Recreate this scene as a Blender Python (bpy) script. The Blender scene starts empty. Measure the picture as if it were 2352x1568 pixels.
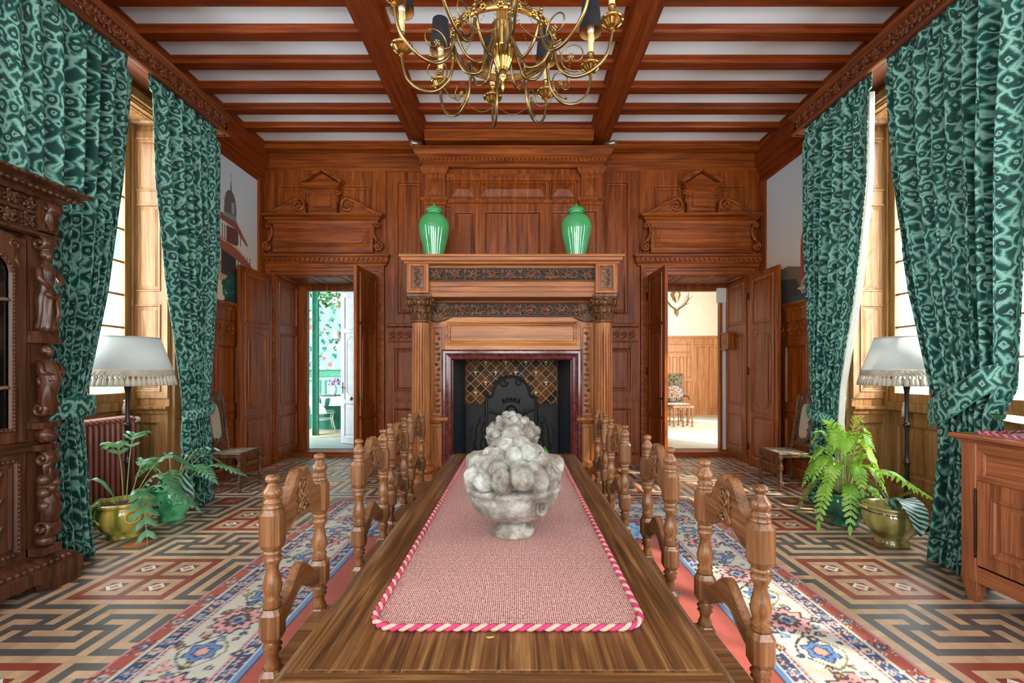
import bpy, math, random
import numpy as np
from mathutils import Vector, Matrix, noise as mnoise
S = bpy.context.scene
COL = S.collection
RN = random.Random(7)
PI = math.pi

def srgb(r, g, b):
    f = lambda c: (c/255/12.92) if c <= 10.3 else ((c/255+0.055)/1.055)**2.4
    return (f(r), f(g), f(b), 1.0)

# ------------------------------------------------------------------ camera
cam = bpy.data.objects.new('camera', bpy.data.cameras.new('camera'))
COL.objects.link(cam)
cam.location = (0, 0, 1.5); cam.rotation_euler = (PI/2, 0, 0)
cam.data.sensor_width = 36; cam.data.lens = 16
cam.data.shift_x = -11/2352; cam.data.shift_y = 68/2352
cam.data.clip_start = 0.05
S.camera = cam

# ------------------------------------------------------------------ world, sun, daylight
S.view_settings.view_transform = 'Standard'; S.view_settings.look = 'None'
S.view_settings.gamma = 1; S.view_settings.use_curve_mapping = False
S.view_settings.exposure = 1.08
S.cycles.use_denoising = True
S.cycles.max_bounces = 7; S.cycles.diffuse_bounces = 5; S.cycles.glossy_bounces = 3
S.cycles.transmission_bounces = 4; S.cycles.transparent_max_bounces = 8
S.cycles.caustics_reflective = False; S.cycles.caustics_refractive = False
S.cycles.sample_clamp_indirect = 6
w = bpy.data.worlds.new('sky'); S.world = w; w.use_nodes = True
bg = w.node_tree.nodes['Background']
bg.inputs[0].default_value = (0.86, 0.94, 1.0, 1); bg.inputs[1].default_value = 9.0

def lamp(name, kind, loc, rot, energy, color=(1, 1, 1), **k):
    d = bpy.data.lights.new(name, kind); d.energy = energy; d.color = color
    o = bpy.data.objects.new(name, d); COL.objects.link(o)
    o.location = loc; o.rotation_euler = rot
    for a, b in k.items(): setattr(d, a, b)
    return o
sun = lamp('sun', 'SUN', (8, -4, 9), (0, 0, 0), 4.6, (1.0, 0.93, 0.82), angle=math.radians(1.2))
sun.rotation_euler = Vector((-0.55, 0.45, -0.62)).to_track_quat('-Z', 'Y').to_euler()
for sx, X in ((1, -4.66), (-1, 4.5)):
    for Y in (4.3, 0.4):
        p = lamp('daylight', 'AREA', (X, Y, 2.75), (0, -sx*PI/2, 0), 1, shape='RECTANGLE', size=3.4, size_y=2.25)
        p.data.cycles.is_portal = True
for X in (-2.75, -.075, 2.6):  # portals of the unseen fill windows added behind the camera
    p = lamp('daylight', 'AREA', (X, -3.25, 2.6), (PI/2, 0, 0), 1, shape='RECTANGLE', size=2.1, size_y=3.9)
    p.data.cycles.is_portal = True
# sky light through unseen openings, added to light the two rooms beyond the doors
for q in (lamp('daylight', 'AREA', (-7.75, 10.75, 2.1), (0, -PI/2, 0), 1, shape='RECTANGLE', size=1.6, size_y=.7),
          lamp('daylight', 'AREA', (6.75, 11.6, 2.1), (0, PI/2, 0), 1, shape='RECTANGLE', size=1.8, size_y=.9)): q.data.cycles.is_portal = True

# ------------------------------------------------------------------ materials
MATS = {}
def newmat(name):
    m = bpy.data.materials.new(name); m.use_nodes = True
    nt = m.node_tree; return m, nt, nt.nodes['Principled BSDF']
def nd(nt, t, **k):
    n = nt.nodes.new('ShaderNode'+t)
    for a, b in k.items():
        if a.startswith('i_'): n.inputs[a[2:].replace('_', ' ')].default_value = b
        else: setattr(n, a, b)
    return n
def lk(nt, a, b): nt.links.new(a, b)
def ramp(nt, fac, stops, interp='LINEAR'):
    r = nd(nt, 'ValToRGB'); e = r.color_ramp; e.interpolation = interp
    while len(e.elements) < len(stops): e.elements.new(0.5)
    for q, (p, c) in zip(e.elements, stops): q.position = p; q.color = c
    lk(nt, fac, r.inputs[0]); return r
def plain(name, c, rough=0.5, metal=0.0, var=0.12, scale=14, bump=0.0, bscale=60, **k):
    if name in MATS: return MATS[name]
    m, nt, b = newmat(name)
    tc = nd(nt, 'TexCoord')
    n = nd(nt, 'TexNoise', i_Scale=scale, i_Detail=4.0)
    lk(nt, tc.outputs['Object'], n.inputs['Vector'])
    lo = tuple(x*(1-var*1.6) for x in c[:3])+(1,); hi = tuple(min(1, x*(1+var)) for x in c[:3])+(1,)
    r = ramp(nt, n.outputs[0], [(0.3, lo), (0.7, hi)])
    lk(nt, r.outputs[0], b.inputs['Base Color'])
    b.inputs['Roughness'].default_value = rough; b.inputs['Metallic'].default_value = metal
    for a, v in k.items(): b.inputs[a.replace('_', ' ')].default_value = v
    if bump:
        n2 = nd(nt, 'TexNoise', i_Scale=bscale, i_Detail=5.0)
        lk(nt, tc.outputs['Object'], n2.inputs['Vector'])
        bp = nd(nt, 'Bump', i_Strength=bump, i_Distance=0.01)
        lk(nt, n2.outputs[0], bp.inputs['Height']); lk(nt, bp.outputs[0], b.inputs['Normal'])
    MATS[name] = m; return m
def wood(name, c1, c2, c3, axis='z', rough=0.4, fig=1.0, coat=0.0, bump=0.12, spec=0.3):
    """c1 dark grain, c2 body, c3 light streak; grain runs along axis"""
    key = name+'_'+axis
    if key in MATS: return MATS[key]
    m, nt, b = newmat(key)
    tc = nd(nt, 'TexCoord'); oi = nd(nt, 'ObjectInfo')
    mp = nd(nt, 'Mapping'); s = [15*fig]*3; s['xyz'.index(axis)] = 0.7*fig
    mp.inputs['Scale'].default_value = s
    vm = nd(nt, 'VectorMath', operation='SCALE'); vm.inputs[0].default_value = (7, 11, 5)
    lk(nt, oi.outputs['Random'], vm.inputs['Scale'])
    lk(nt, tc.outputs['Object'], mp.inputs['Vector']); lk(nt, vm.outputs[0], mp.inputs['Location'])
    n = nd(nt, 'TexNoise', i_Scale=1.3, i_Detail=6.0, i_Roughness=0.62, i_Distortion=0.7)
    lk(nt, mp.outputs[0], n.inputs['Vector'])
    r = ramp(nt, n.outputs[0], [(0.28, c1), (0.5, c2), (0.74, c3)])
    mp2 = nd(nt, 'Mapping'); s2 = [150]*3; s2['xyz'.index(axis)] = 3.0
    mp2.inputs['Scale'].default_value = s2
    lk(nt, tc.outputs['Object'], mp2.inputs['Vector'])
    n2 = nd(nt, 'TexNoise', i_Scale=1.0, i_Detail=3.0); lk(nt, mp2.outputs[0], n2.inputs['Vector'])
    r2 = ramp(nt, n2.outputs[0], [(0.3, (0.5, 0.48, 0.46, 1)), (0.6, (1.1, 1.1, 1.1, 1))])
    mx = nd(nt, 'Mix', data_type='RGBA', blend_type='MULTIPLY'); mx.inputs['Factor'].default_value = 0.8
    lk(nt, r.outputs[0], mx.inputs['A']); lk(nt, r2.outputs[0], mx.inputs['B'])
    lk(nt, mx.outputs['Result'], b.inputs['Base Color'])
    b.inputs['Roughness'].default_value = rough
    b.inputs['Coat Weight'].default_value = coat; b.inputs['Coat Roughness'].default_value = 0.2
    b.inputs['Specular IOR Level'].default_value = spec
    bp = nd(nt, 'Bump', i_Strength=bump, i_Distance=0.004)
    lk(nt, n2.outputs[0], bp.inputs['Height']); lk(nt, bp.outputs[0], b.inputs['Normal'])
    MATS[key] = m; return m
def attrmat(name, rough=0.9, bump=0.0, bscale=300, sheen=0.0):
    if name in MATS: return MATS[name]
    m, nt, b = newmat(name)
    a = nd(nt, 'VertexColor', layer_name='pattern')
    tc = nd(nt, 'TexCoord')
    n = nd(nt, 'TexNoise', i_Scale=bscale, i_Detail=3.0); lk(nt, tc.outputs['Object'], n.inputs['Vector'])
    r = ramp(nt, n.outputs[0], [(0.3, (0.72, 0.72, 0.72, 1)), (0.7, (1.1, 1.1, 1.1, 1))])
    mx = nd(nt, 'Mix', data_type='RGBA', blend_type='MULTIPLY'); mx.inputs['Factor'].default_value = 0.6
    lk(nt, a.outputs[0], mx.inputs['A']); lk(nt, r.outputs[0], mx.inputs['B'])
    lk(nt, mx.outputs['Result'], b.inputs['Base Color'])
    b.inputs['Roughness'].default_value = rough; b.inputs['Sheen Weight'].default_value = sheen
    if bump:
        bp = nd(nt, 'Bump', i_Strength=bump, i_Distance=0.005)
        lk(nt, n.outputs[0], bp.inputs['Height']); lk(nt, bp.outputs[0], b.inputs['Normal'])
    MATS[name] = m; return m

# red-brown wall wood, golden fireplace wood, oak etc.
def W_wall(a='z'):  return wood('wall_oak', srgb(74, 29, 6), srgb(134, 62, 14), srgb(168, 88, 28), a, 0.42)
def W_beam(a='y'):  return wood('beam_oak', srgb(78, 28, 6), srgb(122, 49, 11), srgb(152, 70, 22), a, 0.4)
def W_fire(a='x'):  return wood('mantel_oak', srgb(104, 54, 22), srgb(158, 92, 46), srgb(184, 118, 64), a, 0.38, 0.9)
def W_dark(a='z'):  return wood('carved_walnut', srgb(56, 32, 18), srgb(106, 66, 42), srgb(140, 94, 64), a, 0.3)
def W_shut(a='z'):  return wood('shutter_oak', srgb(108, 68, 36), srgb(154, 108, 64), srgb(174, 128, 84), a, 0.42, 0.8)
def W_table(a='y'): return wood('table_oak', srgb(40, 23, 11), srgb(96, 60, 31), srgb(148, 106, 62), a, 0.34, 1.5, 0.15, 0.35)
def W_chair(a='z'): return wood('chair_oak', srgb(70, 42, 22), srgb(116, 74, 42), srgb(146, 100, 64), a, 0.3, 1.2, 0.25)
def W_arm(a='z'):   return wood('armoire_walnut', srgb(38, 20, 11), srgb(78, 45, 27), srgb(106, 66, 42), a, 0.34, 1.0, 0.2)
def W_side(a='z'):  return wood('sideboard_cherry', srgb(98, 52, 28), srgb(150, 88, 54), srgb(174, 108, 72), a, 0.36, 0.9, 0.15)

# ------------------------------------------------------------------ mesh builder
class MB:
    def __init__(s): s.v = []; s.f = []; s.m = []; s.s = []; s.uv = None
    def add(s, vs, fs, m=0, sm=False):
        o = len(s.v); s.v.extend(tuple(p) for p in vs)
        for f in fs: s.f.append(tuple(i+o for i in f)); s.m.append(m); s.s.append(sm)
    def box(s, a, b, m=0):
        x0, y0, z0 = a; x1, y1, z1 = b
        s.add([(x0,y0,z0),(x1,y0,z0),(x1,y1,z0),(x0,y1,z0),(x0,y0,z1),(x1,y0,z1),(x1,y1,z1),(x0,y1,z1)],
              [(0,3,2,1),(4,5,6,7),(0,1,5,4),(1,2,6,5),(2,3,7,6),(3,0,4,7)], m)
        return s
    def cbox(s, a, b, c=0.004, m=0):
        """box with chamfered vertical and horizontal edges"""
        x0,y0,z0 = a; x1,y1,z1 = b
        rg = lambda i, z: [(x0+i,y0+c,z) if False else p for p in
              [(x0+c+i,y0+i,z),(x1-c-i,y0+i,z),(x1-i,y0+c+i,z),(x1-i,y1-c-i,z),(x1-c-i,y1-i,z),(x0+c+i,y1-i,z),(x0+i,y1-c-i,z),(x0+i,y0+c+i,z)]]
        s.loops([rg(c,z0), rg(0,z0+c), rg(0,z1-c), rg(c,z1)], m=m, cap=True); return s
    def loops(s, L, m=0, sm=False, cap=False, closed=True):
        n = len(L[0]); o = len(s.v)
        for l in L: s.v.extend(tuple(p) for p in l)
        kk = n if closed else n-1
        for i in range(len(L)-1):
            for j in range(kk):
                a = o+i*n+j; b = o+i*n+(j+1) % n
                s.f.append((a, b, b+n, a+n)); s.m.append(m); s.s.append(sm)
        if cap and closed:
            s.f.append(tuple(o+j for j in reversed(range(n)))); s.m.append(m); s.s.append(False)
            q = o+(len(L)-1)*n
            s.f.append(tuple(q+j for j in range(n))); s.m.append(m); s.s.append(False)
        return s
    def lathe(s, prof, c=(0,0,0), seg=20, m=0, sm=True, cap=True, sx=1, sy=1, fn=None):
        L = []
        for r, z in prof:
            L.append([(c[0]+sx*(r*(fn(2*PI*k/seg, z) if fn else 1))*math.cos(2*PI*k/seg),
                       c[1]+sy*(r*(fn(2*PI*k/seg, z) if fn else 1))*math.sin(2*PI*k/seg), c[2]+z) for k in range(seg)])
        return s.loops(L, m, sm, cap)
    def lathe_ax(s, prof, a, b, seg=12, m=0, sm=True):
        """profile (r, t) t in 0..1 from a to b"""
        a = Vector(a); b = Vector(b); d = b-a; w = d.normalized()
        u = w.orthogonal().normalized(); v = w.cross(u)
        L = [[a+d*t+(u*math.cos(2*PI*k/seg)+v*math.sin(2*PI*k/seg))*r for k in range(seg)] for r, t in prof]
        return s.loops(L, m, sm, True)
    def tube(s, pts, r, seg=8, m=0, cap=True, sm=True, flat=1.0, up=None):
        P = [Vector(p) for p in pts]; n = len(P)
        if n < 2: return s
        rr = r if isinstance(r, (list, tuple)) else [r]*n
        T = [(P[min(i+1,n-1)]-P[max(i-1,0)]).normalized() for i in range(n)]
        u = (Vector(up) if up else T[0].orthogonal()); u = (u-T[0]*u.dot(T[0])).normalized()
        L = []
        for i in range(n):
            u = u-T[i]*u.dot(T[i])
            u = u.normalized() if u.length > 1e-6 else T[i].orthogonal().normalized()
            v = T[i].cross(u)
            L.append([P[i]+(u*math.cos(2*PI*k/seg)*flat+v*math.sin(2*PI*k/seg))*rr[i] for k in range(seg)])
        return s.loops(L, m, sm, cap)
    def ball(s, c, r, m=0, seg=12, rings=8, sc=(1,1,1), nz=0.0, fq=3.0, seed=0):
        L = []
        for i in range(rings+1):
            a = PI*i/rings; q = []
            for k in range(seg):
                b = 2*PI*k/seg
                d = Vector((math.sin(a)*math.cos(b), math.sin(a)*math.sin(b), math.cos(a)))
                rr = r*(1+nz*mnoise.noise(d*fq+Vector((seed*3.7, seed*1.3, seed)))) if nz else r
                q.append((c[0]+d.x*rr*sc[0], c[1]+d.y*rr*sc[1], c[2]+d.z*rr*sc[2]))
            L.append(q)
        return s.loops(L, m, True, False)
    def nest(s, F, rect, prof, m=0, cap=True, mcap=None):
        o, u, v, n = F; u0, v0, u1, v1 = rect; L = []
        for i, h in prof:
            L.append([o+u*a+v*b+n*h for a, b in ((u0+i,v0+i),(u1-i,v0+i),(u1-i,v1-i),(u0+i,v1-i))])
        s.loops(L, m)
        if cap: s.add(L[-1], [(0,1,2,3)], m if mcap is None else mcap)
        return s
    def nestr(s, F, rect, rad, prof, m=0, n=8, cap=True, mcap=None, smooth=False):
        """nested rounded rectangles: rad = corner radius"""
        o, u, v, nn = F; L = []
        for i, h in prof:
            u0, v0, u1, v1 = rect[0]+i, rect[1]+i, rect[2]-i, rect[3]-i
            r = min(max(rad-i, 0.002), (u1-u0)/2-1e-4, (v1-v0)/2-1e-4); q = []
            for cx, cy, a0 in ((u1-r,v1-r,0),(u0+r,v1-r,PI/2),(u0+r,v0+r,PI),(u1-r,v0+r,1.5*PI)):
                for k in range(n+1):
                    a = a0+PI/2*k/n; q.append(o+u*(cx+r*math.cos(a))+v*(cy+r*math.sin(a))+nn*h)
            L.append(q)
        s.loops(L, m, smooth)
        if cap: s.add(L[-1], [tuple(range(len(L[-1])))], m if mcap is None else mcap)
        return s
    def poly(s, F, pts, h0, h1, m=0):
        """2D outline extruded from height h0 to h1 along the frame normal"""
        o, u, v, n = F
        s.loops([[o+u*a+v*b+n*h for a, b in pts] for h in (h0, h1)], m, False, True); return s
    def mould(s, path, prof, m=0, closed=False, caps=True):
        """profile (out, z) swept along a plan path [(x,y)..], mitred; out is to the right of travel"""
        n = len(path); L = []
        def nrm(a, b):
            d = Vector((b[0]-a[0], b[1]-a[1])).normalized(); return Vector((d.y, -d.x))
        for i in range(n):
            p = Vector(path[i])
            if closed or 0 < i < n-1:
                n1 = nrm(path[i-1], path[i]); n2 = nrm(path[i], path[(i+1) % n])
                k = n1+n2; k = k/max(k.dot(n1), 1e-3)
            else: k = nrm(path[0], path[1]) if i == 0 else nrm(path[-2], path[-1])
            L.append([(p.x+k.x*o, p.y+k.y*o, z) for o, z in prof])
        if closed: L.append(L[0])
        o0 = len(s.v); q = len(prof)
        for l in L: s.v.extend(l)
        for i in range(len(L)-1):
            for j in range(q-1):
                a = o0+i*q+j; s.f.append((a, a+1, a+1+q, a+q)); s.m.append(m); s.s.append(False)
        if caps and not closed:
            s.f.append(tuple(o0+j for j in range(q))); s.m.append(m); s.s.append(False)
            z = o0+(len(L)-1)*q
            s.f.append(tuple(z+j for j in reversed(range(q)))); s.m.append(m); s.s.append(False)
        return s
    def xform(s, M, i0=0):
        for i in range(i0, len(s.v)): s.v[i] = tuple(M @ Vector(s.v[i]))
        return s
    def build(s, name, mats, parent=None, label=None, cat=None, group=None, kind=None, world=True, origin=None, bevel=0):
        me = bpy.data.meshes.new(name)
        if parent is not None and world: off = parent['_w']
        elif parent is None and world:
            if origin: off = origin
            else:
                xs = [p[0] for p in s.v]; ys = [p[1] for p in s.v]; zs = [p[2] for p in s.v]
                off = ((min(xs)+max(xs))/2, (min(ys)+max(ys))/2, min(zs))
        else: off = (0, 0, 0)
        vs = [(p[0]-off[0], p[1]-off[1], p[2]-off[2]) for p in s.v]
        me.from_pydata(vs, [], s.f)
        for mt in (mats if isinstance(mats, (list, tuple)) else [mats]): me.materials.append(mt)
        me.polygons.foreach_set('material_index', s.m); me.polygons.foreach_set('use_smooth', s.s)
        if s.uv:
            ul = me.uv_layers.new(name='UVMap')
            vi = np.zeros(len(me.loops), dtype=np.int32); me.loops.foreach_get('vertex_index', vi)
            ul.data.foreach_set('uv', np.array(s.uv, dtype=np.float32)[vi].ravel())
        me.update()
        o = bpy.data.objects.new(name, me); COL.objects.link(o)
        if parent is not None: o.parent = parent
        if parent is None and world: o.location = off
        o['_w'] = (off if parent is None else parent['_w']) if world else (0, 0, 0)
        if parent is not None and world: o['_w'] = parent['_w']
        tag(o, label, cat, group, kind)
        if bevel:
            b = o.modifiers.new('bevel', 'BEVEL'); b.width = bevel; b.segments = 2; b.limit_method = 'ANGLE'; b.angle_limit = 0.9
        return o
def tag(o, label=None, cat=None, group=None, kind=None):
    if label: o['label'] = label
    if cat: o['category'] = cat
    if group: o['group'] = group
    if kind: o['kind'] = kind
def thing(name, loc, label, cat, group=None, rz=0, kind=None):
    o = bpy.data.objects.new(name, None); COL.objects.link(o)
    o.empty_display_size = 0.05
    o.location = loc; o.rotation_euler = (0, 0, rz); o['_w'] = tuple(loc)
    tag(o, label, cat, group, kind); return o
def kids(o): return [c for c in bpy.data.objects if c.parent == o]
def dup(root, loc, rz, label=None, group=None):
    def cp(o, par):
        c = o.copy(); COL.objects.link(c)
        if par is not None: c.parent = par
        for ch in KIDS.get(o.name, ()): cp(bpy.data.objects[ch], c)
        return c
    KIDS = {}
    for o in bpy.data.objects:
        if o.parent: KIDS.setdefault(o.parent.name, []).append(o.name)
    r = cp(root, None); r.location = loc; r.rotation_euler = (0, 0, rz)
    if label: r['label'] = label
    if group: r['group'] = group
    return r
def grid_paint(name, F, u0, u1, v0, v1, step, fn, mat, parent=None, thick=0.0, **k):
    """flat sheet on frame F whose colours come from fn(U, V) -> rgb array (linear)"""
    o, u, v, n = F
    nu = max(2, int((u1-u0)/step)); nv = max(2, int((v1-v0)/step))
    U, V = np.meshgrid(np.linspace(u0, u1, nu), np.linspace(v0, v1, nv))
    rgb = fn(U, V); uu, vv, nn = np.array(u), np.array(v), np.array(n)
    P = np.array(o)[None, None]+U[..., None]*uu+V[..., None]*vv+nn*thick
    c = P.reshape(-1, 3); off = np.array(parent['_w']) if parent is not None else np.array([(c[:,0].min()+c[:,0].max())/2, (c[:,1].min()+c[:,1].max())/2, c[:,2].min()-thick*(n.z > 0.5)])
    c = c-off
    idx = np.arange(nu*nv).reshape(nv, nu)
    q = np.stack([idx[:-1,:-1], idx[:-1,1:], idx[1:,1:], idx[1:,:-1]], -1).reshape(-1, 4).tolist()
    verts = c.tolist(); nb = len(verts)
    if thick:                                   # border skirt down to the surface it lies on
        ring = list(idx[0,:])+list(idx[1:,-1])+list(idx[-1,-2::-1])+list(idx[-2:0:-1,0])
        base = [ (c[i]-nn*thick).tolist() for i in ring]; verts += base; L = len(ring)
        q += [[int(ring[i]), int(nb+i), int(nb+(i+1) % L), int(ring[(i+1) % L])] for i in range(L)]
    me = bpy.data.meshes.new(name); me.from_pydata(verts, [], q)
    ca = me.color_attributes.new('pattern', 'FLOAT_COLOR', 'POINT')
    rgba = np.ones((len(verts), 4), dtype=np.float32); rgba[:nb, :3] = rgb.reshape(-1, 3)
    if thick: rgba[nb:, :3] = rgb.reshape(-1, 3)[ring]
    ca.data.foreach_set('color', rgba.ravel()); me.materials.append(mat); me.update()
    ob = bpy.data.objects.new(name, me); COL.objects.link(ob)
    if parent is not None: ob.parent = parent
    else: ob.location = tuple(off)
    ob['_w'] = tuple(off); tag(ob, **k); return ob
V3 = Vector
X_, Y_, Z_ = V3((1,0,0)), V3((0,1,0)), V3((0,0,1))
def F_back(Y): return (V3((0,Y,0)), X_, Z_, -Y_)      # faces the camera
def F_left(X): return (V3((X,0,0)), Y_, Z_, X_)       # on the left wall, faces right
def F_right(X): return (V3((X,0,0)), Y_, Z_, -X_)
def F_up(Z): return (V3((0,0,Z)), X_, Y_, Z_)
def F_down(Z): return (V3((0,0,Z)), X_, Y_, -Z_)
PANEL = [(0,0),(0.0,0.022),(0.05,0.022),(0.058,0.03),(0.07,0.026),(0.082,0.008),(0.10,0.004),(0.135,0.013)]
def panel(mb, F, rect, st=0.05, h=0.022, field=0.035, m=0):
    """stile of width st at height h, bolection moulding, raised field"""
    k = min(1.0, (rect[2]-rect[0])/0.35)
    mb.nest(F, rect, [(0,0),(0,h),(st,h),(st+.006*k,h+.012),(st+.018*k,h+.01),(st+.03*k,.006),(st+.045*k,.003),(st+.045*k+field*k,.012)], m)
def spiral(c, r0, r1, turns, a0, F, n=26, sgn=1):
    o, u, v, nn = F; P = []
    for i in range(n+1):
        t = i/n; a = a0+sgn*2*PI*turns*t; r = r0+(r1-r0)*t
        P.append(o+u*(c[0]+r*math.cos(a))+v*(c[1]+r*math.sin(a))+nn*c[2])
    return P
def pt(F, a, b, h=0): return F[0]+F[1]*a+F[2]*b+F[3]*h
def leaf(mb, F, a, b, ang, L, w, h, m=0, curl=0.25, n=5):
    """acanthus-like leaf lying on the frame"""
    ca, sa = math.cos(ang), math.sin(ang); lp = []
    for i in range(n+1):
        t = i/n; ww = w*math.sin(PI*min(1, t*0.92+0.06))*(1+0.25*math.cos(t*18)); x = L*t; y = curl*L*t*t
        row = []
        for s_, hh in ((-1, 0.15), (-0.5, .7), (0, .55), (0.5, .7), (1, 0.15)):
            px, py = x, y+s_*ww
            row.append(pt(F, a+px*ca-py*sa, b+px*sa+py*ca, h*(hh+0.35*t)))
        lp.append(row)
    mb.loops(lp, m, True, closed=False)
def scrollwork(mb, F, u0, u1, v0, v1, n, h=0.02, m=0, r=None, base=0.0):
    """running acanthus scroll between u0..u1, mirrored about the middle"""
    w_ = (u1-u0)/n; hh = (v1-v0); r = r or hh*0.10; o = F
    F2 = (F[0]+F[3]*base, F[1], F[2], F[3])
    for i in range(n):
        c = u0+w_*(i+.5); up = 1 if i % 2 == 0 else -1; mir = 1 if i < n/2 else -1
        cy = (v0+v1)/2-up*hh*0.06
        P = spiral((c, cy, h*.5), hh*.36, hh*.05, 1.55, PI/2*up+ (0 if mir > 0 else 0), F2, 24, up*mir)
        mb.tube(P, [r*(1.35-0.9*k/24) for k in range(25)], 6, m)
        mb.ball(P[-1], r*1.5, m, 8, 5)
        q = [pt(F2, c-mir*w_*.62+mir*w_*1.0*t, (v0+v1)/2-up*hh*.30*math.cos(PI*t), h*.4) for t in [k/8 for k in range(9)]]
        mb.tube(q, [r*(.6+.6*math.sin(PI*k/8)) for k in range(9)], 6, m)
        for k in range(5):
            a = 2*PI*k/5+i; leaf(mb, F2, c+math.cos(a)*hh*.27, cy+math.sin(a)*hh*.27, a+up*.9, hh*.34, hh*.12, h*1.3, m)
        for k in (-1, 1):
            leaf(mb, F2, c+mir*w_*.46, (v0+v1)/2+k*hh*.02, (PI/2*k)-.5*mir*k, hh*.52, hh*.15, h*1.2, m, 0.35*k); leaf(mb, F2, c-mir*w_*.2, (v0+v1)/2+k*hh*.1, PI/2*k+.6*mir*k, hh*.36, hh*.12, h, m, 0.3*k)
def wavescroll(mb, F, u0, u1, v0, v1, n, h=0.012, m=0):
    w_ = (u1-u0)/n; hh = v1-v0
    for i in range(n):
        c = u0+w_*(i+.5)
        P = spiral((c, v0+hh*.52, h*.5), hh*.34, hh*.05, 1.4, -PI*.9, F, 20, -1)
        mb.tube(P, [hh*.085]*21, 5, m)
        mb.tube([pt(F, c-w_*.5+w_*.75*t, v0+hh*(.1+.18*t*t), h*.4) for t in (0, .33, .66, 1)], hh*.07, 5, m)
# =================================================================== room shell
XL, XR, YB, ZC = -4.10, 3.95, 7.40, 5.11
Y0 = -3.2                                       # wall behind the camera
WX = {-1: -4.58, 1: 4.42}                       # window planes
WIN = (3.2, 5.4); ZW0, ZW1 = 1.05, 4.42         # embrasure
FAR2 = (-0.7, 1.5)                              # the nearer pair of windows, out of the picture

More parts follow.
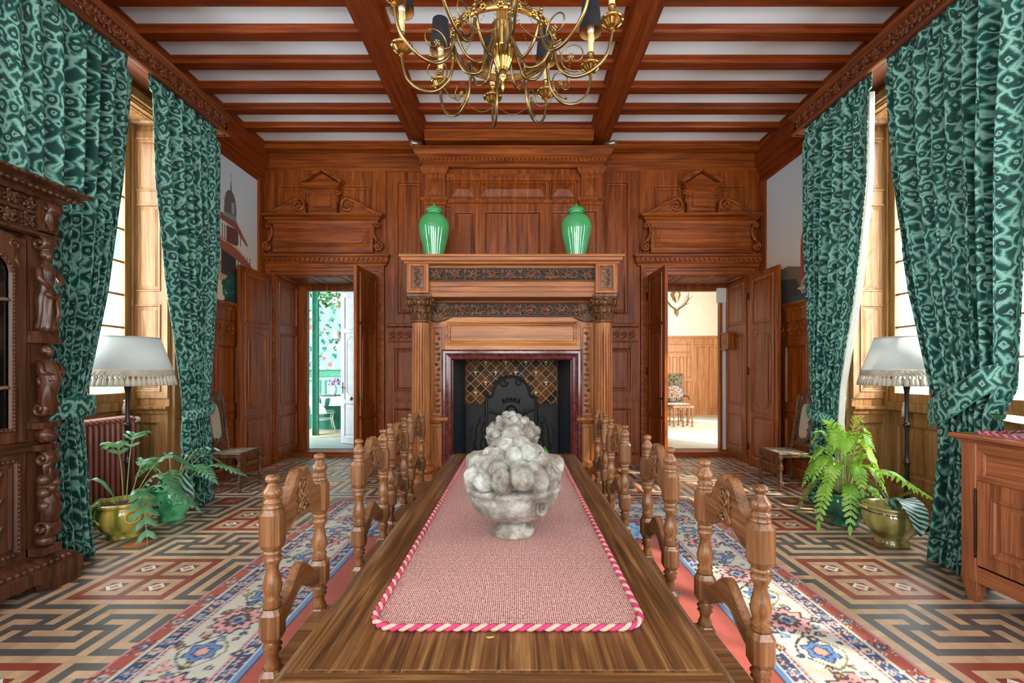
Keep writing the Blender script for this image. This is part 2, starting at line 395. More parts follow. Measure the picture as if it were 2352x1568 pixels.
# ---- floor: encaustic tile pattern, one 59 mm stripe = u
def floor_build():
    u = 0.059; cx, cy = -2.653, 3.313
    T, D, Rr, O, Wt = 0, 1, 2, 3, 4
    fret = ['ttttttttttt','DDDDDtDDDDD','ttttDtDtttt','DDDtDtDtDDD','ttDtDtDtDtt','DDDDDtDDDDD',
            'DtDtttttDtD','DtDDDDDDDtD','DtttttttttD','DDDDDDDDDDD','ttttttttttt']
    cell = np.zeros((22, 22), dtype=int)          # [y][x] red square 0..10, then 11..21
    for j in range(11):
        for i in range(11):
            if i in (0, 5, 10) or j in (0, 5, 10): cell[j][i] = Rr
            elif (i % 5) in (2, 3) and (j % 5) in (2, 3): cell[j][i] = Rr
            # fret on the near side of a red square (rows run away from it)
            cell[21-j][i] = D if fret[j][i] == 'D' else T
            # fret on its left side
            cell[j][21-i] = D if fret[i][j] == 'D' else T
            k = max(abs(i-5), abs(j-5)); cell[11+j][11+i] = {5: T, 4: D, 3: T, 2: D, 1: O, 0: T}[k]
    for e in (0, 1):
        for d, c in ((1, D), (2, T), (3, D)):
            for x in (11+e, 21-e): cell[21-d][x] = c      # near-side frets run on two tiles left and right
            for y in (11+e, 21-e): cell[y][21-d] = c
    x0, x1, y0, y1 = XL-0.62, XR+0.62, Y0-0.1, 8.3
    gx0 = cx-5.5*u; gy0 = cy-5.5*u
    i0 = int(math.floor((x0-gx0)/u)); i1 = int(math.ceil((x1-gx0)/u))
    j0 = int(math.floor((y0-gy0)/u)); j1 = int(math.ceil((y1-gy0)/u))
    mb = MB(); g = 0.0016
    for j in range(j0, j1):
        for i in range(i0, i1):
            c = int(cell[j % 22][i % 22]); X = gx0+i*u; Y = gy0+j*u
            mb.add([(X,Y,0),(X+u,Y,0),(X+u,Y+u,0),(X,Y+u,0)], [(0,1,2,3)], c)
    for j in range(j0//22-1, j1//22+2):           # white diamonds inside the red squares
        for i in range(i0//22-1, i1//22+2):
            for a in (3, 8):
                for b in (3, 8):
                    X = gx0+(i*22+a)*u; Y = gy0+(j*22+b)*u
                    if not (x0 < X < x1 and y0 < Y < y1): continue
                    mb.add([(X-u,Y,.0006),(X,Y-u,.0006),(X+u,Y,.0006),(X,Y+u,.0006)], [(0,1,2,3)], 4)
                    k = u*.55
                    mb.add([(X-k,Y,.0011),(X,Y-k,.0011),(X+k,Y,.0011),(X,Y+k,.0011)], [(0,1,2,3)], 5)
    def tile(name, c, var=.14):
        m, nt, b = newmat(name); tc = nd(nt, 'TexCoord')
        mp = nd(nt, 'Mapping'); mp.inputs['Location'].default_value = (-gx0, -gy0, 0); lk(nt, tc.outputs['Object'], mp.inputs['Vector'])
        br = nd(nt, 'TexBrick', offset=0.0, i_Scale=1.0); br.inputs['Brick Width'].default_value = u; br.inputs['Row Height'].default_value = u
        br.inputs['Mortar Size'].default_value = 0.0011; br.inputs['Mortar Smooth'].default_value = .3
        br.inputs['Color1'].default_value = tuple(x*(1-var) for x in c[:3])+(1,); br.inputs['Color2'].default_value = tuple(x*(1+var) for x in c[:3])+(1,)
        br.inputs['Mortar'].default_value = tuple(x*.72 for x in c[:3])+(1,); lk(nt, mp.outputs[0], br.inputs['Vector'])
        n = nd(nt, 'TexNoise', i_Scale=2.2, i_Detail=6.0); lk(nt, tc.outputs['Object'], n.inputs['Vector'])
        r = ramp(nt, n.outputs[0], [(.35, (.84,.83,.82,1)), (.65, (1.05,1.05,1.05,1))])
        mx = nd(nt, 'Mix', data_type='RGBA', blend_type='MULTIPLY'); mx.inputs['Factor'].default_value = 1
        lk(nt, br.outputs[0], mx.inputs['A']); lk(nt, r.outputs[0], mx.inputs['B']); lk(nt, mx.outputs['Result'], b.inputs['Base Color'])
        rr = ramp(nt, n.outputs[0], [(.3, (.30,)*3+(1,)), (.7, (.48,)*3+(1,))]); lk(nt, rr.outputs[0], b.inputs['Roughness'])
        return m
    mats = [tile('tile_buff', srgb(194,158,124)), tile('tile_black', srgb(92,86,82)), tile('tile_red', srgb(142,66,52)),
            tile('tile_orange', srgb(186,96,58)), tile('tile_white', srgb(226,222,212)), tile('tile_rose', srgb(186,146,124))]
    o = mb.build('floor', mats, kind='structure', origin=(0,0,0))
floor_build()

# ---- ceiling, beams, joists
ceil_m = plain('ceiling_plaster', srgb(244,248,255), 0.9, var=.01, scale=3)
MB().box((XL-.1, Y0, ZC), (XR+.1, YB, ZC+.12)).build('ceiling', ceil_m, kind='structure')
BEAMS = [(-1.60, -1.38), (1.155, 1.37)]
tn = [0]
def trim(mb, mat, **k):
    tn[0] += 1
    return mb.build('trim_%d' % tn[0], mat, kind='structure', **k)
for a, b in BEAMS:
    mb = MB(); z = 4.945
    # plain soffit with stepped mouldings up both sides
    prof = [(a-.075, ZC), (a-.075, ZC-.03), (a-.05, ZC-.045), (a-.05, ZC-.07), (a-.02, ZC-.085), (a-.02, ZC-.11), (a, z+.03), (a, z), (b, z), (b, z+.03), (b+.02, ZC-.11), (b+.02, ZC-.085), (b+.05, ZC-.07), (b+.05, ZC-.045), (b+.075, ZC-.03), (b+.075, ZC)]
    mb.loops([[(x, Y, zz) for x, zz in prof] for Y in (Y0, YB-.2)], cap=True)
    trim(mb, W_beam('y'))
BX = [(XL+.1, BEAMS[0][0]), (BEAMS[0][1], BEAMS[1][0]), (BEAMS[1][1], XR-.1)]
yj = [4.82+.465*k for k in range(-16, 5)]
for y in yj:
    if y < 0.0: continue
    for a, b in BX:
        h = .062; z = 5.035; mb = MB()
        prof = [(-h-.03, ZC), (-h-.03, ZC-.02), (-h-.012, ZC-.032), (-h-.012, ZC-.048), (-h, z+.012), (-h, z), (h, z), (h, z+.012), (h+.012, ZC-.048), (h+.012, ZC-.032), (h+.03, ZC-.02), (h+.03, ZC)]
        mb.loops([[(x, y+p, zz) for p, zz in prof] for x in (a, b)], cap=True)
        trim(mb, W_beam('x'))

# ---- walls
ww = W_wall('z'); wx = W_wall('x'); wy = W_wall('y')
DL = (-3.93, -2.28); DR = (2.145, 3.75); ZD = 3.06; YT = 8.27
plaster = plain('wall_plaster', srgb(226,214,196), 0.9, var=.03)
m = MB()
for a, b in ((XL-.7, DL[0]), (DL[1], DR[0]), (DR[1], XR+.7)): m.box((a, YB, 0), (b, YT, 5.2))
for a, b in (DL, DR): m.box((a, YB, ZD), (b, YT, 5.2))
m.build('wall_back', ww, kind='structure')
for sd in (-1, 1):
    xw = XL if sd < 0 else XR; xo = WX[sd]+sd*.12; m = MB()
    x0, x1 = min(xw, xo), max(xw, xo)
    for a, b in ((Y0, FAR2[0]), (FAR2[1], WIN[0]), (WIN[1], YB)): m.box((x0, a, 0), (x1, b, 5.2))
    for a, b in (FAR2, WIN):
        m.box((x0, a, ZW1), (x1, b, 5.2))
        xa, xb = (WX[sd], xo) if sd > 0 else (xo, WX[sd]); m.box((min(xa,xb), a, 0), (max(xa,xb), b, ZW0))
    m.build('wall_left' if sd < 0 else 'wall_right', ww, kind='structure')
m = MB()
FW = ((-3.8, -1.7), (-1.125, .975), (1.55, 3.65))  # unseen window openings, added and made large for frontal fill light
for a, b in ((XL-.7, -3.8), (-1.7, -1.125), (.975, 1.55), (3.65, XR+.7)): m.box((a, Y0-.2, 0), (b, Y0, 5.2))
for a, b in FW: m.box((a, Y0-.2, 4.55), (b, Y0, 5.2)); m.box((a, Y0-.2, 0), (b, Y0, .6))
m.build('wall_front', plaster, kind='structure')

# ---- cornices
def cornice_prof(z0, z1, d):   # from low on the wall to the ceiling edge
    return [(0, z0-.02), (.02, z0-.02), (.035, z0), (.035, z0+.035), (.015, z0+.05), (.02, z0+.16), (.035, z0+.17), (.035, z0+.2), (.07, z0+.24), (d*.75, z1-.09), (d*.9, z1-.06), (d*.9, z1-.035), (d, z1-.025), (d, z1), (0, z1)]
trim(MB().box((BEAMS[0][1]+.02, 6.72, 4.90), (BEAMS[1][0]-.02, YB, ZC)).mould([(BEAMS[0][1]+.02, 6.72), (BEAMS[1][0]-.02, 6.72)], [(0,4.9),(.02,4.9),(.02,4.93),(.05,4.96),(.05,5.0),(.07,5.02),(.07,5.06),(.10,5.09),(.10,ZC),(0,ZC)]), wx)
trim(MB().mould([(XL+.02, YB), (XR-.02, YB)], cornice_prof(4.76, ZC, .27)), wx)
for xw, pth in ((XL, [(XL, Y0), (XL, YB)]), (XR, [(XR, YB), (XR, Y0)])):
    trim(MB().mould(pth, cornice_prof(4.52, ZC, .15)+[]), W_beam('y'))

# ---- wainscot, back wall
Fb = F_back(YB)
m = MB()
def bp(r, **k): panel(m, Fb, r, **k)
for x0, x1 in ((-2.10, -1.40), (1.28, 1.965)):
    bp((x0, 2.27, x1, 4.72), st=.15); bp((x0, 1.06, x1, 1.98), st=.10); bp((x0, .18, x1, 1.0), st=.10)
    m.mould([(x0, YB), (x1, YB)], [(0,2.18),(.03,2.18),(.03,2.2),(.06,2.23),(.06,2.26),(0,2.28)])
    m.mould([(x0, YB), (x1, YB)], [(0,1.96),(.03,1.96),(.035,1.98),(.03,2.0),(.022,2.0),(.022,2.18),(0,2.18)])
    wavescroll(m, (V3((0,YB-.022,0)), X_, Z_, -Y_), x0+.03, x1-.03, 2.015, 2.165, 5)
    m.mould([(x0, YB), (x1, YB)], [(0,0),(.05,0),(.05,.13),(.03,.16),(.0,.17)])
for x0, x1 in ((-4.1, -2.12), (1.99, 3.95)):       # above the doors
    bp((x0, 3.35, x1, 4.74), st=.24)
    # stiles beside the door casing
bp((-4.1, .17, -4.02, 3.35), st=.02); bp((3.86, .17, 3.95, 3.35), st=.02)
trim(m, ww)

# ---- overdoors with broken scroll pediments
def overdoor(c, k):
    root = thing('door_pediment', (c, YB, 3.0), 'carved scroll pediment over the %s doorway of the end wall' % k, 'pediment', 'overdoor pediments')
    m = MB(); w = .985
    # architrave (casing) round the opening
    a = (DL if c < 0 else DR)
    cas = [(0,0),(.0,.05),(.035,.055),(.045,.035),(.1,.03),(.115,.04),(.135,.02)]
    m.loops([[(a[0]-i, YB-h, 0), (a[0]-i, YB-h, ZD+i), (a[1]+i, YB-h, ZD+i), (a[1]+i, YB-h, 0)] for i, h in [(0,0),(0,.03),(.05,.035),(.06,.05),(.1,.055),(.11,.075),(.14,.075),(.14,0)]], closed=False)
    m.build('architrave', wx, root)
    m = MB()
    m.mould([(c-w,YB),(c-w,YB-.06),(c+w,YB-.06),(c+w,YB)][::1], [(0,3.2),(.02,3.2),(.02,3.225),(.05,3.25),(.05,3.32),(.075,3.34),(.075,3.375),(0,3.4)])
    m.box((c-w, YB-.06, 3.2), (c+w, YB, 3.4))
    m.build('dentil_cornice', wx, root)
    m = MB()
    q = [(c-w+.02, 3.322)]
    for i in range(25):
        x = c-w+.05+i*(2*w-.1)/24; q += [(x-.024, 3.305), (x-.022, 3.266), (x-.014, 3.258), (x+.014, 3.258), (x+.022, 3.266), (x+.024, 3.305)]
    m.poly(F_back(YB-.105), q+[(c+w-.02, 3.322)], 0, .032)
    m.build('dentil_row', wx, root)
    m = MB(); F = F_back(YB-.05)
    m.box((c-.80, YB-.1, 3.4), (c+.80, YB, 3.9))
    F2 = F_back(YB-.1)
    panel(m, F2, (c-.80, 3.42, c+.80, 3.86), st=.06, h=.012, field=.0)
    m.nestr(F2, (c-.68, 3.53, c+.68, 3.77), .11, [(0,.004),(.008,.022),(.02,.02),(.026,.008)])
    m.build('tablet', wx, root)
    for s in (-1, 1):                                # side consoles
        m = MB()
        P = spiral((c+s*.885, 3.49, .03), .075, .012, 1.5, PI/2, F2, 22, -s)
        m.tube(P, [.022]*23, 6); m.ball(P[-1], .028, seg=8, rings=5)
        q = [pt(F2, c+s*(.88-.07*math.sin(t*PI*.9)), 3.565+.30*t, .03) for t in [k/8 for k in range(9)]]
        m.tube(q, [.03-.01*k/8 for k in range(9)], 6)
        P = spiral((c+s*.87, 3.83, .03), .042, .01, 1.2, -PI/2, F2, 16, s); m.tube(P, .016, 6)
        m.build('console', wx, root)
    m = MB()
    m.box((c-.86, YB-.1, 3.86), (c+.86, YB, 3.9))
    m.mould([(c-.86,YB),(c-.86,YB-.1),(c+.86,YB-.1),(c+.86,YB)], [(0,3.86),(.015,3.86),(.02,3.9),(.06,3.93),(.06,3.95),(.11,3.975),(.11,4.0),(0,4.01)])
    m.build('cornice_shelf', wx, root)
    for s in (-1, 1):                                # raking scrolls
        m = MB(); pts = []; 
        for k in range(15):
            t = k/14; x = .98-.55*t; z = 4.0+.245*(t**1.6)*(1+.25*math.sin(PI*t)); pts.append((x, z))
        F3 = F_back(YB-.06)
        path = [pt(F3, c+s*x, z, .05) for x, z in pts]
        sp = spiral((c+s*.40, 4.155, .05), .112, .02, 1.6, PI/2, F3, 24, s)
        m.tube(path+sp, [.028]*15+[.03-.014*k/24 for k in range(25)], 6, flat=1.6, up=(0,-1,0))
        m.ball(sp[-1], .03, seg=8, rings=5)
        m.poly(F3, [(c+s*x, z) for x, z in pts]+[(c+s*.42, 4.01)], 0, .06)
        m.poly(F3, [(c+s*.5, 4.02), (c+s*.28, 4.02), (c+s*.28, 4.14), (c+s*.4, 4.2)], 0, .05)
        m.build('raking_scroll', wx, root)
    m = MB()
    m.box((c-.22, YB-.12, 4.0), (c+.22, YB, 4.42))
    panel(m, F_back(YB-.12), (c-.2, 4.06, c+.2, 4.40), st=.045, h=.012, field=.02)
    for s in (-1, 1):
        P = spiral((c+s*.245, 4.36, .02), .04, .01, 1.3, 0, F_back(YB-.1), 14, -s); m.tube(P, .016, 6)
        m.tube([pt(F_back(YB-.1), c+s*.24, 4.32-.14*t, .02) for t in (0,.5,1)], [.02,.014,.006], 6)
    m.mould([(c-.22,YB),(c-.22,YB-.12),(c+.22,YB-.12),(c+.22,YB)], [(0,4.4),(.015,4.41),(.05,4.44),(.07,4.46),(.07,4.485),(0,4.49)])
    m.build('pedestal', wx, root)
    m = MB()
    F4 = F_back(YB)
    m.poly(F4, [(c-.29,4.48),(c+.29,4.48),(c,4.66)], 0, .12)
    for s in (-1, 1):
        pr = [(0,0),(.0,.2),(.05,.2),(.05,.14),(.075,.14),(.075,0)]
        d = V3((-s*.30, 0, .19)); L = d.length; d.normalize(); up = V3((s*d.z*1, 0, abs(d.x)))
        for st in (0, 1): pass
        m.loops([[V3((c+s*.30, YB, 4.485))+d*(L*t)+up*i+V3((0,-h,0)) for i, h in pr] for t in (0, 1.0)], cap=True)
    m.build('small_gable', wx, root)
overdoor((DL[0]+DL[1])/2, 'left'); overdoor((DR[0]+DR[1])/2, 'right')

# ---- door reveals (thick wall) panels and soffits
m = MB()
for F, s in ((F_left(DL[0]), 1), (F_right(DR[1]), 1), (F_right(DL[1]), 1), (F_left(DR[0]), 1)):
    for z0, z1 in ((.12, .85), (.85, 2.2), (2.2, 3.04)):
        panel(m, F, (YB+.02, z0, YT-.10, z1), st=.07, h=.015, field=.02)
for a, b in (DL, DR):
    F = F_down(ZD-.001)
    for k in range(3):
        panel(m, F, (a+(b-a)*k/3, YB+.02, a+(b-a)*(k+1)/3, YT-.1), st=.04, h=.012, field=.02)
    # inner frame and step
    m.box((a, YT-.10, 0), (a+.16, YT, 2.94)); m.box((b-.10, YT-.10, 0), (b, YT, 2.94)); m.box((a, YT-.1, 2.94), (b, YT, ZD))
trim(m, ww)
m = MB()
for a, b in (DL, DR): m.box((a, 7.95, 0), (b, YT+.05, .085))
trim(m, wx)

# ---- door leaves
dn = [0]
iron = plain('dark_iron', srgb(52,44,38), 0.4, .8)
brass_old = plain('old_brass', srgb(120,92,48), 0.35, .9)
def door_leaf(w, h, loc, ang, mat=None, handle=None, mat2=None):
    dn[0] += 1
    root = thing('door_%d' % dn[0], loc, None, None, rz=ang, kind='structure')
    t = .045; m = MB(); m.box((0, -t/2, .012), (w, t/2, h))
    zs = [(.12, .80), (.84, 2.18), (2.22, h-.08)]
    for F in ((V3((0,-t/2,0)), X_, Z_, -Y_), (V3((0,t/2,0)), X_, Z_, Y_)):
        for i, (a, b) in enumerate(zs):
            m.nest(F, (.10, a, w-.10, b), [(0,0),(.006,.016),(.02,.014),(.034,-.0),(.05,.001),(.085,.011)] if i != 1 else [(0,0),(.006,.016),(.02,.014),(.034,.0),(.045,.002)])
            if i == 1: m.nestr(F, (.175, a+.09, w-.175, b-.09), .14, [(0,.002),(.006,.012),(.014,.011),(.02,.004),(.06,.012)], smooth=False)
    m.build('door_panel', mat or W_wall('z'), root, world=False)
    if handle is not None:
        hb = MB(); x = w-.055
        for s in (-1, 1):
            hb.box((x-.018, s*t/2-.004, .98), (x+.018, s*t/2+.004, 1.2))
            if handle == 'knob':
                hb.tube([(x, s*t/2, 1.1), (x, s*(t/2+.045), 1.1)], .008, 8); hb.ball((x, s*(t/2+.06), 1.1), .026, seg=12, rings=8, sc=(1,.7,1))
            else:
                hb.tube([(x, s*t/2, 1.1), (x, s*(t/2+.045), 1.1), (x-.03, s*(t/2+.05), 1.1), (x-.12, s*(t/2+.05), 1.095)], [.009,.009,.008,.007], 8)
        hb.build('door_handle', brass_old if handle == 'knob' else iron, root, world=False)
    hg = MB()
    for z in (.3, 1.5, 2.7): hg.lathe([(.012,z-.06),(.014,z),(.012,z+.06)], (0,-t/2-.004,0), 8)
    hg.build('hinge', iron, root, world=False)
    return root
hL = 3.03
door_leaf(.78, hL, (DL[0]-.03, YB-.08, 0), -PI/2-.05)
door_leaf(.78, hL, (DL[1]+.02, YB-.08, 0), -PI/2-.08, handle='knob')
door_leaf(.78, hL, (DR[0]-.02, YB-.08, 0), -PI/2+.03, handle='lever')
door_leaf(.78, hL, (DR[1]+.0, YB-.08, 0), -PI/2+.03)

# ---- side walls: dado, mural frames, skirting
for sd in (-1, 1):
    xw = XL if sd < 0 else XR; F = F_left(xw) if sd < 0 else F_right(xw); m = MB()
    ya, yb = 5.42, YB
    for k in range(3):
        y0 = ya+(yb-ya)*k/3; y1 = ya+(yb-ya)*(k+1)/3
        panel(m, F, (y0, .95, y1, 1.95), st=.08); panel(m, F, (y0, .17, y1, .9), st=.08)
    pth = [(xw, ya), (xw, yb)] if sd < 0 else [(xw, yb), (xw, ya)]
    for pr in ([(0,.9),(.03,.9),(.05,.925),(.03,.95),(0,.95)], [(0,1.95),(.03,1.95),(.035,1.98),(.022,2.0),(.022,2.2),(.04,2.22),(.04,2.34),(.05,2.36),(.05,2.40),(.09,2.44),(.09,2.465),(0,2.47)], [(0,0),(.05,0),(.05,.13),(.03,.16),(0,.17)]):
        m.mould(pth, pr)
    wavescroll(m, (F[0]+F[3]*.022, F[1], F[2], F[3]), ya+.03, yb-.05, 2.02, 2.18, 11)
    # post in the corner and frame round the mural
    m.mould([(xw, 7.16), (xw, YB)] if sd < 0 else [(xw, YB), (xw, 7.16)], [(0,2.47),(.05,2.47),(.05,4.52),(0,4.52)])
    m.build('baseboard_left' if sd < 0 else 'baseboard_right', ww, kind='structure')

# ---- embrasures and windows
ws = W_shut('z'); wsy = W_shut('y')
glass = None
def glassmat():
    m, nt, b = newmat('window_glass')
    nt.nodes.remove(b); out = nt.nodes['Material Output']
    tr = nd(nt, 'BsdfTransparent'); gl = nd(nt, 'BsdfGlossy'); gl.inputs['Roughness'].default_value = .02
    lw = nd(nt, 'LayerWeight', i_Blend=.5); fr = ramp(nt, lw.outputs['Facing'], [(0, (.03,.03,.03,1)), (.7, (.06,.06,.06,1)), (1, (.5,.5,.5,1))])
    tr.inputs[0].default_value = (.95,.97,.96,1)
    mx = nd(nt, 'MixShader'); lk(nt, fr.outputs[0], mx.inputs[0]); lk(nt, tr.outputs[0], mx.inputs[1]); lk(nt, gl.outputs[0], mx.inputs[2])
    lk(nt, mx.outputs[0], out.inputs['Surface']); return m
glass = glassmat()
wn = [0]
def window(plane, axis, a, b, z0, z1, sgn, detail=True):
    """casement pair: frame with two leaves of glazing bars; plane coordinate on `axis` ('x' wall)"""
    wn[0] += 1
    root = thing('window_%d' % wn[0], ((plane, (a+b)/2, z0) if axis == 'x' else ((a+b)/2, plane, z0)), None, None, kind='structure')
    def bx(mb, p, q, zz0, zz1, d0, d1):
        if axis == 'x': mb.box((min(plane+d0, plane+d1), p, zz0), (max(plane+d0, plane+d1), q, zz1))
        else: mb.box((p, min(plane+d0, plane+d1), zz0), (q, max(plane+d0, plane+d1), zz1))
    f = MB(); s = sgn
    for p, q in ((a, a+.09), (b-.09, b)): bx(f, p, q, z0, z1, 0, s*.10)
    bx(f, a+.09, b-.09, z0, z0+.10, 0, s*.10); bx(f, a+.09, b-.09, z1-.09, z1, 0, s*.10)
    f.build('window_frame', ws, root, bevel=.006)
    mid = (a+b)/2; g = MB()
    for p, q in ((a+.09, mid-.005), (mid+.005, b-.09)):
        c = MB(); ss = .075
        for u0, u1 in ((p, p+ss), (q-ss, q)): bx(c, u0, u1, z0+.1, z1-.09, s*.02, s*.075)
        bx(c, p, q, z0+.1, z0+.20, s*.015, s*.085); bx(c, p+ss, q-ss, z1-.17, z1-.09, s*.02, s*.075)
        n = max(1, round((z1-z0-.4)/.37)); 
        for k in range(1, n): zz = z0+.2+(z1-z0-.37)*k/n; bx(c, p, q, zz-.012, zz+.012, s*.03, s*.06)
        cm = (p+q)/2; bx(c, cm-.012, cm+.012, z0+.1, z1-.1, s*.03, s*.06)
        for zz in (z0+.35, z0+1.25, z0+2.0, z0+2.8): bx(c, (p-.012 if p < mid-.3 else q-.004), (p+.004 if p < mid-.3 else q+.012), zz-.035, zz+.035, s*.075, s*.095)
        c.build('casement', ws, root, bevel=.004)
        bx(g, p+.05, q-.05, z0+.15, z1-.13, s*.043, s*.046)
    g.build('pane', glass, root)
for sd in (-1, 1):
    s = -sd
    window(WX[sd], 'x', WIN[0], WIN[1], ZW0, ZW1, s); window(WX[sd], 'x', FAR2[0], FAR2[1], ZW0, ZW1, s)
for a, b in FW: window(Y0-.12, 'y', a, b, .6, 4.55, 1)  # added fill windows in the wall behind the camera
for sd in (-1, 1):
    xw = XL if sd < 0 else XR; xi = WX[sd]; s = -sd; m = MB()
    x0, x1 = min(xw, xi), max(xw, xi)
    # far reveal: folded shutter with three panels over a dado panel
    F = F_back(WIN[1]); 
    a, b = (x0+.0, x1)
    m.box((x0, WIN[1]-.03, .12), (x1, WIN[1], 4.40))
    Fs = F_back(WIN[1]-.03)
    for z0, z1 in ((1.18, 2.36), (2.36, 3.54), (3.54, 4.32)): panel(m, Fs, (a+.01, z0, b-.01, z1), st=.075, h=.016, field=.03)
    panel(m, Fs, (a+.01, .16, b-.01, 1.0), st=.09, h=.016, field=.03)
    # near reveal, seen only from aside
    m.box((x0, WIN[0], .12), (x1, WIN[0]+.03, 4.40))
    Fn = (V3((0, WIN[0]+.03, 0)), X_, Z_, Y_)
    for z0, z1 in ((1.18, 2.36), (2.36, 3.54), (3.54, 4.32), (.16, 1.0)): panel(m, Fn, (a+.01, z0, b-.01, z1), st=.075, h=.016, field=.03)
    # apron under the window with sill
    Fa = F_left(xi) if sd < 0 else F_right(xi)
    panel(m, Fa, (WIN[0]+.03, .2, (WIN[0]+WIN[1])/2, 1.0), st=.1, h=.02); panel(m, Fa, ((WIN[0]+WIN[1])/2, .2, WIN[1]-.03, 1.0), st=.1, h=.02)
    p1 = [(xi, WIN[0]), (xi, WIN[1]-.03), (xw, WIN[1]-.03)]
    if sd > 0: p1 = p1[::-1]
    m.mould(p1 if sd < 0 else p1, [(0,1.0),(.03,1.0),(.035,1.03),(.06,1.06),(.06,1.085),(0,1.09)])
    m.mould(p1, [(0,0),(.05,0),(.05,.14),(.035,.18),(0,.2)])
    # panelled head
    Fh = F_down(4.40); m.box((x0, WIN[0], 4.40), (x1, WIN[1], ZW1))
    panel(m, Fh, (x0+.02, WIN[0]+.05, x1-.02, 4.3), st=.06, h=.015); panel(m, Fh, (x0+.02, 4.3, x1-.02, WIN[1]-.05), st=.06, h=.015)
    # casing on the room side
    for yy in (WIN[0]-.1, WIN[1]): m.box((xw if sd < 0 else xw-.04, yy, 0), (xw+.04 if sd < 0 else xw, yy+.1, 4.5))
    m.box((xw if sd < 0 else xw-.04, WIN[0]-.1, ZW1), (xw+.04 if sd < 0 else xw, WIN[1]+.1, ZW1+.09))
    trim(m, ws)
